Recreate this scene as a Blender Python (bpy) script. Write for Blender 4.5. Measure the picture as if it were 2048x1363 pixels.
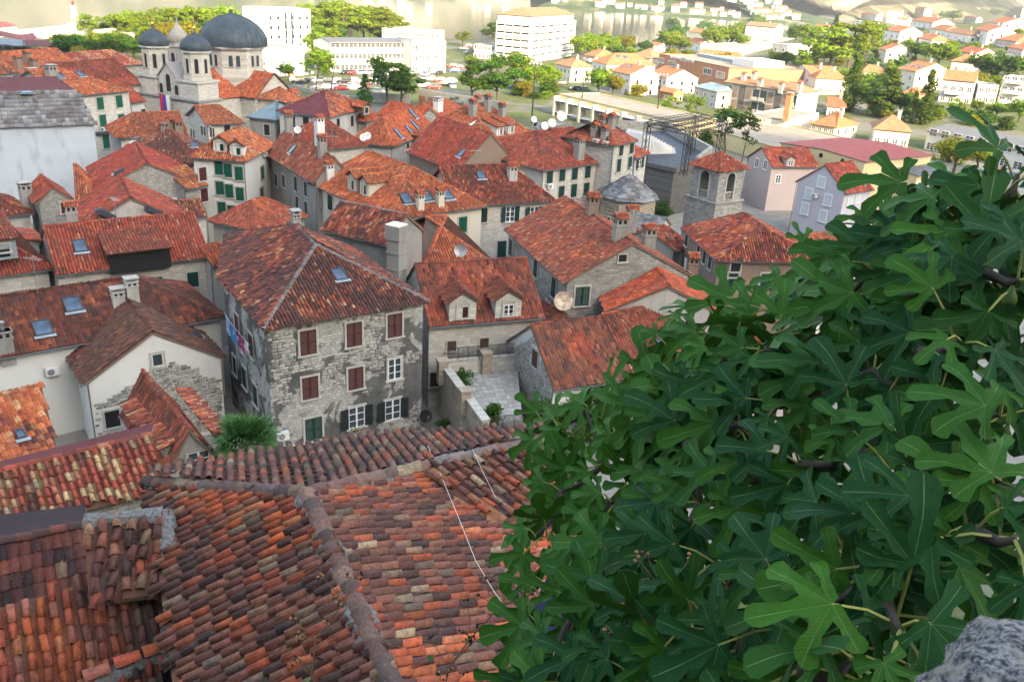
import bpy, math, random
import numpy as np
from mathutils import Vector, Matrix, geometry
for _o in list(bpy.data.objects): bpy.data.objects.remove(_o)
S = bpy.context.scene; COL = S.collection
R = math.radians
rnd = random.Random(7); nrg = np.random.default_rng(7)

# ---------------------------------------------------------------- camera
CH = 31.0; FPX = 1750.0; PITCH = R(22.6); ROLL = R(3.4)
_f = Vector((0, math.cos(PITCH), -math.sin(PITCH))); _u0 = Vector((0, math.sin(PITCH), math.cos(PITCH))); _x0 = Vector((1, 0, 0))
CR = _x0*math.cos(ROLL) + _u0*math.sin(ROLL); CU = _u0*math.cos(ROLL) - _x0*math.sin(ROLL); CF = _f
cam = bpy.data.cameras.new('camera'); camo = bpy.data.objects.new('camera', cam); COL.objects.link(camo)
camo.matrix_world = Matrix(((CR.x, CU.x, -CF.x, 0), (CR.y, CU.y, -CF.y, 0), (CR.z, CU.z, -CF.z, CH), (0, 0, 0, 1)))
cam.sensor_width = 36; cam.lens = FPX/2048*36; cam.clip_start = .05; cam.clip_end = 20000
cam.dof.use_dof = True; cam.dof.focus_distance = 6.0; cam.dof.aperture_fstop = 16
S.camera = camo
# ---------------------------------------------------------------- light
SUN_EL = R(22); SUN_H = Vector((.5, -.866, 0))
SUND = Vector((SUN_H.x*math.cos(SUN_EL), SUN_H.y*math.cos(SUN_EL), math.sin(SUN_EL)))
W = bpy.data.worlds.new('World'); S.world = W; W.use_nodes = True
wn = W.node_tree.nodes; wl = W.node_tree.links
sky = wn.new('ShaderNodeTexSky'); sky.sky_type = 'NISHITA'; sky.sun_disc = False
sky.sun_elevation = SUN_EL; sky.sun_rotation = math.atan2(SUN_H.x, SUN_H.y); sky.air_density = 1.4; sky.dust_density = 4.0; sky.ozone_density = .6
hs_ = wn.new('ShaderNodeHueSaturation'); hs_.inputs['Saturation'].default_value = .82; wl.new(sky.outputs[0], hs_.inputs['Color']); wl.new(hs_.outputs[0], wn['Background'].inputs[0]); wn['Background'].inputs[1].default_value = .15
sl = bpy.data.lights.new('sun', 'SUN'); so = bpy.data.objects.new('sun', sl); COL.objects.link(so)
sl.energy = 3.9; sl.angle = R(.5); sl.color = (1, .77, .44)
so.rotation_euler = SUND.to_track_quat('Z', 'Y').to_euler()
S.view_settings.view_transform = 'Standard'; S.view_settings.look = 'None'; S.view_settings.gamma = 1
S.view_settings.exposure = 2.25
S.render.engine = 'CYCLES'
S.cycles.max_bounces = 6; S.cycles.diffuse_bounces = 1; S.cycles.glossy_bounces = 2; S.cycles.transmission_bounces = 2
S.cycles.transparent_max_bounces = 4; S.cycles.volume_bounces = 0; S.cycles.use_denoising = True
S.cycles.caustics_reflective = False; S.cycles.caustics_refractive = False

# ---------------------------------------------------------------- pixel of the photograph -> point of the place
def ray(px, py): return CF + CR*((px-1024)/FPX) - CU*((py-681.5)/FPX)
CAMP = Vector((0, 0, CH))
def P(px, py, z):
    d = ray(px, py); return CAMP + d*((z-CH)/d.z)
def PD(px, py, dist): return CAMP + ray(px, py).normalized()*dist

def lerp_tab(t, x):
    if x <= t[0][0]: return t[0][1]
    for (a, b), (c, d) in zip(t, t[1:]):
        if x <= c: return b + (d-b)*(x-a)/(c-a)
    return t[-1][1]
COAST = [(-2500, 250), (-600, 320), (-172, 343), (-130, 395), (-87, 440), (0, 480), (62, 516), (110, 640), (200, 800), (380, 1010), (520, 1500), (900, 2300), (6000, 7000)]
FRONT = [(-8, 29.4), (0.9, 29.4), (2.5, 27.2), (5, 23.5), (9, 17.5), (14, 13), (20, 9), (30, 4), (42, 0)]
HILL = [(250, 0), (290, 2), (330, 4.6), (400, 10.4), (480, 20), (540, 26), (600, 26), (700, 16), (900, 0), (1200, 0)]
def height(x, y):
    c = lerp_tab(COAST, x) - y
    if c < -2: return -7.0
    z = lerp_tab(FRONT, y)
    az = math.atan2(x, max(y, 1)); k = min(max((az-.22)/.28, 0), 1.25)
    z += lerp_tab(HILL, math.hypot(x, y))*k if y > 40 else 0
    if c < 1: z = z*(max(c, 0)) - 7*(1-max(c, 0)) if c < 0 else -3+3*c
    return z
def PT(px, py):
    """where the sight line of a pixel meets the terrain"""
    d = ray(px, py).normalized(); t = 60.0
    while t < 3000:
        p = CAMP + d*t
        if p.z <= height(p.x, p.y): break
        t *= 1.01
    return p

# ---------------------------------------------------------------- mesh building
class MB:
    def __init__(s): s.v = []; s.f = []; s.m = []; s.c = []; s.uv = []; s.hasuv = False
    def face(s, pts, m=0, uv=None):
        i = len(s.v); s.v.extend([tuple(p) for p in pts]); s.f.append(tuple(range(i, i+len(pts)))); s.m.append(m)
        if uv: s.hasuv = True
        s.uv.append(uv or [(0, 0)]*len(pts))
    def box(s, x0, x1, y0, y1, z0, z1, m=0, M=None):
        p = [Vector(q) for q in ((x0,y0,z0),(x1,y0,z0),(x1,y1,z0),(x0,y1,z0),(x0,y0,z1),(x1,y0,z1),(x1,y1,z1),(x0,y1,z1))]
        if M: p = [M @ q for q in p]
        i = len(s.v); s.v.extend([tuple(q) for q in p])
        for q in ((0,3,2,1),(4,5,6,7),(0,1,5,4),(1,2,6,5),(2,3,7,6),(3,0,4,7)):
            s.f.append(tuple(i+k for k in q)); s.m.append(m); s.uv.append([(0,0)]*4)
    def slab(s, pts, th, m=0, ms=None):
        """polygon with thickness th downwards along its normal"""
        pts = [Vector(p) for p in pts]; n = newell(pts)
        lo = [p - n*th for p in pts]
        e = (pts[1]-pts[0]).normalized(); u = n.cross(e)
        s.face(pts, m, [((p-pts[0]).dot(e), (p-pts[0]).dot(u)) for p in pts])
        s.face(lo[::-1], m if ms is None else ms)
        for a in range(len(pts)):
            b = (a+1) % len(pts); s.face([lo[a], lo[b], pts[b], pts[a]], m if ms is None else ms)
    def tube(s, pts, r, n=6, m=0, cap=True):
        pts = [Vector(p) for p in pts]; rs = r if isinstance(r, (list, tuple)) else [r]*len(pts)
        rings = []; pv = None
        for k, p in enumerate(pts):
            d = (pts[min(k+1, len(pts)-1)] - pts[max(k-1, 0)]).normalized()
            a = Vector((0,0,1)) if abs(d.z) < .9 else Vector((1,0,0))
            if pv is not None: a = pv
            b = d.cross(a).normalized(); a = b.cross(d).normalized(); pv = a
            i = len(s.v)
            for q in range(n):
                t = 2*math.pi*q/n; s.v.append(tuple(p + (a*math.cos(t) + b*math.sin(t))*rs[k]))
            rings.append(i)
        for i, j in zip(rings, rings[1:]):
            for q in range(n):
                w = (q+1) % n; s.f.append((i+q, i+w, j+w, j+q)); s.m.append(m); s.uv.append([(0,0)]*4)
        if cap:
            s.f.append(tuple(rings[0]+q for q in range(n))[::-1]); s.m.append(m); s.uv.append([(0,0)]*n)
            s.f.append(tuple(rings[-1]+q for q in range(n))); s.m.append(m); s.uv.append([(0,0)]*n)
    def lathe(s, prof, n=16, m=0, c=(0,0,0), ph=0):
        rings = []
        for r, z in prof:
            i = len(s.v); rings.append(i)
            for q in range(n):
                t = 2*math.pi*q/n + ph; s.v.append((c[0]+r*math.cos(t), c[1]+r*math.sin(t), c[2]+z))
        for i, j in zip(rings, rings[1:]):
            for q in range(n):
                w = (q+1) % n; s.f.append((i+q, i+w, j+w, j+q)); s.m.append(m); s.uv.append([(0,0)]*4)
    def mesh(s, name, mats, smooth=False):
        me = bpy.data.meshes.new(name); me.from_pydata(s.v, [], s.f)
        for k in (mats if isinstance(mats, (list, tuple)) else [mats]): me.materials.append(k)
        if any(s.m): me.polygons.foreach_set('material_index', s.m)
        if s.hasuv:
            l = me.uv_layers.new(name='UVMap'); flat = [c for f in s.uv for uv in f for c in uv]; l.data.foreach_set('uv', flat)
        if smooth: me.polygons.foreach_set('use_smooth', [True]*len(me.polygons))
        me.update(); return me
def newell(p):
    n = Vector((0,0,0))
    for a, b in zip(p, p[1:]+p[:1]): n += Vector(((a.y-b.y)*(a.z+b.z), (a.z-b.z)*(a.x+b.x), (a.x-b.x)*(a.y+b.y)))
    return n.normalized()
def link(name, me, parent=None, M=None, kind=None):
    o = bpy.data.objects.new(name, me); COL.objects.link(o)
    if parent is not None: o.parent = parent
    if M is not None: o.matrix_local = M
    if kind: o['kind'] = kind
    return o
def obj(name, mb, mats, parent=None, M=None, kind=None, smooth=False): return link(name, mb.mesh(name, mats, smooth), parent, M, kind)
def tag(o, label, cat, group=None):
    o['label'] = label; o['category'] = cat
    if group: o['group'] = group
    return o
def thing(name, label, cat, loc=(0,0,0), rz=0, group=None):
    o = bpy.data.objects.new(name, None); COL.objects.link(o); o.empty_display_size = .2
    o.matrix_world = Matrix.Translation(Vector(loc)) @ Matrix.Rotation(rz, 4, 'Z')
    return tag(o, label, cat, group)
def copy_tree(o, parent=None):
    c = o.copy(); COL.objects.link(c); c.parent = parent
    if parent is not None: c.matrix_parent_inverse = o.matrix_parent_inverse.copy()
    for ch in o.children: copy_tree(ch, c)
    return c
def numpy_mesh(name, V, F, mat, col=None, smooth=False, attr=None):
    """V (n,3); F (m,k) all of the same size; col (n,3)"""
    me = bpy.data.meshes.new(name); n = len(V); m, k = F.shape
    me.vertices.add(n); me.vertices.foreach_set('co', np.ascontiguousarray(V, dtype=np.float32).ravel())
    me.loops.add(m*k); me.loops.foreach_set('vertex_index', np.ascontiguousarray(F, dtype=np.int32).ravel())
    me.polygons.add(m); me.polygons.foreach_set('loop_start', np.arange(0, m*k, k, dtype=np.int32))
    if smooth: me.polygons.foreach_set('use_smooth', np.ones(m, dtype=bool))
    if col is not None:
        a = me.color_attributes.new('Col', 'FLOAT_COLOR', 'POINT')
        a.data.foreach_set('color', np.c_[col, np.ones(n)].astype(np.float32).ravel())
    if attr is not None:
        a = me.attributes.new('vein', 'FLOAT', 'POINT'); a.data.foreach_set('value', attr.astype(np.float32))
    me.materials.append(mat); me.update(calc_edges=True); return me

# ---------------------------------------------------------------- materials
class NT:
    def __init__(s, name):
        s.mat = bpy.data.materials.new(name); s.mat.use_nodes = True; s.t = s.mat.node_tree; s.n = s.t.nodes; s.b = s.n['Principled BSDF']
        s.b.inputs['Specular IOR Level'].default_value = .25
    def node(s, t, **kw):
        k = s.n.new(t)
        for a, b in kw.items(): setattr(k, a, b)
        return k
    def put(s, sock, v):
        if hasattr(v, 'links') or isinstance(v, bpy.types.NodeSocket): s.t.links.new(v, sock)
        else:
            if sock.type == 'RGBA' and len(v) == 3: v = (*v, 1)
            sock.default_value = v
    def mix(s, f, a, b, mode='MIX'):
        k = s.node('ShaderNodeMix', data_type='RGBA', blend_type=mode)
        s.put(k.inputs[0], f); s.put(k.inputs[6], a); s.put(k.inputs[7], b); return k.outputs[2]
    def math(s, op, a, b=0.0, c=None):
        k = s.node('ShaderNodeMath', operation=op); s.put(k.inputs[0], a); s.put(k.inputs[1], b)
        if c is not None: s.put(k.inputs[2], c)
        return k.outputs[0]
    def noise(s, vec, scale, detail=3, rough=.55, dist=0.0):
        k = s.node('ShaderNodeTexNoise'); s.put(k.inputs['Vector'], vec); k.inputs['Scale'].default_value = scale
        k.inputs['Detail'].default_value = detail; k.inputs['Roughness'].default_value = rough; k.inputs['Distortion'].default_value = dist; return k.outputs[0]
    def ramp(s, v, lo, hi):
        k = s.node('ShaderNodeMapRange'); k.clamp = True; s.put(k.inputs[0], v); k.inputs[1].default_value = lo; k.inputs[2].default_value = hi; return k.outputs[0]
    def obj_co(s): return s.node('ShaderNodeTexCoord').outputs['Object']
    def wall_co(s):
        """metres along the wall, and height"""
        c = s.node('ShaderNodeSeparateXYZ'); s.put(c.inputs[0], s.obj_co()); k = s.node('ShaderNodeCombineXYZ')
        s.put(k.inputs[0], s.math('ADD', c.outputs[0], c.outputs[1])); s.put(k.inputs[1], c.outputs[2]); return k.outputs[0]
    def bump(s, h, strength=.5, dist=.02):
        k = s.node('ShaderNodeBump'); k.inputs['Strength'].default_value = strength; k.inputs['Distance'].default_value = dist; s.put(k.inputs['Height'], h); s.put(s.b.inputs['Normal'], k.outputs[0])
    def done(s, col, rough=.85):
        s.put(s.b.inputs['Base Color'], col); s.put(s.b.inputs['Roughness'], rough); return s.mat
def plain(name, c, rough=.7, var=.12, scale=1.5, metal=0, spec=.25):
    t = NT(name); co = t.obj_co(); n = t.noise(co, scale, 4)
    t.b.inputs['Metallic'].default_value = metal; t.b.inputs['Specular IOR Level'].default_value = spec
    return t.done(t.mix(t.ramp(n, .3, .7), tuple(x*(1-var) for x in c), tuple(min(x*(1+var), 1) for x in c)), rough)
def plaster(name, c, stain=(.16,.15,.14), amt=.35, scale=.35, damp=None):
    t = NT(name); co = t.obj_co()
    sc = t.node('ShaderNodeMapping'); sc.inputs['Scale'].default_value = (1, 1, .35); t.put(sc.inputs[0], co)
    n = t.noise(sc.outputs[0], scale*3, 5, .65); n2 = t.noise(co, 14, 3); n3 = t.noise(co, scale, 3, .6)
    f = t.math('MULTIPLY', t.ramp(n, .52, .78), amt)
    col = t.mix(f, c, stain); col = t.mix(t.math('MULTIPLY', t.ramp(n3, .35, .7), .35*amt+.1), col, tuple(x*.72 for x in c))
    col = t.mix(t.math('MULTIPLY', t.ramp(n2, .4, .7), .12), col, tuple(x*.7 for x in c))
    t.bump(n2, .25, .01); return t.done(col, .9)
def patchy(name, plasterc, stonec, thr=.5, bw=.36, bh=.2):
    """old render fallen away from rubble stone"""
    t = NT(name); co = t.obj_co(); wc = t.wall_co()
    dn = t.node('ShaderNodeTexNoise'); t.put(dn.inputs['Vector'], co); dn.inputs['Scale'].default_value = 3
    wv = t.node('ShaderNodeMixRGB'); wv.blend_type = 'LINEAR_LIGHT'; wv.inputs[0].default_value = .04; t.put(wv.inputs[1], wc); t.put(wv.inputs[2], dn.outputs[1])
    b = t.node('ShaderNodeTexBrick'); t.put(b.inputs[0], wv.outputs[0]); b.inputs['Scale'].default_value = 1
    b.inputs['Brick Width'].default_value = bw; b.inputs['Row Height'].default_value = bh; b.inputs['Mortar Size'].default_value = .018; b.inputs['Mortar Smooth'].default_value = .6
    b.offset = .43; b.squash = 1.3; b.squash_frequency = 3
    t.put(b.inputs['Color1'], stonec); t.put(b.inputs['Color2'], tuple(x*.68 for x in stonec)); t.put(b.inputs['Mortar'], tuple(x*.36 for x in stonec))
    n = t.noise(co, .45, 5, .62, .6); m = t.ramp(n, thr-.02, thr+.02)
    pc = t.mix(t.ramp(t.noise(co, 1.4, 5, .6), .35, .68), plasterc, tuple(x*.55 for x in plasterc))
    sc = t.mix(t.math('MULTIPLY', t.ramp(t.noise(co, 2.2, 5, .7), .5, .72), .55), b.outputs[0], (.12, .115, .11))
    h = t.math('ADD', t.math('MULTIPLY', m, .8), t.math('MULTIPLY', t.math('SUBTRACT', 1, b.outputs[1]), .5))
    t.bump(h, .8, .05); return t.done(t.mix(m, sc, pc), .9)
def stone(name, c, bw=.5, bh=.25, mort=.62, dist=.02, var=.75, stain=.3):
    t = NT(name); co = t.obj_co(); wc = t.wall_co()
    dn = t.node('ShaderNodeTexNoise'); t.put(dn.inputs['Vector'], co); dn.inputs['Scale'].default_value = 2.5
    wv = t.node('ShaderNodeMixRGB'); wv.blend_type = 'LINEAR_LIGHT'; wv.inputs[0].default_value = dist; t.put(wv.inputs[1], wc); t.put(wv.inputs[2], dn.outputs[1])
    b = t.node('ShaderNodeTexBrick'); t.put(b.inputs[0], wv.outputs[0]); b.inputs['Scale'].default_value = 1
    b.inputs['Brick Width'].default_value = bw; b.inputs['Row Height'].default_value = bh; b.inputs['Mortar Size'].default_value = .016; b.inputs['Mortar Smooth'].default_value = .4
    b.offset = .5; b.squash = 1.25; b.squash_frequency = 3
    t.put(b.inputs['Color1'], c); t.put(b.inputs['Color2'], tuple(x*var for x in c)); t.put(b.inputs['Mortar'], tuple(x*mort for x in c))
    f = t.math('MULTIPLY', t.ramp(t.noise(co, .9, 5, .65), .5, .75), stain)
    col = t.mix(f, b.outputs[0], (.14,.13,.12)); col = t.mix(t.math('MULTIPLY', t.ramp(t.noise(co, 18, 3), .4, .7), .2), col, tuple(x*.6 for x in c))
    t.bump(t.math('SUBTRACT', 1, b.outputs[1]), .6, .03); return t.done(col, .9)
def tile_mat(name, single=False):
    t = NT(name)
    if single:
        oi = t.node('ShaderNodeObjectInfo'); base = oi.outputs['Color']; co0 = t.obj_co()
        ad = t.node('ShaderNodeVectorMath', operation='MULTIPLY_ADD'); t.put(ad.inputs[0], oi.outputs['Location']); ad.inputs[1].default_value = (7.3, 5.1, 3.7); t.put(ad.inputs[2], co0); co = ad.outputs[0]; wco = oi.outputs['Location']
    else:
        a = t.node('ShaderNodeAttribute'); a.attribute_name = 'Col'; base = a.outputs['Color']; co = t.obj_co(); wco = co
    n1 = t.noise(co, 9, 5, .7); n2 = t.noise(co, 22, 4, .6); n3 = t.noise(co, 34, 3, .6)
    col = t.mix(t.math('MULTIPLY', t.ramp(n1, .44, .64), .55), base, (.045, .032, .030))
    col = t.mix(t.math('MULTIPLY', t.ramp(t.noise(wco, .55, 4, .6), .44, .66), .5), col, (.07, .050, .047))
    col = t.mix(t.math('MULTIPLY', t.ramp(n2, .58, .68), .34), col, (.30, .27, .23))
    col = t.mix(t.math('MULTIPLY', t.ramp(n3, .62, .68), .75), col, (.03, .027, .027))
    t.bump(n2, .3, .012); return t.done(col, .88)
M = {}
M['tile'] = tile_mat('tile'); M['tile1'] = tile_mat('tile_single', True)
def far_tile(name, c):
    t = NT(name); uv = t.node('ShaderNodeTexCoord').outputs['UV']; co = t.obj_co()
    w = t.node('ShaderNodeTexWave'); t.put(w.inputs[0], uv); w.inputs['Scale'].default_value = 1.3; w.bands_direction = 'X'
    b = t.node('ShaderNodeTexBrick'); t.put(b.inputs[0], uv); b.inputs['Scale'].default_value = 1; b.inputs['Brick Width'].default_value = .5; b.inputs['Row Height'].default_value = .7; b.inputs['Mortar Size'].default_value = .03
    t.put(b.inputs['Color1'], c); t.put(b.inputs['Color2'], tuple(x*.72 for x in c)); t.put(b.inputs['Mortar'], tuple(x*.55 for x in c))
    col = t.mix(t.math('MULTIPLY', t.ramp(t.noise(co, .8, 5, .65), .42, .7), .45), b.outputs[0], tuple(x*.5 for x in c))
    t.bump(w.outputs[1], .7, .06); return t.done(col, .88)
def sheet(name, c, scale=4.0, rough=.5, axis='X'):
    t = NT(name); uv = t.node('ShaderNodeTexCoord').outputs['UV']; co = t.obj_co()
    w = t.node('ShaderNodeTexWave'); t.put(w.inputs[0], uv); w.inputs['Scale'].default_value = scale; w.bands_direction = axis
    col = t.mix(t.ramp(t.noise(co, .7, 5, .65), .3, .75), c, tuple(x*.62 for x in c))
    t.bump(w.outputs[1], .8, .05); return t.done(col, rough)
M['far_orange'] = far_tile('far_orange_tile', (.50,.20,.10)); M['far_brown'] = far_tile('far_brown_tile', (.40,.22,.13)); M['far_red'] = far_tile('far_red_tile', (.46,.14,.08))
M['deck'] = plain('tile_bed', (.14,.065,.045), .9, .3, 2)
M['purple_sheet'] = sheet('purple_sheet', (.17,.040,.050), 4, .75); M['blue_sheet'] = sheet('blue_sheet', (.25,.36,.42)); M['red_sheet'] = sheet('red_sheet', (.36,.075,.075), 1.2, .6); M['grey_sheet'] = sheet('grey_sheet', (.17,.18,.20)); M['dark_sheet'] = sheet('dark_sheet', (.045,.028,.036), 2, .85)
M['slate'] = sheet('slate', (.26,.28,.31), 1.6, .8, 'Y'); M['lead'] = plain('lead', (.055,.075,.095), .5, .25, .8)
M['roofing'] = plain('roofing_felt', (.27,.24,.21), .9, .2, .5); M['zinc'] = plain('zinc', (.34,.40,.45), .45, .15, 3, .3)
M['white'] = plaster('white_render', (.76,.76,.74), amt=.18); M['bluewhite'] = plaster('blue_white_render', (.55,.62,.70), (.30,.32,.37), .95, .25); M['cream'] = plaster('cream_render', (.68,.63,.53), amt=.2)
M['yellow'] = plaster('yellow_render', (.68,.58,.33), amt=.15); M['lavender'] = plaster('lavender_render', (.52,.50,.57), amt=.1); M['pink'] = plaster('pink_render', (.58,.48,.46), amt=.15)
M['greyp'] = plaster('grey_render', (.33,.32,.30), (.08,.08,.08), .8); M['brownp'] = plaster('brown_render', (.27,.20,.16), (.1,.08,.07), .6); M['palegrey'] = plaster('pale_grey_render', (.52,.51,.49), (.14,.13,.12), .7)
M['brick'] = plain('red_brick_facing', (.42,.20,.12), .85, .2, 1); M['concrete'] = plaster('concrete', (.40,.39,.37), (.12,.12,.11), .6)
M['stone'] = stone('pale_ashlar', (.65,.63,.575)); M['stone2'] = stone('grey_ashlar', (.44,.43,.40), .42, .22, .4, .05, .6, .55); M['rubble'] = stone('rubble_stone', (.47,.45,.41), .34, .19, .4, .07, .62, .5); M['darkstone'] = stone('dark_rampart_stone', (.16,.155,.15), .45, .25, .5, .06, .6, .7); M['warmstone'] = stone('warm_ashlar', (.50,.43,.34), .45, .2, .45, .03, .65, .4)
M['patchy'] = patchy('patchy_render', (.15,.147,.145), (.56,.55,.52), .50); M['patchwhite'] = patchy('patchy_white_render', (.72,.71,.68), (.42,.41,.39), .44)
M['surround'] = plain('window_surround_stone', (.47,.455,.42), .85, .15, 4); M['paint'] = plain('white_paint', (.78,.78,.77), .5, .05)
M['green'] = plain('green_paint', (.010,.085,.055), .45, .2, 3); M['dkgreen'] = plain('dark_green_paint', (.012,.042,.038), .45, .2, 3); M['maroon'] = plain('maroon_paint', (.075,.022,.022), .5, .25, 3); M['brown'] = plain('brown_paint', (.09,.05,.035), .5, .2, 3); M['bluegrey'] = plain('blue_grey_paint', (.55,.60,.68), .5, .1)
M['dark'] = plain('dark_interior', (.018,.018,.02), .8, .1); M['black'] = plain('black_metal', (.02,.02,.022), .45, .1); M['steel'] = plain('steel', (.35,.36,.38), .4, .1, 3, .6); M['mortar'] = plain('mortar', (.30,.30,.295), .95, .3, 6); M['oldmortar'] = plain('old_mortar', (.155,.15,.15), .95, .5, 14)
M['ac'] = plain('casing_white', (.72,.73,.74), .45, .04); M['navy'] = plain('navy_paint', (.02,.035,.09), .5, .1); M['rust'] = plain('rust', (.35,.17,.08), .8, .4, 4); M['gold'] = plain('gold', (.75,.52,.15), .3, .05, 2, .9); M['wood'] = plain('wood', (.16,.10,.06), .8, .3, 5)
def glass(name, c=(.05,.07,.09)):
    t = NT(name); t.b.inputs['Specular IOR Level'].default_value = .7; return t.done(t.mix(t.ramp(t.noise(t.obj_co(), 1.2, 2), .35, .7), c, tuple(x*.4 for x in c)), .08)
M['glass'] = glass('window_glass'); M['skyglass'] = glass('skylight_glass', (.10,.16,.24))
def height(x, y):
    if y > lerp_tab(COAST, x): return -7.0
    z = lerp_tab(FRONT, y)
    if y > 40:
        az = math.atan2(x, y); k = min(max((az-.22)/.28, 0), 1.25); z += lerp_tab(HILL, math.hypot(x, y))*k
    return z
# ---------------------------------------------------------------- roof tiles
PAL = {  # real clay colours with their shares
 'fresh': [((0.541,0.123,0.046),5), ((0.624,0.173,0.066),3), ((0.437,0.091,0.037),3), ((0.645,0.274,0.132),1), ((0.312,0.068,0.034),1)],
 'orange': [((0.562,0.146,0.049),5), ((0.624,0.201,0.083),3), ((0.468,0.109,0.041),3), ((0.666,0.347,0.166),1), ((0.343,0.078,0.037),1)],
 'red': [((0.416,0.082,0.046),5), ((0.478,0.119,0.058),3), ((0.322,0.064,0.037),3), ((0.520,0.219,0.124),.6), ((0.229,0.050,0.034),1.4)],
 'mixed': [((0.416,0.096,0.046),4), ((0.291,0.064,0.037),4), ((0.187,0.046,0.034),3), ((0.520,0.182,0.083),2), ((0.541,0.328,0.183),.8), ((0.094,0.036,0.029),2)],
 'dark': [((.150,.052,.044),5), ((.205,.062,.045),3.5), ((.090,.038,.036),4), ((.31,.095,.055),1.8), ((.38,.23,.15),.5), ((.050,.028,.028),2)],
 'umber': [((.150,.055,.034),5), ((.105,.044,.032),4), ((.20,.072,.040),3), ((.28,.10,.05),.8), ((.065,.034,.03),1.5)],
 'brown': [((0.229,0.060,0.033),5), ((0.291,0.080,0.041),4), ((0.156,0.044,0.030),3), ((0.354,0.104,0.052),1.5), ((0.094,0.032,0.026),1.2)],
 'old': [((.22,.082,.060),4), ((.155,.062,.052),4), ((.28,.110,.072),3), ((.085,.045,.042),2.6), ((.31,.18,.115),1.2), ((.40,.095,.045),3.4), ((.21,.14,.105),1.0), ((.38,.28,.18),.25)],
 'ridge': [((.17,.095,.08),4), ((.125,.085,.078),4), ((.21,.125,.10),3), ((.27,.21,.14),1.2), ((.085,.06,.058),2)],
 'newpatch': [((0.541,0.128,0.049),5), ((0.478,0.109,0.054),3), ((0.603,0.201,0.091),2), ((0.416,0.146,0.100),2)],
 'beige': [((0.478,0.109,0.066),5), ((0.374,0.082,0.058),3), ((0.603,0.365,0.199),3.2), ((0.541,0.201,0.108),2), ((0.208,0.073,0.058),1.2), ((0.645,0.474,0.249),.8)],
 'marseille': [((0.395,0.082,0.041),5), ((0.458,0.119,0.058),3), ((0.291,0.064,0.037),3)],
 'slate': [((.30,.32,.35),5), ((.24,.26,.29),4), ((.38,.40,.42),2), ((.18,.19,.21),2)],
 'far': [((0.541,0.192,0.089),5), ((0.603,0.256,0.133),3), ((0.458,0.152,0.074),3)],
}
def pick(pal, n, rng):
    c = np.array([p[0] for p in PAL[pal]]); w = np.array([p[1] for p in PAL[pal]], float); w /= w.sum()
    k = rng.choice(len(c), size=n, p=w); out = c[k] * rng.uniform(.78, 1.22, (n, 1)) * rng.uniform(.94, 1.06, (n, 3)); return np.clip(out, .01, .9)
def inside(poly, x, y):
    r = np.zeros(x.shape, bool); n = len(poly)
    for i in range(n):
        x0, y0 = poly[i]; x1, y1 = poly[(i+1) % n]
        if y0 == y1: continue
        r ^= ((y0 > y) != (y1 > y)) & (x < (x1-x0)*(y-y0)/(y1-y0) + x0)
    return r
def tmpl(kind, seg, w, l, lift):
    """one tile: (verts, quads); x across, y up the slope, z off the roof; lower end at y=0"""
    V = []; F = []
    if kind == 'coppo':
        for y, r, z in ((0, .5, lift), (l, .43, .005)):
            for k in range(seg+1):
                a = math.pi*(1-k/seg); V.append((w*r*math.cos(a), y, z + .85*w*r*math.sin(a)))
        for k in range(seg): F.append((k, k+1, seg+2+k, seg+1+k))
        # mouth
        V += [(-.5*w, .002, -.03), (.5*w, .002, -.03)]; 
    elif kind == 'marseille':   # flat interlocking tile with a raised roll
        prof = [(-.5, 0), (-.12, 0), (-.02, .32), (.2, .32), (.32, 0), (.5, 0)]
        for y, z in ((0, lift), (l, .004)):
            for x, h in prof: V.append((x*w, y, z + h*w*.5))
        n = len(prof)
        for k in range(n-1): F.append((k, k+1, n+k+1, n+k))
        V += [(-.5*w, 0, -.02), (.5*w, 0, -.02)]; F.append((2*n, 2*n+1, n-1, 0))
    else:                       # flat slab
        V = [(-.5*w, 0, lift), (.5*w, 0, lift), (.5*w, l, .005), (-.5*w, l, .005), (-.5*w, 0, -.01), (.5*w, 0, -.01)]; F = [(0, 1, 2, 3), (4, 5, 1, 0)]
    return np.array(V, float), np.array(F, int)
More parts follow.
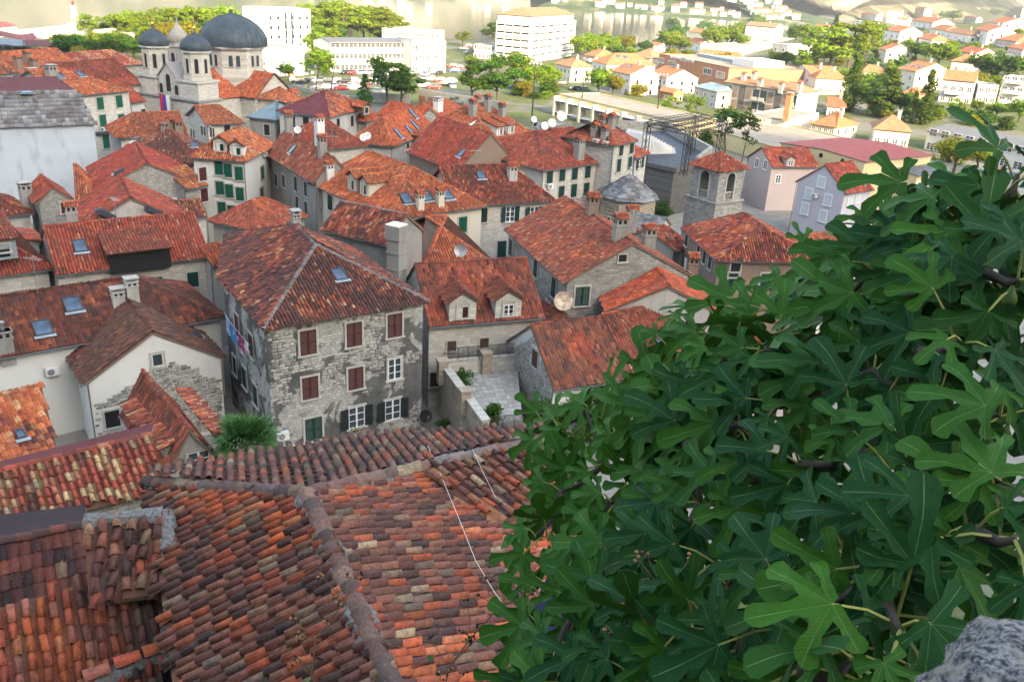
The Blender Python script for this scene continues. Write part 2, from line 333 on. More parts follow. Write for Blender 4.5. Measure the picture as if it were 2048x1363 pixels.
class Tiles:
    """collects tiles of many planes into one numpy mesh"""
    def __init__(s, seed): s.V = []; s.F = []; s.C = []; s.n = 0; s.sag = .028; s.tint = np.ones(3); s.rng = np.random.default_rng(seed)
    def add(s, V, F, O, X, Y, Z, col, jit=0.0):
        """V template; O (n,3) origins; X,Y,Z axes (3,) or (n,3)"""
        n = len(O)
        if n == 0: return
        X, Y, Z = [np.broadcast_to(np.asarray(a, float), (n, 3)) for a in (X, Y, Z)]
        if jit:
            a = s.rng.normal(0, jit, (n, 1)); b = s.rng.normal(0, jit*.6, (n, 1)); X, Y = X + Y*a, Y - X*a + Z*b
        P_ = O[:, None, :] + V[None, :, 0, None]*X[:, None, :] + V[None, :, 1, None]*Y[:, None, :] + V[None, :, 2, None]*Z[:, None, :]
        m = len(V); idx = np.arange(n)[:, None, None]*m + F[None] + s.n
        s.V.append(P_.reshape(-1, 3)); s.F.append(idx.reshape(-1, F.shape[1])); s.C.append(np.repeat(col, m, 0)); s.n += n*m
    def grid(s, poly, pal, pw=.24, pl=.36, seg=4, kind='coppo', lift=.035, patch=None, pt=.55, jit=.03, e=None, keep=None):
        """poly: list of Vector, counterclockwise seen from outside; returns origins/axes"""
        n = newell(poly)
        if n.z < 0: poly = poly[::-1]; n = -n
        e = Vector((-n.y, n.x, 0)).normalized() if e is None else e; u = n.cross(e)
        o = poly[0]; p2 = [((p-o).dot(e), (p-o).dot(u)) for p in poly]
        xs = [p[0] for p in p2]; ys = [p[1] for p in p2]; y0 = min(ys)
        nx = int((max(xs)-min(xs))/pw)+2; ny = int((max(ys)-y0)/pl)+1
        I, J = np.meshgrid(np.arange(nx), np.arange(ny)); x = min(xs) + (I+.5)*pw; y = y0 + J*pl - .05 - (s.rng.uniform(0, .5, nx)[I]*pl if kind == 'coppo' else 0)
        if kind != 'coppo': pass
        ok = inside(p2, x, np.maximum(y+.5*pl, y0+.01))
        x, y, I, J = x[ok], y[ok], I[ok], J[ok]; k = len(x)
        col = pick(pal, k, s.rng)*s.tint
        if patch:
            f = np.sin(x*.9+y*.7+s.rng.uniform(0, 6)) + np.sin(x*.43-y*1.1+s.rng.uniform(0, 6)) + .7*np.sin(x*2.1+y*.3) + .5*s.rng.normal(0, 1, k)
            c2 = pick(patch, k, s.rng); q = f > pt*2; col[q] = c2[q]
        ph_ = s.rng.uniform(0, 6, 3); x = x + s.rng.normal(0, pw*.035, k); y = y + s.rng.normal(0, pl*.05, k)
        O = np.array(o)[None] + x[:, None]*np.array(e) + y[:, None]*np.array(u) + (s.rng.uniform(-.006, .012, k) + s.sag*(1+np.sin(x*.8+ph_[0])*np.sin(y*.75+ph_[1])+.5*np.sin(x*1.9+y+ph_[2])))[:, None]*np.array(n)
        return O, np.array(e), np.array(u), np.array(n), col
    def plane(s, poly, pal, pw=.24, pl=.36, seg=4, kind='coppo', lift=.035, patch=None, pt=.55, jit=.03):
        O, e, u, n, col = s.grid(poly, pal, pw, pl, seg, kind, lift, patch, pt)
        V, F = tmpl(kind, seg, pw*(.74 if kind == 'coppo' else 1.0), pl*1.12, lift); s.add(V, F, O, e, u, n, col, jit)
    def ridge(s, a, b, pal, w=.27, l=.36, seg=4, mortar=False):
        a = Vector(a); b = Vector(b); d = b-a; L = d.length
        if L < .3: return
        if d.z < 0: a, b = b, a; d = -d       # laid from the lower end upwards
        d.normalize(); x = d.cross(Vector((0, 0, 1))).normalized(); z = x.cross(d)
        n = max(1, int(L/l)); O = np.array([a + d*(L*k/n) for k in range(n)]) + s.rng.normal(0, .008, (n, 3))
        V, F = tmpl('coppo', seg, w, l*1.12, .03); V[:, 2] += .02
        col = pick(pal, n, s.rng)
        if mortar: col = col*.35 + np.array([.30, .29, .28])*.65
        s.add(V, F, O, x, d, z, col, .02)
    def build(s, name, parent, mat, M_=None, kind='stuff'):
        if not s.V: return None
        me = numpy_mesh(name, np.concatenate(s.V), np.concatenate(s.F), mat, np.concatenate(s.C)); return link(name, me, parent, M_, kind)

# ---------------------------------------------------------------- parts of houses
_cache = {}
def cached(key, fn):
    if key not in _cache: _cache[key] = fn()
    return _cache[key]
def rq(v, q=.1): return round(round(v/q)*q, 3)
def m_surround(w, h, mat, t=.14, arch=False, sill=True):
    def f():
        b = MB(); y = -.07
        if arch:
            N = 8; r = w/2
            for k in range(N):
                a0 = math.pi*k/N; a1 = math.pi*(k+1)/N
                p = [(math.cos(a)*q, 0, h-r+math.sin(a)*q) for a, q in ((a0, r), (a0, r+t), (a1, r+t), (a1, r))]
                b.face([(x, y, z) for x, _, z in p]); b.face([(p[0][0], y, p[0][2]), (p[3][0], y, p[3][2]), (p[3][0], 0.02, p[3][2]), (p[0][0], .02, p[0][2])]); b.face([(p[1][0], y, p[1][2]), (p[1][0], .02, p[1][2]), (p[2][0], .02, p[2][2]), (p[2][0], y, p[2][2])])
            for sx in (-1, 1): b.box(min(sx*r, sx*(r+t)), max(sx*r, sx*(r+t)), y, .02, 0, h-r)
        else:
            b.box(-w/2-t, -w/2, y, .02, 0, h+t); b.box(w/2, w/2+t, y, .02, 0, h+t); b.box(-w/2, w/2, y, .02, h, h+t)
        if sill: b.box(-w/2-t-.06, w/2+t+.06, y-.09, .02, -.12, 0)
        return b.mesh('surround', mat)
    return cached(('sur', w, h, mat.name, t, arch, sill), f)
def m_pane(w, h, mat, arch=False, bars=None):
    def f():
        b = MB()
        if arch:
            r = w/2; pts = [(-r, -.015, 0), (r, -.015, 0)] + [(r*math.cos(math.pi*k/8), -.015, h-r+r*math.sin(math.pi*k/8)) for k in range(9)]
            b.face(pts)
        else: b.box(-w/2, w/2, -.015, .01, 0, h)
        return b.mesh('pane', mat)
    return cached(('pane', w, h, mat.name, arch), f)
def m_sash(w, h, mat, nx=2, nz=3):
    def f():
        b = MB(); t = .055; y0, y1 = -.05, -.012
        for k in range(nx+1):
            x = -w/2 + w*k/nx; tt = t if k in (0, nx) or (nx % 2 == 0 and k == nx//2) else .025; b.box(max(x-tt, -w/2), min(x+tt, w/2), y0, y1, 0, h)
        for k in range(nz+1):
            z = h*k/nz; tt = t if k in (0, nz) else .02; b.box(-w/2+.002, w/2-.002, y0+.003, y1-.002, max(z-tt, .002), min(z+tt, h-.002))
        return b.mesh('sash', mat)
    return cached(('sash', w, h, mat.name, nx, nz), f)
def m_shutter(w, h, mat, slats):
    """one leaf hinged at x=0, closed towards +x, thickness towards -y"""
    def f():
        b = MB(); t = .07 if w > .3 else .04
        b.box(0, t, -.045, 0, 0, h); b.box(w-t, w, -.045, 0, 0, h)
        for z in (0, h/2-t/2, h-t): b.box(t, w-t, -.043, -.002, z, z+t)
        if slats:
            n = int((h-3*t)/.085)
            for k in range(n):
                z = t + (h-2*t)*(k+.5)/n
                b.face([(t, -.038, z-.032), (w-t, -.038, z-.032), (w-t, -.01, z+.032), (t, -.01, z+.032)])
            b.face([(t, -.006, t), (w-t, -.006, t), (w-t, -.006, h-t), (t, -.006, h-t)], 1)
        else: b.box(t, w-t, -.02, -.005, t, h-t)
        return b.mesh('shutter', [mat, M['dark']])
    return cached(('shut', w, h, mat.name, slats), f)
def window(parent, Mx, w, h, style='closed', col='green', sur='surround', near=False, name='window', arch=False, bars=(2, 3), tilt=None):
    w, h = rq(w), rq(h)
    o = link(name, m_surround(w, h, M[sur], .14 if near or w > .7 else .1, arch), parent, Mx)
    if style in ('closed', 'open', 'half'):
        sw = w/2 - .005
        me = m_shutter(rq(sw, .05) if False else sw, h-.02, M[col], near)
        for k, sgn in enumerate((1, -1)):
            ang = 0 if style == 'closed' or (style == 'half' and k) else R(168)
            # left leaf hinges at -w/2; the right one is the same leaf turned over
            if sgn == 1: T = Matrix.Translation((-w/2, -.075 if ang else -.03, .01)) @ Matrix.Rotation(-ang, 4, 'Z')
            else: T = Matrix.Translation((w/2, -.075 if ang else -.03, .01)) @ Matrix.Rotation(ang, 4, 'Z') @ Matrix.Scale(-1, 4, (1, 0, 0))
            if tilt and style == 'closed': pass
            link('shutter', me, o, T)
    if style in ('open', 'half', 'plain', 'white'):
        link('pane', m_pane(w, h, M['glass'], arch), o)
        link('sash', m_sash(w, h, M['paint'], *bars), o)
    elif style == 'dark': link('pane', m_pane(w, h, M['dark'], arch), o)
    elif style == 'closed' and not near: pass
    return o
def ac_unit(parent, Mx, s=1.0):
    """outdoor unit: casing with a round fan grille and feet"""
    def f():
        b = MB(); w, h, d = .8, .56, .3
        b.box(-w/2, w/2, -d-.08, -.08, 0, h, 0); b.box(-w/2+.1, -w/2+.14, -.3, 0, -.06, 0, 1); b.box(w/2-.14, w/2-.1, -.3, 0, -.06, 0, 1)
        for r, y, m in ((.23, -d-.084, 1), (.19, -d-.088, 2), (.06, -d-.092, 1)):
            b.face([(-.1 + r*math.cos(t*math.pi/8), y, h/2 + r*math.sin(t*math.pi/8)) for t in range(16)][::-1], m)
        for k in range(-3, 4): b.box(-.1-.19, -.1+.19, -d-.096, -d-.09, h/2+k*.055-.006, h/2+k*.055+.006, 0)
        return b.mesh('air_conditioner', [M['ac'], M['steel'], M['dark']])
    return link('air_conditioner', cached('ac', f), parent, Mx @ Matrix.Scale(s, 4))
def dish(parent, Mx, r=.45, mat='ac', name='satellite_dish'):
    """shallow bowl facing -y and up, on an arm"""
    def f():
        b = MB(); n = 16; prof = [(0.02, .11), (.4, .09), (.75, .045), (1, 0)]
        T = Matrix.Rotation(R(68), 4, 'X')
        for (r0, z0), (r1, z1) in zip(prof, prof[1:]):
            for side in (0, 1):
                for q in range(n):
                    a0 = 2*math.pi*q/n; a1 = 2*math.pi*(q+1)/n
                    p = [T @ Vector((rr*r*math.cos(a), rr*r*math.sin(a), -(zz + side*.012)*r*1.6 )) for rr, zz, a in ((r0, z0, a0), (r1, z1, a0), (r1, z1, a1), (r0, z0, a1))]
                    b.face(p if side == 0 else p[::-1], 0)
        e = T @ Vector((0, 0, .75*r)); lo = T @ Vector((0, -.95*r, 0))
        b.tube([lo, e], .018, 5, 1); b.box(e.x-.05, e.x+.05, e.y-.05, e.y+.05, e.z-.05, e.z+.05, 1)
        c = T @ Vector((0, 0, -.2*r)); b.tube([c, c+Vector((0, .25*r, -.1*r)), c+Vector((0, .25*r, -1.2*r))], .025, 6, 1)
        return b.mesh('satellite_dish', [M[mat], M['steel']])
    return link(name, cached(('dish', r, mat), f), parent, Mx)
def chimney(parent, loc, w=.6, d=.6, h=1.6, kind='tile', mat='palegrey', rz=0):
    def f():
        b = MB(); b.box(-w/2, w/2, -d/2, d/2, -.9, h, 0); b.box(-w/2-.05, w/2+.05, -d/2-.05, d/2+.05, h*.62, h*.62+.1, 0); b.box(-w/2-.06, w/2+.06, -d/2-.06, d/2+.06, h-.1, h, 0)
        for sx in (-1, 1):
            b.box(sx*w*.22-w*.12, sx*w*.22+w*.12, -d/2-.004, d/2+.004, h-.45, h-.16, 1); b.box(-w/2-.004, w/2+.004, sx*d*.22-d*.12, sx*d*.22+d*.12, h-.45, h-.16, 1)
        return b.mesh('chimney', [M[mat], M['dark']])
    w, d, h = rq(w, .05), rq(d, .05), rq(h)
    o = link('chimney', cached(('chim', w, d, h, mat), f), parent, Matrix.Translation(loc) @ Matrix.Rotation(rz, 4, 'Z'))
    def g():
        if kind == 'tile':
            t = Tiles(3); a = w/2+.13; c = d/2+.13; z = h+.02; up = .28
            for poly in ([(-a,-c,z),(a,-c,z),(a,0,z+up),(-a,0,z+up)], [(a,c,z),(-a,c,z),(-a,0,z+up),(a,0,z+up)]):
                t.plane([Vector(p) for p in poly], 'fresh', .2, .3, 4)
            t.ridge((-a,0,z+up), (a,0,z+up), 'fresh', .22, .3)
            return numpy_mesh('chimney_cap', np.concatenate(t.V), np.concatenate(t.F), M['tile'], np.concatenate(t.C))
        b = MB()
        if kind == 'slab': 
            for sx in (-1, 1):
                for sy in (-1, 1): b.box(sx*w*.4-.05, sx*w*.4+.05, sy*d*.4-.05, sy*d*.4+.05, h, h+.18)
            b.box(-w/2-.1, w/2+.1, -d/2-.1, d/2+.1, h+.18, h+.26)
        else: b.tube([(0,0,h), (0,0,h+.5)], .12, 8); b.tube([(0,0,h+.5), (0,0,h+.56), (0,0,h+.66)], [.2, .2, .03], 8)
        return b.mesh('chimney_cap', M['concrete' if kind == 'slab' else 'steel'])
    link('chimney_cap', cached(('cap', kind, w, d, h), g), o)
    if kind == 'tile':
        def k():
            b = MB(); a = w/2+.1; c = d/2+.1; z = h-.01; up = .27
            b.face([(-a,-c,z),(a,-c,z),(a,0,z+up),(-a,0,z+up)]); b.face([(a,c,z),(-a,c,z),(-a,0,z+up),(a,0,z+up)]); b.face([(a,-c,z),(a,c,z),(a,0,z+up)]); b.face([(-a,c,z),(-a,-c,z),(-a,0,z+up)]); b.face([(-a,-c,z),(-a,c,z),(a,c,z),(a,-c,z)])
            return b.mesh('chimney_head', M['deck'])
        link('chimney_head', cached(('head', w, d, h), k), o)
    return o
def skylight(parent, Mx, w=.8, l=1.1):
    """Mx: origin on the roof plane, y up the slope, z off it"""
    def f():
        b = MB(); t = .07
        for x0, x1, y0, y1 in ((-w/2-t, -w/2, -t, l+t), (w/2, w/2+t, -t, l+t), (-w/2, w/2, -t, 0), (-w/2, w/2, l, l+t)): b.box(x0, x1, y0, y1, -.02, .26, 0)
        b.box(-w/2-t-.12, w/2+t+.12, -t-.22, -t-.003, .15, .19, 1)
        return b.mesh('skylight', [M['dkmetal'], M['zinc']])
    def g():
        b = MB(); b.box(-w/2, w/2, 0, l, .06, .21); return b.mesh('pane', M['skyglass'])
    o = link('skylight', cached(('sky', w, l), f), parent, Mx); link('pane', cached(('skp', w, l), g), o); return o
M['dkmetal'] = plain('dark_frame_metal', (.06,.07,.09), .45, .15)
FACES = {'F': 0, 'R': 90, 'B': 180, 'L': 270}
class House:
    rects = ()
    """A,B front eave corners as pixels (left, right seen from the front face), C a back corner (pixel; bc says which side) or a depth in metres; ze the eave height"""
    def __init__(s, name, label, A, B, C, ze, rise=2.4, axis='x', ins=(0, 0), pal='fresh', wall='stone', oh=.35, z0=-.5, group=None, cat='house', apex=None, bc='L', tiles=True, patch=None, pt=.55, pw=.24, pl=.36, kind='coppo', L=None, seg=3, mortar=False, ridge_pal=None, corb=True, sheetm=None, base=None, face_pal=None, deckm=None, flat=False):
        s.name, s.ze, s.rise, s.axis = name, ze, rise, axis; s.rects = []
        a = Vector(A) if isinstance(A, Vector) else P(A[0], A[1], ze)
        if B is None:        # A and the left-back corner C known; width from the apex or given
            c = P(C[0], C[1], ze); d = (c-a); D = d.length; v = d.normalized(); u = Vector((v.y, -v.x, 0))
            if apex is not None: Lx = 2*(P(apex[0], apex[1], ze+rise)-a).dot(u)
            else: Lx = L
        else:
            b = B if isinstance(B, Vector) else P(B[0], B[1], ze); u = (b-a); u.z = 0; Lx = u.length if L is None else L; u.normalize(); v = Vector((-u.y, u.x, 0))
            if isinstance(C, (int, float)): D = C
            else: D = (P(C[0], C[1], ze) - (a if bc == 'L' else b)).dot(v)
        s.L, s.D, s.rz = Lx, D, math.atan2(u.y, u.x)
        base = height(a.x, a.y) if base is None else base
        s.root = thing(name, label, cat, (a.x, a.y, base), s.rz, group); s.h = ze - base; z0 = z0
        s.W = Matrix.Translation((a.x, a.y, base)) @ Matrix.Rotation(s.rz, 4, 'Z'); s.Wi = s.W.inverted()
        L_, D_, h = s.L, s.D, s.h; i0, i1 = ins
        s.oh = oh; ox = oh if (axis == 'y' or i0 or i1 or flat) else .12; oy = oh if (axis == 'x' or i0 or i1 or flat) else .12
        s.ox, s.oy = ox, oy
        c = [Vector((0,0,h)), Vector((L_,0,h)), Vector((L_,D_,h)), Vector((0,D_,h))]
        if axis == 'x': r0, r1 = Vector((i0, D_/2, h+rise)), Vector((L_-i1, D_/2, h+rise))
        else: r0, r1 = Vector((L_/2, i0, h+rise)), Vector((L_/2, D_-i1, h+rise))
        s.r0, s.r1, s.c = r0, r1, c
        if flat: s.planes = {'T': c}
        elif axis == 'x':
            s.planes = {'F': [c[0], c[1], r1, r0], 'B': [c[2], c[3], r0, r1]}
            if i0: s.planes['L'] = [c[3], c[0], r0]
            if i1: s.planes['R'] = [c[1], c[2], r1]
        else:
            s.planes = {'R': [c[1], c[2], r1, r0], 'L': [c[3], c[0], r0, r1]}
            if i0: s.planes['F'] = [c[0], c[1], r0]
            if i1: s.planes['B'] = [c[2], c[3], r1]
        # walls
        b = MB(); zt = h - .1 if not flat else h + .4
        w = [Vector((ox, oy, 0)), Vector((L_-ox, oy, 0)), Vector((L_-ox, D_-oy, 0)), Vector((ox, D_-oy, 0))]
        slope = rise/((D_ if axis == 'x' else L_)/2); so_ = slope*(oy if axis == 'x' else ox)
        for k in range(4):
            p, q = w[k], w[(k+1) % 4]; pts = [p+Vector((0,0,z0)), q+Vector((0,0,z0)), q+Vector((0,0,zt)), p+Vector((0,0,zt))]
            gable = (not flat) and ((axis == 'x' and ((k == 3 and not i0) or (k == 1 and not i1))) or (axis == 'y' and ((k == 0 and not i0) or (k == 2 and not i1))))
            if gable:
                zz = zt + so_ - .02; pts[2].z = zz; pts[3].z = zz; mid = (p+q)/2; mid.z = h+rise-.12; pts = pts[:3] + [mid] + pts[3:]
            elif not flat: pts[2].z = pts[3].z = zt + so_*.6
            b.face(pts)
        if flat:
            for x0, x1, y0, y1 in ((ox, L_-ox, oy, oy+.2), (ox, L_-ox, D_-oy-.2, D_-oy), (ox, ox+.2, oy+.2, D_-oy-.2), (L_-ox-.2, L_-ox, oy+.2, D_-oy-.2)): b.box(x0, x1, y0, y1, h, h+.402)
        s.wall = obj('wall', b, M[wall], s.root)
        # roof
        b = MB()
        if flat: b.box(ox+.19, L_-ox-.19, oy+.19, D_-oy-.19, h-.3, h+.12)
        else:
            for k, p in s.planes.items(): b.slab(p, .14, 0, 1)
        dm = M[sheetm] if sheetm else (M['deck'] if tiles else M['far_orange'])
        if deckm: dm = M[deckm]
        if flat: dm = M['roofing']
        s.roof = obj('roof', b, [dm, M['deck2']], s.root)
        s.tiles = None
        if tiles and not sheetm and not flat:
            t = Tiles(abs(hash(label)) % 9973 if False else sum(map(ord, label))); q_ = t.rng.uniform(-1, 1, 2); t.tint = np.array([1+.14*q_[0], 1+.14*q_[0]+.30*q_[1], 1+.14*q_[0]+.32*q_[1]])
            for k, p in s.planes.items():
                pp = (face_pal or {}).get(k, pal)
                if pp.endswith('_sheet'): continue
                t.plane(p, pp, pw, pl, seg, kind, patch=patch, pt=pt)
            rp = ridge_pal or pal; t.ridge(r0, r1, rp, mortar=mortar)
            if axis == 'x':
                if i0: t.ridge(c[0], r0, rp, mortar=mortar); t.ridge(c[3], r0, rp, mortar=mortar)
                if i1: t.ridge(c[1], r1, rp, mortar=mortar); t.ridge(c[2], r1, rp, mortar=mortar)
            else:
                if i0: t.ridge(c[0], r0, rp, mortar=mortar); t.ridge(c[1], r0, rp, mortar=mortar)
                if i1: t.ridge(c[3], r1, rp, mortar=mortar); t.ridge(c[2], r1, rp, mortar=mortar)
            t.build('roof_tiles', s.roof, M['tile'])
            for k, p in s.planes.items():
                pp = (face_pal or {}).get(k, '')
                if pp.endswith('_sheet'):
                    b = MB(); b.slab([q+Vector((0,0,.05)) for q in p], .03); obj('roof_sheet', b, M[pp], s.roof)
        if corb and not flat and tiles:
            b = MB(); n = 5; done = False       # gutters along the horizontal eaves
            for k, (p, q) in enumerate(((c[0], c[1]), (c[1], c[2]), (c[2], c[3]), (c[3], c[0]))):
                fk = 'FRBL'[k]
                if fk in s.planes and k in (0, 1, 3):
                    d = (q-p).normalized(); nrm = Vector((d.y, -d.x, 0)); b.tube([p+nrm*.07-Vector((0,0,.12)), q+nrm*.07-Vector((0,0,.12))], .07, 5); done = True
            if done:
                cx, cy = (ox-.08, oy-.08); b.tube([Vector((cx, cy, h-.12)), Vector((cx, cy, 0))], .05, 5); obj('gutter', b, M['gutter'], s.root)
    def wp(s, face):
        """local frame of a wall: origin, along, outward"""
        L_, D_, ox, oy = s.L, s.D, s.ox, s.oy
        return {'F': (Vector((ox, oy, 0)), Vector((1,0,0)), Vector((0,-1,0))), 'R': (Vector((L_-ox, oy, 0)), Vector((0,1,0)), Vector((1,0,0))), 'B': (Vector((L_-ox, D_-oy, 0)), Vector((-1,0,0)), Vector((0,1,0))), 'L': (Vector((ox, D_-oy, 0)), Vector((0,-1,0)), Vector((-1,0,0)))}[face]
    def hitwall(s, face, px, py):
        o, a, n = s.wp(face); d = s.Wi.to_3x3() @ ray(px, py); p0 = s.Wi @ CAMP; t = (o-p0).dot(n)/d.dot(n); return p0 + d*t
    def wm(s, face, p): return Matrix.Translation(p) @ Matrix.Rotation(R(FACES[face]), 4, 'Z')
    def win(s, face, pts, w=1.0, h=1.5, style='closed', col='green', sur='surround', near=False, **kw):
        """pts: pixels of the windows' centres"""
        for px, py in pts:
            p = s.hitwall(face, px, py); p.z -= h/2; o_, a_, n_ = s.wp(face); s.rects.append((face, (p-o_).dot(a_), p.z, w*(2.1 if style == 'open' else 1), h)); window(s.root, s.wm(face, p), w, h, style, col, sur, near, **kw)
        return s
    def ac(s, face, pts, sc=1.0):
        for px, py in pts: p = s.hitwall(face, px, py); p.z -= .28*sc; ac_unit(s.root, s.wm(face, p), sc)
        return s
    def hitroof(s, px, py):
        d = s.Wi.to_3x3() @ ray(px, py); p0 = s.Wi @ CAMP; best = None
        for k, pl in s.planes.items():
            n = newell(pl)
            if abs(d.dot(n)) < 1e-6: continue
            t = (pl[0]-p0).dot(n)/d.dot(n); q = p0 + d*t
            ins_ = all((b-a).cross(q-a).dot(n) > -.6*(b-a).length for a, b in zip(pl, pl[1:]+pl[:1]))
            if ins_ and (best is None or t < best[0]): best = (t, k, q, n)
        if best is None:
            q = p0 + d*((s.h+s.rise*.5-p0.z)/d.z); q.x = min(max(q.x, 0), s.L); q.y = min(max(q.y, 0), s.D); k = next(iter(s.planes)); best = (0, k, q, newell(s.planes[k]))
        return best
    def chim(s, pts, w=.6, d=.6, h=1.6, kind='tile', mat='palegrey'):
        for px, py in pts: chimney(s.root, s.hitroof(px, py)[2], w, d, h, kind, mat)
        return s
    def sky(s, pts, w=.8, l=1.1):
        for px, py in pts:
            _, k, q, n = s.hitroof(px, py); e = Vector((-n.y, n.x, 0)).normalized(); u = n.cross(e); q = q - u*(l/2)
            skylight(s.root, Matrix(((e.x, u.x, n.x, q.x), (e.y, u.y, n.y, q.y), (e.z, u.z, n.z, q.z), (0,0,0,1))), w, l)
        return s
    def dish(s, pts, r=.45, mat='ac', up=1.0, rz=0):
        for px, py in pts:
            q = s.hitroof(px, py)[2]; dish(s.root, Matrix.Translation(q + Vector((0, 0, up))) @ Matrix.Rotation(rz - s.rz, 4, 'Z'), r, mat)
        return s
    def antenna(s, pts, h=2.4):
        for px, py in pts:
            q = s.hitroof(px, py)[2]; b = MB(); b.tube([q-Vector((0,0,.2)), q+Vector((0,0,h))], .025, 4); a = rnd.uniform(0, 3.1); d = Vector((math.cos(a), math.sin(a), 0)); n = Vector((-d.y, d.x, 0)); c = q+Vector((0,0,h-.15)); b.tube([c-d*.7, c+d*.7], .015, 3)
            for k in range(6): e = c + d*(-.6+.24*k); b.tube([e-n*(.3-.02*k), e+n*(.3-.02*k)], .010, 3)
            obj('antenna', b, M['steel'], s.root)
        return s
    def dishwall(s, face, pts, r=.45, mat='ac'):
        for px, py in pts: p = s.hitwall(face, px, py); dish(s.root, s.wm(face, p + s.wp(face)[2]*.45), r, mat)
        return s
    def dormer(s, px, py, w=1.6, h=1.5, rise=.6, kind='gable', wallm='white', pal='fresh', col='green', style='closed', ww=.8, wh=1.0, flat=False, tkind='coppo', pw=.22):
        """px,py: foot of the dormer's front on the roof plane"""
        _, k, q, n = s.hitroof(px, py); ang = R(FACES.get(k, 0)); sl = math.sqrt(max(n.x**2+n.y**2, 1e-4))/n.z
        Mx = Matrix.Translation(q) @ Matrix.Rotation(ang, 4, 'Z')
        if kind == 'gable':
            ln = (h+rise)/sl*.98; ln2 = h/sl; b = MB()
            b.face([(-w/2,0,-.2), (w/2,0,-.2), (w/2,0,h), (0,0,h+rise-.05), (-w/2,0,h)])
            for sx in (-1, 1): b.face([(sx*w/2,0,-.2), (sx*w/2,ln2,h), (sx*w/2,0,h)][::sx])
            o = obj('dormer', b, M[wallm], s.root, Mx)
            e = .22; lo = h - e*rise/(w/2); P1 = [Vector((-w/2-e,-.25,lo)), Vector((0,-.25,h+rise)), Vector((0,ln,h+rise)), Vector((-w/2-e,lo/sl,lo))]; P2 = [Vector((w/2+e,-.25,lo)), Vector((w/2+e,lo/sl,lo)), Vector((0,ln,h+rise)), Vector((0,-.25,h+rise))]
            planes = [P1, P2]
        else:       # shed: one slope falling forwards
            r2 = rise; ln = (h+r2)/sl; sl2 = .25
            ln = h/(sl-sl2) if sl > sl2+.1 else h/.15; b = MB(); hb = h + sl2*ln
            b.face([(-w/2,0,-.2), (w/2,0,-.2), (w/2,0,h), (-w/2,0,h)])
            for sx in (-1, 1): b.face([(sx*w/2,0,-.2), (sx*w/2,ln,hb), (sx*w/2,0,h)][::sx])
            o = obj('dormer', b, M[wallm], s.root, Mx); e = .2
            planes = [[Vector((-w/2-e,-.3,h-.3*sl2)), Vector((w/2+e,-.3,h-.3*sl2)), Vector((w/2+e,ln,hb)), Vector((-w/2-e,ln,hb))]]
        b = MB()
        for p in planes:
            p = p if newell(p).z > 0 else p[::-1]; b.slab([v+Vector((0,0,.1)) for v in p], .1)
        obj('dormer_roof', b, M['deck'] if not flat else M['far_orange'], o)
        if not flat:
            t = Tiles(5)
            for p in planes: t.plane([v+Vector((0,0,.1)) for v in (p if newell(p).z > 0 else p[::-1])], pal, pw, .34, 3, tkind)
            if kind == 'gable': t.ridge((0,-.25,h+rise+.1), (0,ln,h+rise+.1), pal)
            t.build('dormer_tiles', o, M['tile'])
        if style:
            wx = window(o, Matrix.Translation((0, 0, max(h*.5-wh/2, .1))), ww, wh, style, col, 'surround', False)
            for ch in list(wx.children):     # keep to three levels
                ch.parent = o; ch.matrix_local = wx.matrix_local @ ch.matrix_local
        return o
    def auto(s, face, cols, rows, w=1.0, h=1.4, style='dark', col='brown', sur='paint', z1=1.0, dz=3.0, x0=None, x1=None, balc=False):
        o, a, n = s.wp(face); ln = s.L-2*s.ox if face in 'FB' else s.D-2*s.oy
        x0 = ln*.5/cols if x0 is None else x0; x1 = ln-x0 if x1 is None else x1
        for r in range(rows):
            for c in range(cols):
                p = o + a*(x0 + (x1-x0)*(c/max(cols-1, 1))); p = p + Vector((0, 0, z1 + r*dz)); window(s.root, s.wm(face, p), w, h, style, col, sur)
        return s
    def balcony(s, face, x, z, w, d=1.2, rail='concrete', solid=True):
        o, a, n = s.wp(face); b = MB(); b.box(-w/2, w/2, -d, .05, -.15, 0)
        if solid: b.box(-w/2, w/2, -d, -d+.12, 0, .95); b.box(-w/2, -w/2+.1, -d+.12, 0, 0, .95); b.box(w/2-.1, w/2, -d+.12, 0, 0, .95)
        else:
            n_ = int(w/.25)
            for k in range(n_+1): b.box(-w/2+w*k/n_-.012, -w/2+w*k/n_+.012, -d, -d+.024, 0, .9)
            b.box(-w/2, w/2, -d-.01, -d+.03, .9, .95)
        obj('balcony', b, M[rail], s.root, s.wm(face, o + a*x + Vector((0,0,z)))); return s
M['deck2'] = plain('eaves_underside', (.20,.15,.12), .9, .2); M['gutter'] = plain('gutter_metal', (.13,.14,.15), .5, .2)
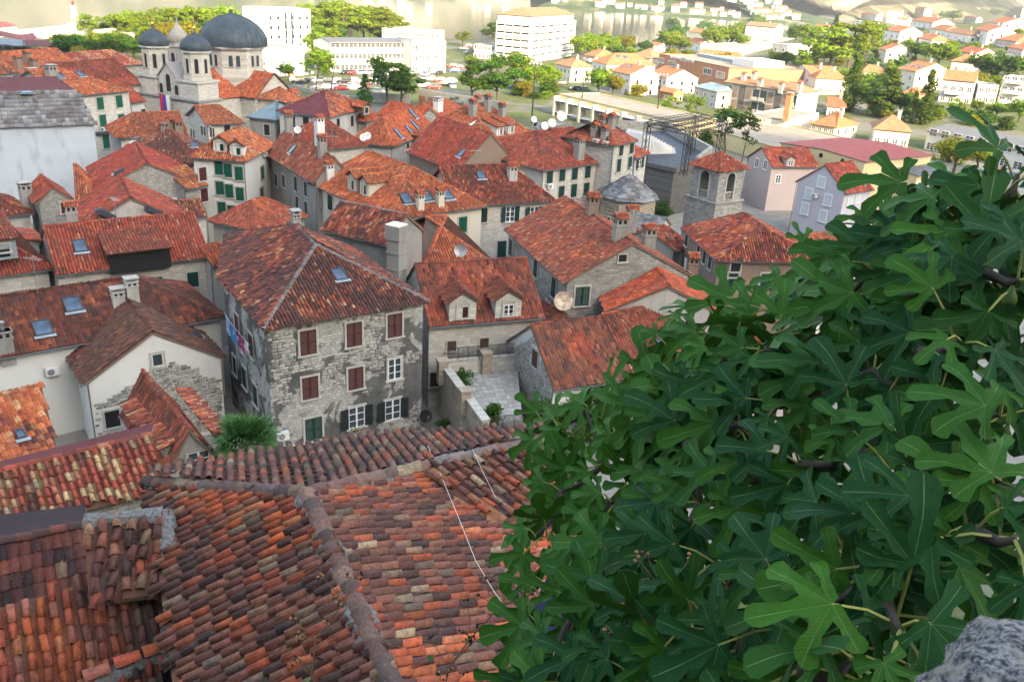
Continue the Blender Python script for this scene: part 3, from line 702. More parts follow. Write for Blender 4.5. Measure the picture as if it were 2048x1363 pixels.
# ---------------------------------------------------------------- houses with an irregular plan
def in_frame(p, m=20):
    d = p - CAMP; w = d.dot(CF)
    if w < .1: return False
    x = 1024 + FPX*d.dot(CR)/w; y = 681.5 - FPX*d.dot(CU)/w; return -m < x < 2048+m and -m < y < 1363+m
def tile_parts(roof, t, V, F, O, e, u, n, col, mat, limit, Wm, name='roof_tile', jit=.03, seed=1):
    """the nearest tiles in view become parts, the rest goes to the collector t"""
    rr = random.Random(seed); variants = []
    for k in range(4):
        v = V + np.random.default_rng(seed*10+k).normal(0, .006, V.shape); me = numpy_mesh(name, v, F, mat); variants.append(me)
    d = []
    for i in range(len(O)):
        w = Wm @ Vector(O[i]); d.append((w-CAMP).length if in_frame(w) else 1e6)
    order = np.argsort(d); single = [i for i in order[:limit] if d[i] < 1e5]; rest = np.setdiff1d(np.arange(len(O)), single)
    for i in single:
        a = rr.gauss(0, jit); b = rr.gauss(0, jit*.7); X = Vector(e); Y = Vector(u); Z = Vector(n)
        Mx = Matrix(((X.x, Y.x, Z.x, O[i][0]), (X.y, Y.y, Z.y, O[i][1]), (X.z, Y.z, Z.z, O[i][2]), (0,0,0,1))) @ Matrix.Rotation(a, 4, 'Z') @ Matrix.Rotation(b, 4, 'X')
        o = link(name, variants[rr.randrange(4)], roof, Mx); o.color = (*col[i], 1)
    if len(rest): t.add(V, F, O[rest], e, u, n, col[rest], jit)
def coppo_thick(seg, w, l, lift):
    """cover tile with a visible rim"""
    V = []; F = []
    for y, r, z in ((0, .5, lift), (l, .42, .004)):
        for k in range(seg+1):
            a = math.pi*(1-k/seg); V.append((w*r*math.cos(a), y, z + 1.08*w*r*math.sin(a)))
    for k in range(seg): F.append((k, k+1, seg+2+k, seg+1+k))
    i = len(V)
    for k in range(seg+1):
        a = math.pi*(1-k/seg); r = .5-.075; V.append((w*r*math.cos(a), .012, lift + 1.08*w*r*math.sin(a) - .004))
    for k in range(seg): F.append((i+k, i+k+1, k+1, k))
    for k in range(seg+1):
        a = math.pi*(1-k/seg); r = .5-.09; V.append((w*r*math.cos(a), l*.5, lift*.4 + 1.08*w*r*math.sin(a) - .01))
    j = i+seg+1
    for k in range(seg): F.append((j+k, j+k+1, i+k+1, i+k))
    return np.array(V, float), np.array(F, int)
class PolyHouse(House):
    """planes: {key: [world points]} with per-plane palette; outline: world points of the wall line (counterclockwise from above); faces: {key: (i, j)} wall names"""
    def __init__(s, name, label, outline, ztop, planes, pal, wall='stone', base=0, cat='house', group=None, inset=.3, faces=None, ridges=(), patch=None, pt=.55, pw=.24, pl=.36, kind='coppo', seg=3, singles=0, walltops=None, mortar=True, rpal='old', rw=.3, tileseed=1, jit=.035):
        o0 = outline[0]; d = outline[1]-outline[0]; s.rz = math.atan2(d.y, d.x); s.name = name; s.rects = []
        s.root = thing(name, label, cat, (o0.x, o0.y, base), s.rz, group)
        s.W = Matrix.Translation((o0.x, o0.y, base)) @ Matrix.Rotation(s.rz, 4, 'Z'); s.Wi = s.W.inverted()
        lo = [s.Wi @ v for v in outline]; s.h = ztop - base; s.rise = 2; n = len(lo); s.L = 5; s.D = 5
        ins = []
        for k in range(n):
            a, b, c = lo[k-1], lo[k], lo[(k+1) % n]; d1 = (b-a); d1.z = 0; d1.normalize(); d2 = (c-b); d2.z = 0; d2.normalize()
            n1 = Vector((-d1.y, d1.x, 0)); n2 = Vector((-d2.y, d2.x, 0)); m = (n1+n2); m = m/max(m.dot(n1), .35); ins.append(Vector((b.x, b.y, 0)) + m*inset)
        s.corners = ins; s.faces = faces or {}
        b = MB()
        for k in range(n):
            p, q = ins[k], ins[(k+1) % n]; za = lo[k].z - .12 + .1*inset; zb = lo[(k+1) % n].z - .12 + .1*inset
            pts = [p-Vector((0,0,.6)), q-Vector((0,0,.6)), Vector((q.x, q.y, zb)), Vector((p.x, p.y, za))]
            if walltops and k in walltops: w = s.Wi @ walltops[k]; pts = pts[:3] + [Vector(((p.x+q.x)/2 if False else w.x, w.y, w.z-.1))] + pts[3:]
            b.face(pts)
        s.wall = obj('wall', b, M[wall], s.root)
        s.planes = {}; b = MB(); t = Tiles(tileseed)
        bs = {}
        s.roof = None; grids = []
        for k, pts in planes.items():
            L_ = [s.Wi @ v for v in pts]
            if newell(L_).z < 0: L_ = L_[::-1]
            s.planes[k] = L_; b.slab(L_, .16, 0, 1)
        s.roof = obj('roof', b, [M['deck'], M['deck2']], s.root)
        for k, L_ in s.planes.items():
            p = pal[k] if isinstance(pal, dict) else pal
            if p.endswith('_sheet') or p == 'slate_sheet':
                bb = MB(); bb.slab([q+Vector((0,0,.05)) for q in L_], .03); obj('roof_sheet', bb, M[p], s.roof); continue
            kk = kind[k] if isinstance(kind, dict) else kind; pw_ = pw[k] if isinstance(pw, dict) else pw
            pa = patch.get(k) if isinstance(patch, dict) else patch
            O, e, u, nn, col = t.grid(L_, p, pw_, pl, seg, kk, .04, pa, pt)
            V, F = coppo_thick(seg, pw_*.70, pl*1.13, .05) if (singles and kk == 'coppo') else tmpl(kk, seg, pw_*(.76 if kk == 'coppo' else 1), pl*1.12, .04)
            if singles:
                if kk == 'coppo':      # the channel tiles between the covers, darkened to paint shade into the gaps
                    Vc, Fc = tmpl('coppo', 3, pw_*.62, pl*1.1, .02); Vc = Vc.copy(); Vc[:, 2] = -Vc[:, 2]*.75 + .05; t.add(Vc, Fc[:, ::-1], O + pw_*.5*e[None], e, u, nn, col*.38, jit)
                grids.append((V, F, O, e, u, nn, col))
            else: t.add(V, F, O, e, u, nn, col, jit)
        if grids:
            alld = []
            for gi, g in enumerate(grids):
                for i in range(len(g[2])):
                    w = s.W @ Vector(g[2][i]); alld.append(((w-CAMP).length if in_frame(w) else 1e6, gi))
            alld.sort(); cnt = [0]*len(grids)
            for d_, gi in alld[:singles]:
                if d_ < 1e5: cnt[gi] += 1
            for gi, g in enumerate(grids): tile_parts(s.roof, t, *g, M['tile1'], cnt[gi], s.W, seed=tileseed+gi, jit=jit)
        for a, c in ridges:
            t.ridge(s.Wi @ a, s.Wi @ c, rpal, rw, .38, 5, mortar)
        t.build('roof_tiles', s.roof, M['tile'])
    def wp(s, face):
        i, j = s.faces[face]; p, q = s.corners[i], s.corners[j]; a = (q-p).normalized(); return p, a, Vector((a.y, -a.x, 0))
    def wm(s, face, p):
        o, a, n = s.wp(face); return Matrix.Translation(p) @ Matrix.Rotation(math.atan2(a.y, a.x), 4, 'Z')
def V3(x, y, z): return Vector((x, y, z))
def plane_hit(p0, p1, p2):
    n = (p1-p0).cross(p2-p0)
    def f(px, py):
        d = ray(px, py); return CAMP + d*((p0-CAMP).dot(n)/d.dot(n))
    return f

# ---------------------------------------------------------------- the near roofs under the wall
AP = P(615, 990, 21); NE = P(780, 1363, 21); e1 = (NE-AP).normalized(); e2 = V3(-e1.y, e1.x, 0)
def FL(a, b, z): v = AP + e1*a + e2*b; v.z = z; return v
hl = FL(-4.0, -2.9, 19.55); hr = P(1092, 878, 19.5); ne = FL(8.6, 0, 21); nl = FL(8.6, -3.05, 19.55); nr = FL(8.6, 6.2, 19.45); eb = P(762, 866, 19.35)
vb = FL(-1.0, 6.4, 19.5)
rpl = plane_hit(AP, ne, nr)
near = PolyHouse('weathered_house', 'near old house under the viewpoint with lichen covered weathered barrel tiles and long mortared ridge', [nl, nr, FL(-1.4, 6.9, 19.4), hr, eb, hl], 19.4,
    {'left': [AP, hl, nl, ne], 'right': [ne, nr, rpl(1180, 1075), rpl(985, 1046), rpl(832, 944), AP], 'back': [AP, hr, eb, hl]}, 'old', 'rubble', base=11.5, patch={'left': 'newpatch', 'right': 'newpatch', 'back': None}, pt=.42, pw=.235, pl=.36, seg=6, singles=300,
    ridges=[(AP, ne), (hl, AP), (hr, AP)], rpal='ridge', rw=.37, tileseed=11, mortar=False)
# little wing with its own slope towards the viewer and the rusty valley sheet
wt0, wt1 = P(862, 926, 20.45), P(1110, 880, 20.35); wgf = plane_hit(wt0, wt1, rpl(990, 1050)+V3(0,0,.06))
wg = PolyHouse('small_lean_to', 'yellowish old tiled lean-to roof beside the fig, above a rusty valley', [wgf(985, 1040), wgf(1135, 1040), wt1, wt0], 19.4, {'front': [wt0, wgf(850, 948), wgf(985, 1040), wgf(1135, 1040), wt1]}, 'beige' if False else 'old', 'rubble', base=11.5, pw=.25, pl=.38, seg=6, singles=120, tileseed=23, ridges=[(wt0, wt1)], inset=.1)
b = MB(); v0, v1 = rpl(838, 950)+V3(0,0,.06), rpl(985, 1052)+V3(0,0,.06); sd = V3(.16, .05, 0)
b.face([v0-sd, v1-sd, v1+sd, v0+sd]); b.face([v0+sd, v1+sd, v1+sd*2+V3(0,0,.12), v0+sd*2+V3(0,0,.12)]); obj('valley_sheet', b, M['rust'], wg.root, wg.Wi)
# mortar bed along the main ridge and the left valley
def mortar_strip(parent, Wi, pts, w, h, seed):
    r_ = random.Random(seed); b = MB(); prev = None
    for k, (p, q) in enumerate(zip(pts, pts[1:])):
        n = max(2, int((q-p).length/.07)); d = (q-p).normalized(); s_ = d.cross(V3(0,0,1)).normalized()
        for i in range(n):
            c = p + d*((q-p).length*i/n); wv = w*(1+.22*math.sin(i*.23+seed)+.12*math.sin(i*.71))*r_.uniform(.92, 1.08); hv = h*r_.uniform(.8, 1.15)
            cur = [c - s_*wv + V3(0,0,-.05), c - s_*wv*.7 + V3(0,0,hv*.8), c + V3(0,0,hv), c + s_*wv*.7 + V3(0,0,hv*.8), c + s_*wv + V3(0,0,-.05)]
            if prev:
                for a in range(4): b.face([prev[a], prev[a+1], cur[a+1], cur[a]])
            prev = cur
    return obj('mortar_bed', b, M['oldmortar'], parent, Wi)
mortar_strip(near.roof, near.Wi, [AP, ne], .235, .09, 1); mortar_strip(near.roof, near.Wi, [AP, hr], .2, .06, 2); mortar_strip(near.roof, near.Wi, [AP, hl], .15, .05, 4)
# lower roof on the left
q0, q1 = P(-60, 1232, 19.2), P(172, 1164, 19.25); lf = plane_hit(q0, q1, P(62, 1363, 18.35))
low = PolyHouse('barrel_roof_house', 'low old barrel tiled roof at the bottom left corner, orange towards its eave', [lf(-120, 1480), lf(330, 1480), lf(322, 1300), lf(338, 1150), q1, q0], 18, {'main': [q0, lf(-120, 1480), lf(330, 1480), lf(322, 1300), lf(338, 1150), q1]}, 'old', 'rubble', base=11.5, patch='newpatch', pt=-.15, pw=.24, pl=.34, seg=6, singles=300, tileseed=31, inset=.15)
b = MB(); k0, k1 = lf(170, 1366), lf(345, 1296); t_ = Tiles(5); t_.ridge(low.Wi @ (k0+V3(0,0,.12)), low.Wi @ (k1+V3(0,0,.12)), 'newpatch', .3, .42, 6); t_.build('ridge_tiles', low.roof, M['tile']); mortar_strip(low.roof, low.Wi, [k0, k1], .22, .1, 7)
mortar_strip(low.roof, low.Wi, [lf(325, 1310), lf(338, 1155)], .16, .14, 3)
u0, u1 = P(168, 1040, 20.1), P(332, 1026, 20.1); uf = plane_hit(u0, u1, P(190, 1172, 19.45))
pt_ = PolyHouse('broken_roof', 'small broken patch of old roof with slipped orange channel tiles between two valleys', [uf(180, 1160), uf(338, 1140), u1, u0], 19.4, {'m': [u0, uf(178, 1205), uf(338, 1185), u1]}, 'mixed', 'rubble', base=11.5, patch='old', pt=.2, pw=.27, pl=.33, seg=6, singles=140, tileseed=41, inset=.1, jit=.12, ridges=())
mortar_strip(pt_.roof, pt_.Wi, [u0, u1], .2, .10, 9); mortar_strip(pt_.roof, pt_.Wi, [u1, uf(340, 1150)], .18, .12, 12)
# dark roof of roll tiles with a corrugated back
d0, d1 = P(-40, 1092, 17), P(168, 1050, 17); df = plane_hit(d0, d1, P(0, 1260, 15.6)); bk = plane_hit(d0, d1, P(0, 1030, 16.2))
dk = PolyHouse('dark_house', 'dark red roof of interlocking tiles with dark corrugated sheet on its far side', [df(-60, 1330), df(190, 1330), d1, bk(172, 1012), bk(-40, 1036), d0], 16, {'front': [d0, df(-60, 1330), df(190, 1330), d1], 'back': [d1, bk(172, 1012), bk(-40, 1036), d0]}, {'front': 'dark', 'back': 'dark_sheet'}, 'rubble', base=9, pw=.25, pl=.40, seg=4, kind='marseille', singles=300, tileseed=51, patch={'front': 'red'}, pt=1.15, ridges=[(d0, d1)], rpal='dark', mortar=False, inset=.2, jit=.012)
# beige and red barrel roof with a purple corrugated back slope
g0, g1 = P(-40, 952, 14), P(302, 870, 14); gf = plane_hit(g0, g1, P(312, 976, 12.9)); gb = plane_hit(g0, g1, P(300, 848, 13.7))
bg = PolyHouse('barrel_house', 'red and cream barrel tiled roof in straight rows with purple sheet behind its ridge', [gf(-60, 1075), gf(318, 985), g1, gb(306, 848), gb(-40, 934), g0], 13, {'front': [g0, gf(-60, 1075), gf(318, 985), g1], 'back': [g1, gb(306, 848), gb(-40, 934), g0]}, {'front': 'beige', 'back': 'purple_sheet'}, 'rubble', base=3, pw=.265, pl=.38, seg=5, singles=300, tileseed=61, ridges=[(g0, g1)], rpal='red', mortar=False, inset=.2, jit=.02)
# orange roof of flat tiles at the left edge
m0, m1 = P(-60, 804, 9), P(83, 771, 9); mf = plane_hit(m0, m1, P(112, 896, 7.4))
og = PolyHouse('orange_house', 'orange interlocking tile roof at the left edge with a small blue glass tile', [mf(-60, 945), mf(114, 898), m1, m0], 8, {'front': [m0, mf(-60, 945), mf(114, 898), m1]}, 'orange', 'greyp', base=1, pw=.30, pl=.42, seg=4, kind='marseille', singles=300, tileseed=71, patch='mixed', pt=.7, inset=.2, ridges=[(m0, m1)], rpal='orange', mortar=False, jit=.012)
og.sky([(42, 872)], .3, .5)
# ================================================================ setting
def ground_mat():
    t = NT('ground'); co = t.obj_co(); n = t.noise(co, .05, 5, .6); n2 = t.noise(co, .6, 5, .65); n3 = t.noise(co, 6, 4)
    sp = t.node('ShaderNodeSeparateXYZ'); t.put(sp.inputs[0], co)
    pave = t.mix(t.ramp(n2, .35, .7), (.30,.28,.25), (.20,.19,.17)); green = t.mix(t.ramp(n2, .35, .65), (.045,.085,.02), (.13,.13,.055))
    far = t.ramp(sp.outputs[1], 165, 205); hill = t.ramp(sp.outputs[2], .5, 4); near = t.ramp(sp.outputs[1], 46, 38)
    g = t.math('MAXIMUM', t.math('MAXIMUM', hill, near), t.math('MULTIPLY', far, t.ramp(n, .42, .5)))
    far_p = t.mix(t.ramp(n2, .3, .7), (.17,.165,.155), (.125,.12,.115))
    col = t.mix(g, t.mix(far, pave, far_p), green); t.bump(n3, .3, .03); return t.done(col, .95)
M['ground'] = ground_mat()
def grid_sheet(name, xs, ys, fz, mat, kind='structure', smooth=True):
    V = [(x, y, fz(x, y)) for y in ys for x in xs]; n = len(xs); F = [(j*n+i, j*n+i+1, (j+1)*n+i+1, (j+1)*n+i) for j in range(len(ys)-1) for i in range(n-1)]
    me = numpy_mesh(name, np.array(V), np.array(F), mat, smooth=smooth); o = link(name, me, kind=kind); return o
def spaced(a, b, d0, d1):
    out = [a]
    while out[-1] < b: out.append(out[-1] + d0 + (d1-d0)*(out[-1]-a)/(b-a))
    return out
xs_ = [-x for x in spaced(4, 900, 5, 60)][::-1] + spaced(0, 1500, 5, 45); ys_ = spaced(-8, 60, 1.2, 3) + spaced(64, 560, 4, 8)[1:] + spaced(570, 2200, 12, 70)
grid_sheet('ground', xs_, ys_, height, M['ground'])
def sea_mat():
    t = NT('sea'); co = t.obj_co(); mp = t.node('ShaderNodeMapping'); mp.inputs['Scale'].default_value = (.25, .8, 1); t.put(mp.inputs[0], co)
    n = t.noise(mp.outputs[0], .5, 6, .62); n2 = t.noise(co, .012, 3)
    t.b.inputs['Specular IOR Level'].default_value = .6; t.bump(n, .35, .12)
    return t.done(t.mix(t.ramp(n2, .35, .65), (.085,.095,.065), (.09,.10,.085)), .07)
M['sea'] = sea_mat()
b = MB(); b.face([(-6000, 200, -2), (9000, 200, -2), (9000, 12000, -2), (-6000, 12000, -2)]); obj('sea', b, M['sea'], kind='structure')
def mount_mat(name, rock, green, thr, sc):
    t = NT(name); co = t.obj_co(); n = t.noise(co, sc, 6, .62, .3); n2 = t.noise(co, sc*9, 5, .65)
    f = t.ramp(t.math('ADD', n, t.math('MULTIPLY', t.math('SUBTRACT', n2, .5), .5)), thr-.07, thr+.07)
    c = t.mix(f, t.mix(t.ramp(n2, .35, .65), green, tuple(x*.5 for x in green)), t.mix(t.ramp(n2, .35, .65), rock, tuple(x*.6 for x in rock)))
    t.bump(n2, .8, 3.0); return t.done(c, .95)
M['mount'] = mount_mat('mountain_rock', (.36,.32,.26), (.07,.09,.04), .50, .004); M['hillgreen'] = mount_mat('hill_scrub', (.34,.30,.20), (.05,.095,.03), .60, .02); M['shademount'] = mount_mat('near_mountain', (.30,.28,.25), (.06,.08,.035), .5, .02)
def band(name, shore, prof, mat, sub=26, amp=.18, seed=1):
    """a range of hills: shore polyline (x,y), profile [(inland distance, height)]"""
    r_ = np.random.default_rng(seed); pts = []
    for (a, c) in zip(shore, shore[1:]):
        for k in range(sub): pts.append(Vector((a[0]+(c[0]-a[0])*k/sub, a[1]+(c[1]-a[1])*k/sub, 0)))
    V = []; m = len(prof); ph = r_.uniform(0, 6, 8)
    for i, p in enumerate(pts):
        q = pts[min(i+1, len(pts)-1)] - pts[max(i-1, 0)]; n = Vector((-q.y, q.x, 0)).normalized()
        for j, (d, h) in enumerate(prof):
            w = 1 + amp*(math.sin(p.x*.011+ph[0]) + .6*math.sin(p.x*.029+ph[1]+j) + .4*math.sin(p.x*.07+ph[2]+2*j)) if j > 1 else 1
            V.append(p + n*d*(1+.08*math.sin(p.x*.05+j)) + Vector((0, 0, h*w)))
    F = [(i*m+j, (i+1)*m+j, (i+1)*m+j+1, i*m+j+1) for i in range(len(pts)-1) for j in range(m-1)]
    return link(name, numpy_mesh(name, np.array([tuple(v) for v in V]), np.array(F), mat, smooth=True), kind='structure')
SHORE = [(-1900, 800), (-900, 1120), (-300, 1165), (10, 1172), (150, 1112), (276, 1064), (330, 1090), (420, 1300), (500, 1900)]
band('far_shore_slope', SHORE[:4], [(-14, -4), (0, -.5), (25, 3), (70, 22), (150, 60), (260, 110), (420, 170), (700, 240)], M['mount'], seed=4)
band('far_shore_hill', SHORE[3:], [(-14, -4), (0, -.5), (25, 2), (70, 12), (150, 30), (260, 55), (420, 85), (700, 120)], M['hillgreen'], seed=2)
band('far_mountain', [(-2600, 1500), (-1200, 1750), (-300, 1900), (300, 1800), (440, 1360), (760, 1750), (1500, 2700), (3200, 4600), (5200, 6000)], [(-20, -4), (0, 0), (60, 25), (200, 100), (500, 230), (900, 330), (1500, 400)], M['mount'], seed=3)
# the mountain behind the viewpoint that keeps the old town in shade
RID = [(-420, -230, 230), (-180, -330, 430), (-50, -349, 520), (205, -306, 404), (300, -305, 346), (375, -301, 318), (550, -373, 289), (760, -420, 300), (1000, -420, 260)]
def ridge_at(x):
    return lerp_tab([(a, b_) for a, b_, c in RID], x), lerp_tab([(a, c) for a, b_, c in RID], x)*math.tan(SUN_EL)/math.tan(R(30))
def mountain_mesh():
    xs = [-420 + 20*i for i in range(72)]; V = []; ts = [0, .04, .1, .2, .3, .42, .55, .7, .85, 1.0, 1.15, 1.4, 1.8]
    for x in xs:
        ry, rh = ridge_at(x)
        for t in ts:
            y0 = -9; y = y0 + (ry-y0)*t; z = (29 if abs(x) < 60 else max(0, 29-(abs(x)-60)*.5)); base = z
            s_ = t if t <= 1 else max(0, 1-(t-1)*1.1)
            w = math.sin(x*.05+t*5)*.03 + math.sin(x*.13+t*9)*.02
            V.append((x + 6*math.sin(x*.3+t*7), y, base*(1-min(t,1)) + rh*(s_**.92 + w*math.sin(min(t,1)*math.pi)) - .3 - (0 if t > 0 else 2)))
    m = len(ts); F = [(i*m+j, (i+1)*m+j, (i+1)*m+j+1, i*m+j+1) for i in range(len(xs)-1) for j in range(m-1)]
    return link('mountain', numpy_mesh('mountain', np.array(V), np.array(F), M['shademount'], smooth=True), kind='structure')
mountain_mesh()

HAZE = .00015
# ================================================================ old town
HS = {}
def vstone_mat(one=False):
    t = NT('stone_blocks'); a = t.node('ShaderNodeAttribute'); a.attribute_name = 'Col'; co = t.obj_co()
    if one: a = t.node('ShaderNodeObjectInfo'); ad = t.node('ShaderNodeVectorMath', operation='MULTIPLY_ADD'); t.put(ad.inputs[0], co); ad.inputs[1].default_value = (.2, .05, .1); t.put(ad.inputs[2], a.outputs['Location']); co = ad.outputs[0]
    col = t.mix(t.math('MULTIPLY', t.ramp(t.noise(co, 7, 5, .7), .45, .7), .55), a.outputs['Color'], (.13,.125,.12)); t.bump(t.noise(co, 25, 3), .35, .02); return t.done(col, .92)
M['vstone'] = vstone_mat(); M['vstone1'] = vstone_mat(True)
for k_ in range(3): M['paving%d' % k_] = plain('terrace_paving_%d' % k_, tuple(v*(.88+.12*k_) for v in (.34,.335,.32)), .9, .18, 2)
M['rustdish'] = plain('rusty_white_paint', (.62,.48,.36), .6, .5, 2.5)
def H(key, *a, **k): HS[key] = House(*a, **k); return HS[key]
# --- the grey house in the middle
z0 = 10.0
mA, mB, mC = P(525,660,z0), P(860,604,z0), P(436,556,z0); mD = P(452,470,z0)
mu = (mB-mA).normalized(); mv = Vector((-mu.y, mu.x, 0)); apx = P(632,490,12.9); rb = P(592,449,12.9)
mE = mB + mv*((rb-mB).dot(mv)+1.5)
main = PolyHouse('stone_house', 'tall stained grey stone house with patchy render, maroon upper shutters and dark mottled hip roof', [mA, mB, mE, mD, mC], z0,
    {'front': [mA, mB, apx], 'left': [mC, mA, apx, rb], 'left2': [mD, mC, rb], 'right': [mB, mE, rb, apx], 'back': [mE, mD, rb]}, 'dark', 'patchy', base=0, faces={'F': (0, 1), 'R': (1, 2), 'L': (4, 0)}, patch='mixed', pt=.35, pw=.24, pl=.36, seg=4, ridges=[(mA, apx), (mB, apx), (apx, rb)], rpal='dark', rw=.34, tileseed=81, inset=.35)
main.win('F', [(616,684), (708,668), (789,650)], 1.15, 1.7, 'closed', 'maroon', near=True)
main.win('F', [(620,774), (711,755)], 1.15, 1.65, 'closed', 'maroon', near=True); main.win('F', [(789,737)], 1.05, 1.6, 'white', near=True)
main.win('F', [(627,857)], 1.25, 1.7, 'closed', 'dkgreen', near=True); main.win('F', [(713,833), (785,818)], 1.2, 1.6, 'open', 'dkgreen', near=True)
main.win('L', [(475,650), (503,690)], 1.0, 1.6, 'closed', 'maroon', near=True); main.win('L', [(490,755), (512,790)], 1.0, 1.5, 'closed', 'dkgreen', near=True)
main.win('L', [(470,730)], .9, 1.4, 'dark', near=True)
main.ac('F', [(563,868)]); main.ac('L', [(493,697)]); main.sky([(678,552)], .75, 1.0); main.dishwall('F', [(846,827)], .5, 'black')
def flower_pots():
    b = MB(); 
    for k in range(4):
        x = -.42+.28*k; b.tube([(x, -.02, 0), (x, -.02, .14)], [.06, .085], 7, 0)
        for q in range(14):
            c = Vector((x+rnd.uniform(-.1, .1), -.02+rnd.uniform(-.08, .06), .16+rnd.uniform(0, .14))); a = Vector((rnd.uniform(-1,1), rnd.uniform(-1,1), rnd.uniform(-1,1))).normalized()*.06; a2 = a.orthogonal().normalized()*.05
            b.face([c-a, c+a2, c+a, c-a2], 1)
    return b
M['potplant'] = plain('pot_plant_leaves', (.035,.10,.02), .7, .4, 8); M['terracotta'] = plain('terracotta', (.42,.16,.08), .85, .15, 5)
p = main.hitwall('F', 713, 860); fo = obj('flower_pots', flower_pots(), [M['terracotta'], M['potplant']], None, main.W @ main.wm('F', p + main.wp('F')[2]*.09)); tag(fo, 'row of small potted plants on the open green shuttered sill of the grey house', 'flower pots')
chimney(main.root, main.Wi @ P(632, 480, 12.6), .5, .5, 1.2, 'pipe', 'concrete') if False else None
chimney(main.root, main.Wi @ (rb + V3(0,0,-.1)), .55, .55, 1.0, 'slab', 'concrete')
def facing_stones(h, face, z0, z1, seed, bw=.36, bh=.2, mask=None, name='stone', mat='rubble', prot=.045, singles=0):
    """roughly squared stones standing proud of a wall; mask(x,z)->bool"""
    o, a, n = h.wp(face); ln = (h.corners[h.faces[face][1]]-h.corners[h.faces[face][0]]).length if isinstance(h, PolyHouse) else (h.L-2*h.ox if face in 'FB' else h.D-2*h.oy)
    r_ = np.random.default_rng(seed); V = []; F = []; C = []; k = 0; z = z0; row = 0; nsing = 0; svar = []
    for q in range(5 if singles else 0):
        vv = [(sx*sh*r_.uniform(.88, 1), -dp, sz*sh*r_.uniform(.85, 1)) for sh, dp in ((1, .1), (.8, 1)) for sx, sz in ((-1,-1),(1,-1),(1,1),(-1,1))]; svar.append(numpy_mesh('stone', np.array(vv), np.array([(4,5,6,7),(0,1,5,4),(1,2,6,5),(2,3,7,6),(3,0,4,7)]), M['vstone1']))
    while z < z1:
        hh = bh*r_.uniform(.8, 1.25); x = -r_.uniform(0, bw)
        while x < ln:
            w = bw*r_.uniform(.55, 1.45); g = .014
            if x > .0 and x+w < ln and not any(f_ == face and x+w > rx-rw/2-.2 and x < rx+rw/2+.2 and z+hh > rz_-.2 and z < rz_+rh+.2 for f_, rx, rz_, rw, rh in h.rects) and (mask is None or mask(x+w/2, z+hh/2)):
                j = lambda: r_.uniform(-.022, .022); pr = prot*r_.uniform(.5, 1.3); q = .03
                base = [(x+g+j(), z+g+j()), (x+w-g+j(), z+g+j()), (x+w-g+j(), z+hh-g+j()), (x+g+j(), z+hh-g+j())]
                cx, cz = x+w/2, z+hh/2
                c = r_.choice([0,0,0,1,2]); bc = [(.48,.465,.43), (.36,.35,.325), (.25,.245,.235)][c]; col = np.array(bc)*r_.uniform(.75, 1.12)
                if nsing < singles and w > bw*.9: nsing += 1; so_ = link('stone', svar[nsing % 5], h.wall, h.wm(face, o + a*(x+w/2) + Vector((0,0,z+hh/2))) @ Matrix.Diagonal((w/2-g, pr, hh/2-g, 1))); so_.color = (*col, 1); x += w; continue
                for (bx, bz), dep, sh in [(p_, .012, 1.0) for p_ in base] + [(p_, pr, .78) for p_ in base]:
                    V.append(tuple(o + a*(cx+(bx-cx)*sh) + n*dep + Vector((0, 0, cz+(bz-cz)*sh))))
                for f in ((4,5,6,7), (0,1,5,4), (1,2,6,5), (2,3,7,6), (3,0,4,7)): F.append(tuple(k+i for i in f))
                C += [col]*8; k += 8
            x += w
        z += hh; row += 1
    me = numpy_mesh(name, np.array(V), np.array(F), M['vstone'], np.array(C)); return link('facing_stones', me, h.wall, kind='stuff')
def noise2(seed):
    r_ = random.Random(seed); ph = [r_.uniform(0, 6.28) for _ in range(8)]
    return lambda x, z: math.sin(x*.9+ph[0]+.8*math.sin(z*1.3+ph[4])) + math.sin(z*1.15+ph[1]+.7*math.sin(x*1.1+ph[5])) + .6*math.sin(x*2.6+z*1.7+ph[2]) + .5*math.sin(x*1.9-z*3.1+ph[3])
_n = noise2(4); facing_stones(main, 'F', .3, 9.6, 3, .38, .2, lambda x, z: _n(x, z) + (z-5.0)*.26 - max(0, x-6.5)*.16 > .12, singles=300)
# --- its back wing with the tall concrete chimney
H('wing', 'ridge_wing', 'dark mottled back wing whose mortared ridge adjoins the big grey house', (640,459), (776,490), 5.2, 11.0, 1.9, 'x', (0, 0), 'mixed', 'greyp', patch='dark', mortar=True, base=0)
c_ = P(793, 545, 9.3); stk = thing('chimney_stack', 'tall square grey concrete chimney stack capped with white slabs beside the dark roof', 'chimney', (c_.x, c_.y, 6), HS['wing'].rz)
b = MB(); b.box(-.56,.56,-.5,.5,0,6.6,0); b.box(-.66,.66,-.6,.6,6.0,7.1,0); b.box(-.62,.62,-.56,.56,4.9,5.05,0); b.box(-.62,.62,-.56,.56,3.6,3.72,0); obj('stack', b, M['greyp'], stk)
b = MB()
for k in range(5): b.box(-.66+.265*k, -.66+.265*k+.22, -.6, .6, 7.1, 7.17)
obj('cap_slabs', b, M['paint'], stk)
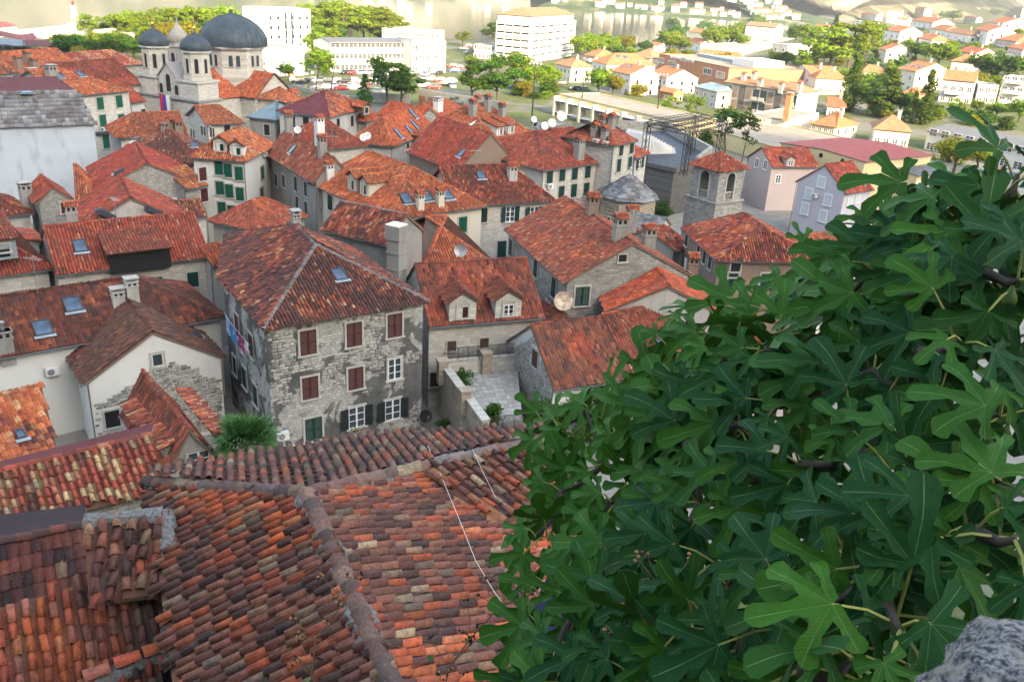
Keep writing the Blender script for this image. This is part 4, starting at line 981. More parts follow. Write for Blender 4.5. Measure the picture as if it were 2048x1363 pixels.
# --- row behind
H('cream', 'cream_house', 'cream house with green shutters, skylights and broad bright orange hip roof', (781,438), (973,412), (640,362), 9.5, 3.4, 'y', (5.2, 3), 'orange', 'cream', base=0)
HS['cream'].win('F', [(822,458)], 1.0, 1.6, 'open', 'green').win('F', [(868,454), (925,449)], 1.0, 1.6, 'closed', 'green').win('L', [(661,405), (688,413)], 1.0, 1.6, 'closed', 'dkgreen')
HS['cream'].sky([(811,399), (852,394), (893,391)], .9, 1.2).chim([(840,418), (880,411)], .65, .55, 1.5, 'tile', 'cream'); 
for q in ((704,382), (729,392)): HS['cream'].dormer(*q, 1.7, 1.5, .5, 'gable', 'cream', 'orange', 'maroon', 'closed', .8, 1.1)
HS['cream'].chim([(659,358)], .8, .7, 1.6, 'tile', 'white')
H('mottled', 'stone_house', 'stone house with mottled brownish roof and open dark green shutters right of the cream house', (905,412), (1113,402), 9, 9.6, 3.0, 'x', (0, 3.5), 'mixed', 'stone', base=0, patch='brown')
HS['mottled'].win('F', [(1020,428), (1068,428)], 1.05, 1.6, 'open', 'dkgreen').win('F', [(966,430)], .9, 1.5, 'closed', 'dkgreen').chim([(1024,357)], .9, .8, 1.3, 'tile').sky([(961,352)], .7, .9).win('F', [(1003,500)], 1, 2.0, 'closed', 'dkgreen')
H('midorange', 'low_house', 'orange hip roofed house with white walled lean-to between grey house and dormer house', (835,560), (1012,545), 14, 7.4, 3.4, 'x', (5, 5), 'fresh', 'white', base=0); HS['midorange'].dish([(946,535)], .55, 'steel', .6)
wl_ = [P(807, 560, 6.2), P(926, 552, 6.2), P(918, 548, 6.6), P(808, 502, 9.0)]
leanto = PolyHouse('white_lean_to', 'white rendered sloping side wall with one green shutter beside the concrete chimney', [P(806,562,6), P(928,556,6), P(920,520,7), P(810,490,9.3)], 7, {'m': [P(806,500,9.3), P(932,553,6.4), P(940,540,6.5), P(812,478,9.8)]}, 'red', 'white', base=0, faces={'F': (0, 1)}, inset=.1)
leanto.win('F', [(818,541)], .9, 1.0, 'closed', 'green')
dm = H('dormers', 'stone_house', 'stone house with two gabled stone dormers in a brown roof beside the tall grey house', (858,653), (1090,634), 9, 6.8, 3.4, 'x', (0, 0), 'brown', 'stone', base=0, patch='red', pt=.5, kind='marseille', pw=.25, pl=.4)
for q, st in (((925,641), 'closed'), ((1016,636), 'half')): dm.dormer(*q, 2.1, 1.6, .7, 'gable', 'stone', 'brown', 'brown', st, .8, 1.1)
dm.win('F', [(903,691), (968,685)], .7, .8, 'closed', 'brown').ac('F', [(967,705)])
dm.win('F', [(870,758)], .8, 1.2, 'closed', 'maroon')
# --- terrace in front of the dormer house
te = thing('terrace', 'paved roof terrace with stone parapets and iron railing below the dormer house', 'terrace', P(975, 790, 3.2), HS['dormers'].rz)
tW = te.matrix_world.inverted() if False else (Matrix.Translation(P(975,790,3.2)) @ Matrix.Rotation(HS['dormers'].rz, 4, 'Z')).inverted()
def tl(px, py, z): return tW @ P(px, py, z)
tz = 3.2; tq = [tl(968,850,tz), tl(1040,842,tz), tl(1034,752,tz), tl(922,768,tz), tl(897,745,tz)]; tq = [tl(972,848,tz), tl(1045,838,tz), tl(1035,735,tz), tl(893,748,tz)]
b = MB(); b.slab([v-V3(0,0,.03) for v in tq], 3.3); obj('terrace_floor', b, M['greyp'], te)
for i in range(11):
    for j in range(13):
        f = lambda a, c: (tq[0].lerp(tq[1], a)).lerp(tq[3].lerp(tq[2], a), c); b = MB(); e = .03; hz_ = rnd.uniform(0, .012)
        b.slab([f((i+e)/11, (j+e)/13)+V3(0,0,hz_), f((i+1-e)/11, (j+e)/13)+V3(0,0,hz_), f((i+1-e)/11, (j+1-e)/13)+V3(0,0,hz_), f((i+e)/11, (j+1-e)/13)+V3(0,0,hz_)], .06); obj('paving_slab', b, M['paving'+str(rnd.randrange(3))], te)
def wall_between(parent, name, p, q, th, z0, z1, mat, cap=None, capn=0):
    d = (q-p); L_ = Vector((d.x, d.y, 0)).length; a = math.atan2(d.y, d.x); Mx = Matrix.Translation(Vector((p.x, p.y, 0))) @ Matrix.Rotation(a, 4, 'Z')
    b = MB(); b.box(0, L_, -th/2, th/2, z0, z1); w = obj(name, b, M[mat], parent, Mx)
    if cap:
        for k in range(capn or 1):
            b = MB(); n_ = capn or 1; b.box(L_*k/n_+.03, L_*(k+1)/n_-.03, -th/2-.06, th/2+.06, z1+.003, z1+.12); obj('coping_stone', b, M[cap], w)
    return w
a0, a1 = tl(880,728,tz+1), tl(975,850,tz+.2)
wall_between(te, 'parapet', tl(884,724,4.2), tl(972,842,4.2), .5, -3.2, 1.0, 'warmstone', 'surround', 14)
wall_between(te, 'low_wall', tl(893,748,tz), tl(1035,735,tz), .4, 0.003, 1.1, 'stone', 'surround', 7)
for px_, py_ in ((885,722), (972,706), (930,782)):
    q = tl(px_, py_+12, 4.3); b = MB(); b.box(q.x-.35, q.x+.35, q.y-.35, q.y+.35, -.2, 1.6); b.box(q.x-.42, q.x+.42, q.y-.42, q.y+.42, 1.6, 1.75); obj('pier', b, M['warmstone'], te)
def railing(parent, p, q, z, h, n, name='railing', mat='black'):
    b = MB()
    for k in range(n+1):
        v = p + (q-p)*(k/n); b.tube([(v.x, v.y, z), (v.x, v.y, z+h)], .018 if k % 8 else .03, 4)
    for zz in (z+.08, z+h): b.tube([(p.x, p.y, zz), (q.x, q.y, zz)], .025, 4)
    return obj(name, b, M[mat], parent)
railing(te, tl(895,747,tz), tl(1035,735,tz), 1.22, .85, 56); railing(te, tl(985,862,tz), tl(1050,856,tz), 0, 1.1, 24)
# --- right hand group
rg = H('redgable', 'stone_house', 'stone gabled house with large red roof and dark shutters in the middle right', (1128,565), None, (1010,457), 9.0, 3.0, 'y', (0, 0), 'red', 'stone2', apex=(1256,478), base=0, patch='fresh', pt=.7)
rg.win('L', [(1072,535), (1108,575)], 1.0, 1.7, 'closed', 'dkgreen').win('L', [(1022,495), (1095,622)], 1.0, 1.6, 'closed', 'dkgreen').win('F', [(1164,592)], 1.2, 1.6, 'closed', 'dkgreen', near=True).win('F', [(1245,516)], .7, .6, 'dark')
rg.chim([(1238,478), (1295,497)], 1.0, .8, 1.8, 'tile', 'greyp').chim([(1183,428)], .9, .8, 1.6, 'tile', 'brownp').chim([(1262,445)], .9, .7, 1.3, 'tile', 'greyp'); rg.ac('L', [(1064,563)])
bo = H('brightgable', 'gabled_house', 'grey rendered gabled house with vivid orange roof and stained blank gable wall', (1213,622), None, (1188,560), 7.6, 2.2, 'y', (0, 0), 'fresh', 'palegrey', apex=(1336,568), base=0)
bo.win('L', [(1200,590), (1190,612)], .9, 1.5, 'closed', 'dkgreen').chim([(1382,552)], .8, .8, 1.7, 'tile', 'brownp').ac('L', [(1193,655)])
br = H('brown1', 'barn_house', 'whitish stone house with long brown ribbed tile roof left of the fig tree', (1108,780), (1300,752), (1030,682), 4.6, 3.2, 'x', (0, 0), 'brown', 'white', base=-.2, kind='marseille', pw=.25, pl=.4, patch='red', pt=.6)
br.win('L', [(1071,717)], .9, 1.3, 'closed', 'brown', near=True)
for f_ in ('L',):
    facing_stones(br, f_, .2, 7.6, 9, .3, .17, lambda x, z: z < 4.5 + 3.0*(1-abs(x-br.D/2)/(br.D/2)) - .3, prot=.03)
H('brown2', 'barn_house', 'orange brown tiled house joined to the long ribbed roof, half behind fig leaves', (1262,742), (1440,700), 8, 5.0, 3.0, 'x', (0, 0), 'red', 'greyp', base=-.2, patch='brown', pt=.4).sky([(1320,690), (1335,712)], .5, .7)
H('smallhip', 'small_house', 'small brown gabled roof in front of the rusty dish', (1085,678), (1170,660), 5, 5.2, 1.7, 'y', (0, 2), 'brown', 'stone2', base=0, kind='marseille', pw=.25).dish([(1125,628)], .75, 'rustdish', 1.1)
H('rtower', 'grey_house', 'brownish rendered house with mottled dark roof and grey green shutters below the bell tower', (1434,520), None, (1363,455), 8.6, 2.4, 'y', (3.0, 3.0), 'mixed', 'brownp', L=10, base=0, patch='fresh', pt=.7).win('L', [(1374,478), (1398,500), (1410,512), (1421,523)], .8, 1.4, 'closed', 'dkgreen').win('F', [(1470,540)], .9, 1.3, 'dark')
H('rsmall', 'small_house', 'little old mottled roof wedged left of the brown house under the bell tower', (1352,502), (1385,490), 7, 6.6, 1.4, 'x', (0, 0), 'mixed', 'greyp', base=0)
H('figroof', 'tiled_house', 'orange tiled roof glimpsed through the fig leaves on the right', (1590,560), (1850,520), 9, 6.5, 2.6, 'x', (3, 3), 'fresh', 'white', base=0)
H('figroof2', 'tiled_house', 'orange red tiled roof low behind the fig branches', (1470,800), (1640,770), 9, 4.5, 2.6, 'x', (3, 3), 'fresh', 'pink', base=0)
# --- back rows
lp = H('palace', 'long_palace', 'long pale stone palace with rows of dark green shutters and big red hip roof', (1086,341), (1228,322), (1010,288), 10.5, 3.0, 'x', (6, 0), 'red', 'stone', base=0)
lp.win('F', [(x, y) for x, y in ((1099,352), (1124,348), (1149,345), (1175,342), (1199,338), (1217,336))], 1.0, 1.7, 'closed', 'dkgreen').win('F', [(1122,385), (1147,381), (1172,378), (1193,376), (1212,372)], 1.0, 1.6, 'closed', 'dkgreen')
lp.chim([(1157,318)], 1.0, .9, 2.4, 'tile', 'greyp').ac('F', [(1098,372), (1197,352)])
for k, (q, rr) in enumerate(((( 1088,275), .5), ((1103,268), .55), ((1121,254), .65), ((1078,276), .45), ((1108,247), .45))): lp.dish([q], rr, 'ac' if k != 3 else 'steel', 1.4, rz=.5)
pt2 = H('palace2', 'tall_palace', 'taller stone palace wing with small red hip roof next to the amphitheatre', (1229,291), (1275,281), (1176,262), 13.0, 2.3, 'x', (4.0, 4.0), 'red', 'stone', base=0)
pt2.win('F', [(1242,298), (1263,294)], 1.0, 1.6, 'closed', 'dkgreen').win('F', [(1237,331), (1259,326)], 1.0, 1.6, 'closed', 'dkgreen').chim([(1189,270), (1209,277), (1205,254), (1223,251)], .8, .7, 1.2, 'tile', 'greyp').ac('L', [(1194,282), (1214,287)])
H('palace3', 'low_wing', 'low red roofed end wing of the stone palace by the white seats', (1272,316), (1300,306), 8, 10.0, 2.0, 'x', (0, 3), 'red', 'stone', base=0).win('F', [(1279,325)], 1.2, 1.6, 'open', 'dkgreen')
bg2 = H('browngable', 'gabled_house', 'orange roofed house with bare dark brown gable wall in the middle of the roofs', (914,343), (1042,333), (858,292) if False else 13, 9.5, 4.2, 'y', (0, 0), 'red', 'brownp', base=0).sky([(925,308)], .8, 1.0)
whd = H('whitedorm', 'hip_house', 'orange hip roofed house with four white dormers', (958,293), (1073,270), (860,262), 10, 4.2, 'x', (5, 5), 'fresh', 'white', base=0)
for q in ((903,262), (925,266)): whd.dormer(*q, 1.6, 1.3, .4, 'shed', 'white', 'fresh', 'bluegrey', 'closed', .8, 1.0)
for q in ((1000,272), (1022,268)): whd.dormer(*q, 1.6, 1.3, .4, 'shed', 'white', 'fresh', 'bluegrey', 'closed', .8, 1.0)
whd.chim([(975,222), (1003,238), (945,232), (1001,215)], .8, .8, 2.0, 'tile', 'greyp')
sk = H('skyhouse', 'orange_house', 'orange roofed house with three long skylights in the centre', (786,293), (842,270), (720,275), 9.5, 3.0, 'x', (4, 0), 'fresh', 'stone', base=0, L=16).sky([(795,268), (818,262), (829,252), (825,229)], .8, 1.5)
sk.win('F', [(815,296), (829,292)], .8, 1.4, 'closed', 'dkgreen')
sw_ = H('stonewin', 'small_stone_house', 'small stone gabled house with one green window beside the skylight house', (833,244), (885,238), 9, 9.5, 1.8, 'y', (0, 0), 'fresh', 'stone2', base=0); sw_.win('F', [(851,258)], 1.1, 1.5, 'closed', 'green').win('F', [(850,296)], 1.3, 2.0, 'open', 'dkgreen')
H('leftdorm', 'small_house', 'small orange roofed house with old attic dormer below the car park', (733,243), (772,236), 8, 9.0, 2.2, 'x', (3, 3), 'fresh', 'stone2', base=0).dormer(741, 236, 1.6, 1.2, .5, 'gable', 'wood', 'fresh', 'brown', 'dark', .9, .9)
H('backorange', 'orange_house', 'orange roof with white square chimney near the pale retaining wall', (880,250), (900,245), 10, 8.5, 2.5, 'x', (3, 3), 'fresh', 'stone', base=0, L=14).chim([(876,222)], 1.6, 1.0, 2.0, 'slab', 'white')
pu = H('purple', 'grey_house', 'old grey house with sagging purple sheet hip and patchy orange roof', (660,234), (738,215), (565,219), 10.5, 2.8, 'x', (6.5, 5), 'mixed', 'palegrey', base=0, patch='fresh', pt=.1, face_pal={'L': 'purple_sheet'})
pu.win('L', [(585,243), (612,245), (640,250)], 1.0, 1.7, 'dark').win('F', [(676,248), (704,242), (722,239)], 1.0, 1.6, 'dark')
bp = H('bluepav', 'grey_house', 'grey house with pale blue metal hip roof and stone window pediments', (552,240), (570,236), (486,234), 9.0, 2.2, 'y', (3, 3), 'slate', 'greyp', base=0, sheetm='blue_sheet', L=9); bp.win('L', [(534,260)], 1.0, 1.6, 'dark')
H('ten', 'small_orange_house', 'small orange roofed house with attic dormer beside the church apse', (578,205), (612,200), (527,193), 9, 2.0, 'x', (2.5, 2.5), 'fresh', 'cream', base=0).dormer(592, 200, 1.6, 1.3, .5, 'gable', 'stone', 'fresh', 'bluegrey', 'closed', .8, 1)
el = H('eleven', 'grey_house', 'long grey house with dark shutters and red roofs behind the small hip roof', (627,365), None, (531,306), 10.0, 2.4, 'y', (0, 0), 'red', 'greyp', apex=(664,314), base=0, patch='beige', pt=1.0); el.win('L', [(592,368), (612,378)], .9, 1.6, 'closed', 'dkgreen').win('L', [(595,405), (613,416), (553,360), (568,362)], .9, 1.4, 'closed', 'dkgreen').chim([(645,312), (578,262)], .8, .8, 2.0, 'tile', 'greyp').sky([(587,300)], .8, 1.0)
H('elback', 'red_roofed_house', 'broad red roof with satellite dishes behind the long grey house', (640,300), (735,292), 11, 9.6, 2.8, 'x', (3, 3), 'red', 'stone', base=0, patch='mixed').chim([(716,312)], 1.0, .9, 2.6, 'tile', 'white').dish([(727,290), (735,287), (596,275)], .5, 'ac', 1.0)
wp_ = H('whitepal', 'white_palace', 'white rendered palace with rows of green shutters and two small dormers', (491,322), (551,289), (413,298), 10.8, 2.4, 'x', (3.5, 3.0), 'fresh', 'white', base=0, patch='beige', pt=.8)
wp_.win('L', [(438,336), (456,341), (478,347)], .95, 1.5, 'closed', 'green').win('L', [(440,376), (459,382), (480,388)], .95, 1.5, 'closed', 'green').win('L', [(444,416), (463,423), (483,429)], .95, 1.4, 'closed', 'green').win('F', [(524,346), (523,388), (527,388)][:2], 1.0, 1.5, 'closed', 'green')
for q in ((441,304), (474,312)): wp_.dormer(*q, 1.5, 1.2, .5, 'gable', 'white', 'orange', 'green', 'closed', .8, .9)
wp_.ac('F', [(527,308)])
H('hip13', 'small_hip_house', 'small orange brown hip roof in front of the long grey house', (513,463), (618,432), 6.5, 6.8, 2.0, 'x', (3, 3), 'red', 'palegrey', base=0, patch='orange')
# --- left side
vg = H('whitegable', 'white_gabled_house', 'white gabled house with exposed stones and dark brown roof at left', (166,770), (452,716), 8.5, 5.6, 2.8, 'y', (0, 0), 'umber', 'white', base=0, patch='dark', pt=.6, pw=.2, pl=.3); vg.win('F', [(315,719)], .7, .9, 'plain', 'brown', bars=(1, 1), near=True).win('F', [(225,837)], .9, 1.2, 'dark').sky([(381,642), (392,672)], .5, .5).chim([(238,610), (265,590)], .8, .6, 1.1, 'slab', 'palegrey')
_m = noise2(8); facing_stones(vg, 'F', .3, 6.6, 12, .34, .19, lambda x, z: z < 6.6 - abs(x-4.2)*.55 + .25*_m(x, z) - .4, prot=.05)
vl = H('longdark', 'long_house', 'long dark red roof with two skylights at the left edge', (-40,722), (452,632), 8.5, 6.6, 2.6, 'x', (0, 5), 'umber', 'white', base=0, patch='brown', pt=.4, kind='marseille', pw=.25, pl=.4).sky([(145,611), (85,658)], .95, 1.15); vl.ac('F', [(103,740)]).chim([(12,700)], .9, .7, 1.4, 'pipe', 'greyp')
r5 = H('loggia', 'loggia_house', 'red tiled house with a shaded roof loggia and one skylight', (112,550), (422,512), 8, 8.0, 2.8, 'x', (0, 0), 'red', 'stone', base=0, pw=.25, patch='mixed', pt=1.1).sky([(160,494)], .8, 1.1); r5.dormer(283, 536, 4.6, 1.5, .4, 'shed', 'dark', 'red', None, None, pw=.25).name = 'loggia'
H('loggiaend', 'narrow_roof', 'narrow dark opening with short orange roof beside the loggia house', (424,532), (466,524), 4, 7.5, 1.2, 'x', (0, 0), 'fresh', 'pale' if False else 'palegrey', base=0)
lh = H('leftdormer', 'attic_house', 'red hip roofed house with front attic window and air conditioner at the left edge', (-60,560), (107,536), 9, 8.0, 2.8, 'x', (4, 4), 'red', 'stone', base=0, patch='brown', pt=.6).dormer(30, 545, 2.2, 1.4, .4, 'shed', 'zinc', 'red', 'brown', 'dark', 1.2, .6)
HS['leftdormer'].dormer(70, 500, 3.4, 1.2, .4, 'shed', 'zinc', 'red', style=None)
bigr = H('bigred', 'red_house', 'broad red gabled roof with four skylights above the loggia house', (152,462), (378,446), 9, 8.8, 2.6, 'y', (0, 0), 'red', 'palegrey', base=0, pw=.24).sky([(218,440), (214,452), (316,433), (318,446)], .7, 1.3)
HS['bigred'].chim([(147,455)], .9, .8, 2.0, 'tile', 'concrete')
sgh = H('stonegable', 'stone_gable_house', 'long rubble stone gable wall under smooth red roof', (189,382), (405,371), 12, 8.5, 2.6, 'y', (0, 0), 'red', 'rubble', base=0, pw=.22, pl=.4).ac('F', [(345,400), (302,405), (251,406)]); sgh.win('F', [(350,410), (352,406)][:1], .8, .9, 'dark').sky([(240,345)], .5, 1.1)
H('whitetrim', 'little_gable_house', 'little stone gable with white trimmed verges and maroon shutter', (71,408), (149,401), 6, 8.2, 1.5, 'y', (0, 0), 'red', 'rubble', base=0, pw=.22).win('F', [(132,415)], .9, 1.1, 'closed', 'maroon')
st_ = P(155, 427, 6.5); H('steep', 'steep_roof_house', 'bright orange steep tiled slope between two stone gables', (152,428), (203,426), 9, 6.8, 4.0, 'x', (0, 2), 'fresh', 'rubble', base=0)
H('lmess', 'old_low_house', 'low old roof with concrete chimney at the far left below the pale blue hall', (-50,440), (70,425), 8, 7.0, 1.6, 'x', (0, 3), 'mixed', 'palegrey', base=0).chim([(55,400)], 1.0, .9, 1.6, 'slab', 'concrete')
H('smallred', 'low_strip_roof', 'low strip of mottled roof in front of the long stone gable', (330,440), (415,432), 4, 8.0, 1.2, 'x', (0, 0), 'mixed', 'stone', base=0, patch='fresh')
# --- upper left
hall = P(0, 257, 12); hd = P(193, 249, 12)
hw = [P(-60,259,11.5), P(193,249,11.5)]; hu = (hw[1]-hw[0]).normalized(); hn = Vector((-hu.y, hu.x, 0)); ht = [v + hn*2.2 + V3(0,0,3.6) for v in hw]; hk = [v + hn*9 + V3(0,0,4.6) for v in hw]; hbk = [v + hn*12 for v in hw]
hall_ = PolyHouse('big_hall', 'big pale blue rendered hall with diamond slate lower roof and purple upper roof at left', [hw[0], hw[1], hbk[1], hbk[0]], 11.5, {'low': [hw[0], hw[1], ht[1]-hu*1.2, ht[0]], 'up': [ht[0], ht[1]-hu*1.2, hk[1]-hu*2.5, hk[0]], 'end': [hw[1], hbk[1], hk[1]-hu*2.5, ht[1]-hu*1.2]}, {'low': 'slate', 'up': 'purple_sheet', 'end': 'slate'}, 'bluewhite', base=0, kind='slab', pw=.5, pl=.5, faces={'F': (0, 1)}, seg=2)
hall_.sky([(54,187)], 1.2, .9)
cp = H('cream2', 'stone_palace', 'pale stone palace with green shutters and orange hip roof behind the blue hall', (120,195), (264,181), 12, 12.5, 3.0, 'x', (0, 7), 'fresh', 'stone', base=0)
cp.win('F', [(200,207), (238,203)], 1.1, 1.7, 'closed', 'green').win('F', [(243,240)], 1.1, 1.7, 'closed', 'green').win('F', [(206,245)], 1.1, 2.2, 'closed', 'green').win('F', [(212,283)], 1.1, 1.9, 'closed', 'green').chim([(68,168), (105,163)], 1.2, 1.0, 2.0, 'slab', 'greyp').sky([(33,157), (117,153), (160,150)], .9, 1.1)
p = cp.hitwall('F', 208, 262); cp.balcony('F', (p-cp.wp('F')[0]).x, p.z, 3.0, 1.0, 'dkmetal', False); cp.ac('F', [(202,258)])
H('brownlong', 'long_brown_roof', 'long brown orange roof between the stone palace and the church', (150,182), (288,168), 12, 10.5, 3.6, 'x', (0, 0), 'brown', 'palegrey', base=0, patch='red', pt=.2)
H('gap', 'narrow_house', 'narrow grey house with orange roof squeezed beside the church', (264,206), (292,202), 9, 9.5, 3.0, 'x', (0, 0), 'red', 'palegrey', base=0).win('F', [(287,227)], .9, 1.4, 'dark')
H('farleft1', 'orange_gable_house', 'orange gabled roof with old chimneys near the market canopies', (20,150), (165,136), 12, 9.0, 3.4, 'x', (0, 0), 'fresh', 'rubble', base=0).chim([(57,128), (38,138), (70,142)], 1.2, 1.0, 2.2, 'tile', 'brownp')
H('farleft2', 'reddish_house', 'low reddish old roof below the dark hedge left of the church towers', (165,137), (292,128), 11, 9.0, 2.6, 'x', (2, 4), 'beige', 'rubble', base=0, patch='red', pt=.0)
H('farleft0', 'old_roof', 'old mottled roof at the extreme left edge below the canopies', (-60,152), (38,146), 10, 9.5, 3.0, 'x', (0, 3), 'mixed', 'palegrey', base=0, patch='beige')
fg = H('frontgable', 'orange_gable_house', 'orange roofed gable house with open green windows in front of the church', (236,276), (378,270), 9, 9.0, 2.4, 'x', (3, 0), 'fresh', 'stone', base=0); fg.win('R', [(383,266), (404,261), (422,264)], .9, 1.1, 'half', 'dkgreen').chim([(330,270), (345,262), (358,268)], 1.0, .9, 1.6, 'tile', 'brownp')
H('churchfront', 'orange_roof_house', 'orange roof house with chimney right in front of the church side', (412,250), (490,246), 9, 9.2, 2.0, 'x', (0, 2), 'fresh', 'stone', base=0).win('F', [(454,255)], .9, 1.2, 'dark')
od = H('olddark', 'mottled_house', 'very dark mottled old hip roof below the church with satellite dish', (240,328), (418,326), 11, 9.0, 2.8, 'x', (5, 4), 'mixed', 'rubble', base=0, patch='dark', pt=.2).dish([(268,303)], .5, 'ac', .8); od.sky([(388,291)], .6, .8); od.win('F', [(397,347), (385,333)][:1], .9, 1.3, 'closed', 'maroon')
H('stonewall2', 'stone_house', 'narrow stone house with maroon shutters left of the white palace', (372,378), (416,370), 7, 8.6, 1.5, 'x', (0, 0), 'fresh', 'stone2', base=0).win('F', [(405,348), (408,390)], .9, 1.4, 'closed', 'maroon')
# cascade of little dormers
cs = H('cascade', 'dormered_house', 'small gabled house with stepped tiled dormers and broken window beside the palm', (328,958), None, (240,828), 5.0, 2.6, 'y', (0, 0), 'red', 'greyp', base=0, patch='brown', pt=.4, kind='marseille', pw=.26, pl=.4, apex=(395,877))
for q in ((268,848), (284,868), (318,900)): cs.dormer(*q, 2.4, .8, .3, 'shed', 'greyp', 'mixed', style=None)
for q in ((415,812), (435,838), (462,866)): cs.dormer(*q, 2.2, .7, .3, 'shed', 'greyp', 'mixed', style=None)
cs.win('F', [(398,925)], 1.2, 1.5, 'plain', sur='greyp', near=True)

# ---------------------------------------------------------------- the hazy air of the bay
for k_, q_ in (('cream', (815,345)), ('redgable', (1262,478)), ('eleven', (690,312)), ('purple', (640,195)), ('frontgable', (350,240)), ('skyhouse', (812,232)), ('browngable', (960,285)), ('palace', (1140,272)), ('loggia', (235,452)), ('longdark', (75,580)), ('mottled', (950,345)), ('olddark', (330,285)), ('rtower', (1440,460)), ('elback', (600,285)), ('cream2', (160,150)), ('stonegable', (275,318))): HS[k_].antenna([q_])
for k_, f_, n_, m_ in (('figroof', 'F', 5, 2), ('figroof2', 'F', 3, 1), ('brown1', 'F', 3, 1), ('brown2', 'F', 2, 1), ('rtower', 'F', 3, 1), ('loggia', 'F', 4, 1), ('hip13', 'F', 3, 1), ('bigred', 'F', 2, 1), ('eleven', 'F', 2, 1)): HS[k_].auto(f_, n_, m_, .9, 1.3, 'closed', 'dkgreen', 'surround', z1=HS[k_].h-2.6 if m_ == 1 else 1.0)
def haze():
    m = bpy.data.materials.new('haze'); m.use_nodes = True; n = m.node_tree.nodes; n.remove(n['Principled BSDF']); v = n.new('ShaderNodeVolumePrincipled'); v.inputs['Color'].default_value = (.80, .88, 1, 1); v.inputs['Density'].default_value = HAZE; v.inputs['Anisotropy'].default_value = .2
    m.node_tree.links.new(v.outputs[0], n['Material Output'].inputs['Volume']); b = MB(); b.box(-3000, 6500, -900, 8500, -9, 480); return obj('haze', b, m, kind='stuff')
# ================================================================ churches, towers, rampart
def prism(b, poly, z0, z1, m=0, top=True):
    n = len(poly)
    for k in range(n):
        p, q = poly[k], poly[(k+1) % n]; b.face([(p[0],p[1],z0), (q[0],q[1],z0), (q[0],q[1],z1), (p[0],p[1],z1)], m)
    if top: b.face([(p[0],p[1],z1) for p in poly], m)
def ngon(r, n, c=(0,0), ph=0): return [(c[0]+r*math.cos(2*math.pi*k/n+ph), c[1]+r*math.sin(2*math.pi*k/n+ph)) for k in range(n)]
def arch_win(parent, x, y, z, ang, w, h, sur='surround', fill='glass', off=0.0, name='window'):
    """a round headed window in a wall whose outward direction is ang"""
    Mx = Matrix.Translation((x, y, z)) @ Matrix.Rotation(ang + math.pi/2, 4, 'Z'); o = link(name, m_surround(rq(w), rq(h), M[sur], .12, True), parent, Mx); link('pane', m_pane(rq(w), rq(h), M[fill], True), o); return o
M['leadseam'] = M['lead']
def dome_mesh(prof, n, seams, mat, name='dome'):
    b = MB(); b.lathe(prof, n)
    for k in range(seams):
        a = 2*math.pi*k/seams; b.tube([(r*math.cos(a)*1.003, r*math.sin(a)*1.003, z) for r, z in prof], .05, 4, cap=False)
    return b.mesh(name, mat, True)
A_ = P(397,206,9); C_ = P(282,188,9); v_ = (C_-A_).normalized(); u_ = Vector((v_.y, -v_.x, 0)); crz = math.atan2(u_.y, u_.x)
ch = thing('church', 'pale stone church with big dark lead dome and two small domed towers at upper left', 'church', (A_.x, A_.y, 0), crz)
FW = 15.0; TY = (2.7, 12.4); CY = 7.5
b = MB(); prism(b, [(0.4,.4),(5,.4),(5,FW-.4),(.4,FW-.4)], -.5, 9); prism(b, [(0.8,5.2),(3,5.2),(3,FW-5.2),(.8,FW-5.2)], 9, 12.2, 0, False)
b.face([(.8,5.2,12.2),(.8,FW-5.2,12.2),(.8,CY,14.6)][::-1]); b.face([(3,5.2,12.2),(3,FW-5.2,12.2),(3,CY,14.6)])
prism(b, [(5.003,1.6),(22,1.6),(22,FW-1.6),(5.003,FW-1.6)], -.5, 9); prism(b, [(11,-1.8),(20.5,-1.8),(20.5,FW+1.8),(11,FW+1.8)], -.5, 8.99)
for y0, s_ in ((-1.8, 1), (FW+1.8, -1)): b.face([(11,y0,8.99),(20.5,y0,8.99),(15.75,y0,12.9)][::s_])
obj('wall', b, M['stone'], ch)
b = MB()
for z, e in ((9, .35),): b.box(-e+.4, 5+e, -e+.4, FW-.4+e, z, z+.3); b.box(-e+.55, 5+e-.15, -e+.55, FW-.55+e, z-.2, z)
b.face([(.5,4.9,12.1),(.5,CY,14.7),(3.1,CY,14.7),(3.1,4.9,12.1)]); b.face([(.5,FW-4.9,12.1),(3.1,FW-4.9,12.1),(3.1,CY,14.7),(.5,CY,14.7)])
obj('cornice', b, M['mortar'], ch)
for ty in TY:
    b = MB(); b.box(.6, 5.2-.2, ty-2.2, ty+2.2, 9.3, 11.9); b.box(.35, 5.25, ty-2.45, ty+2.45, 11.9, 12.25); prism(b, ngon(2.35, 8, (2.8, ty), math.pi/8), 12.25, 13.0); prism(b, ngon(2.15, 8, (2.8, ty), math.pi/8), 13.0, 16.6); prism(b, ngon(2.5, 8, (2.8, ty), math.pi/8), 16.6, 16.85)
    tw = obj('bell_tower', b, M['stone'], ch)
    me = dome_mesh([(2.3,0),(2.42,.4),(2.38,.85),(2.1,1.4),(1.55,1.95),(.8,2.4),(.25,2.65),(.08,2.9),(.04,3.3)], 16, 16, M['lead']); link('dome', me, tw, Matrix.Translation((2.8, ty, 16.86)))
    b = MB(); b.lathe([(.02,0),(.25,.15),(.3,.35),(.2,.55),(.02,.62)], 8); b.box(-.04,.04,-.04,.04,.6,1.9); b.box(-.04,.04,-.4,.4,1.3,1.4); obj('cross', b, M['gold'], tw, Matrix.Translation((2.8, ty, 20.0)))
    for k in range(8):
        a = k*math.pi/4; arch_win(tw, 2.8+2.15*math.cos(math.pi/8)*math.cos(a), ty+2.15*math.cos(math.pi/8)*math.sin(a), 13.4, a, .6, 2.3, 'surround', 'dark')
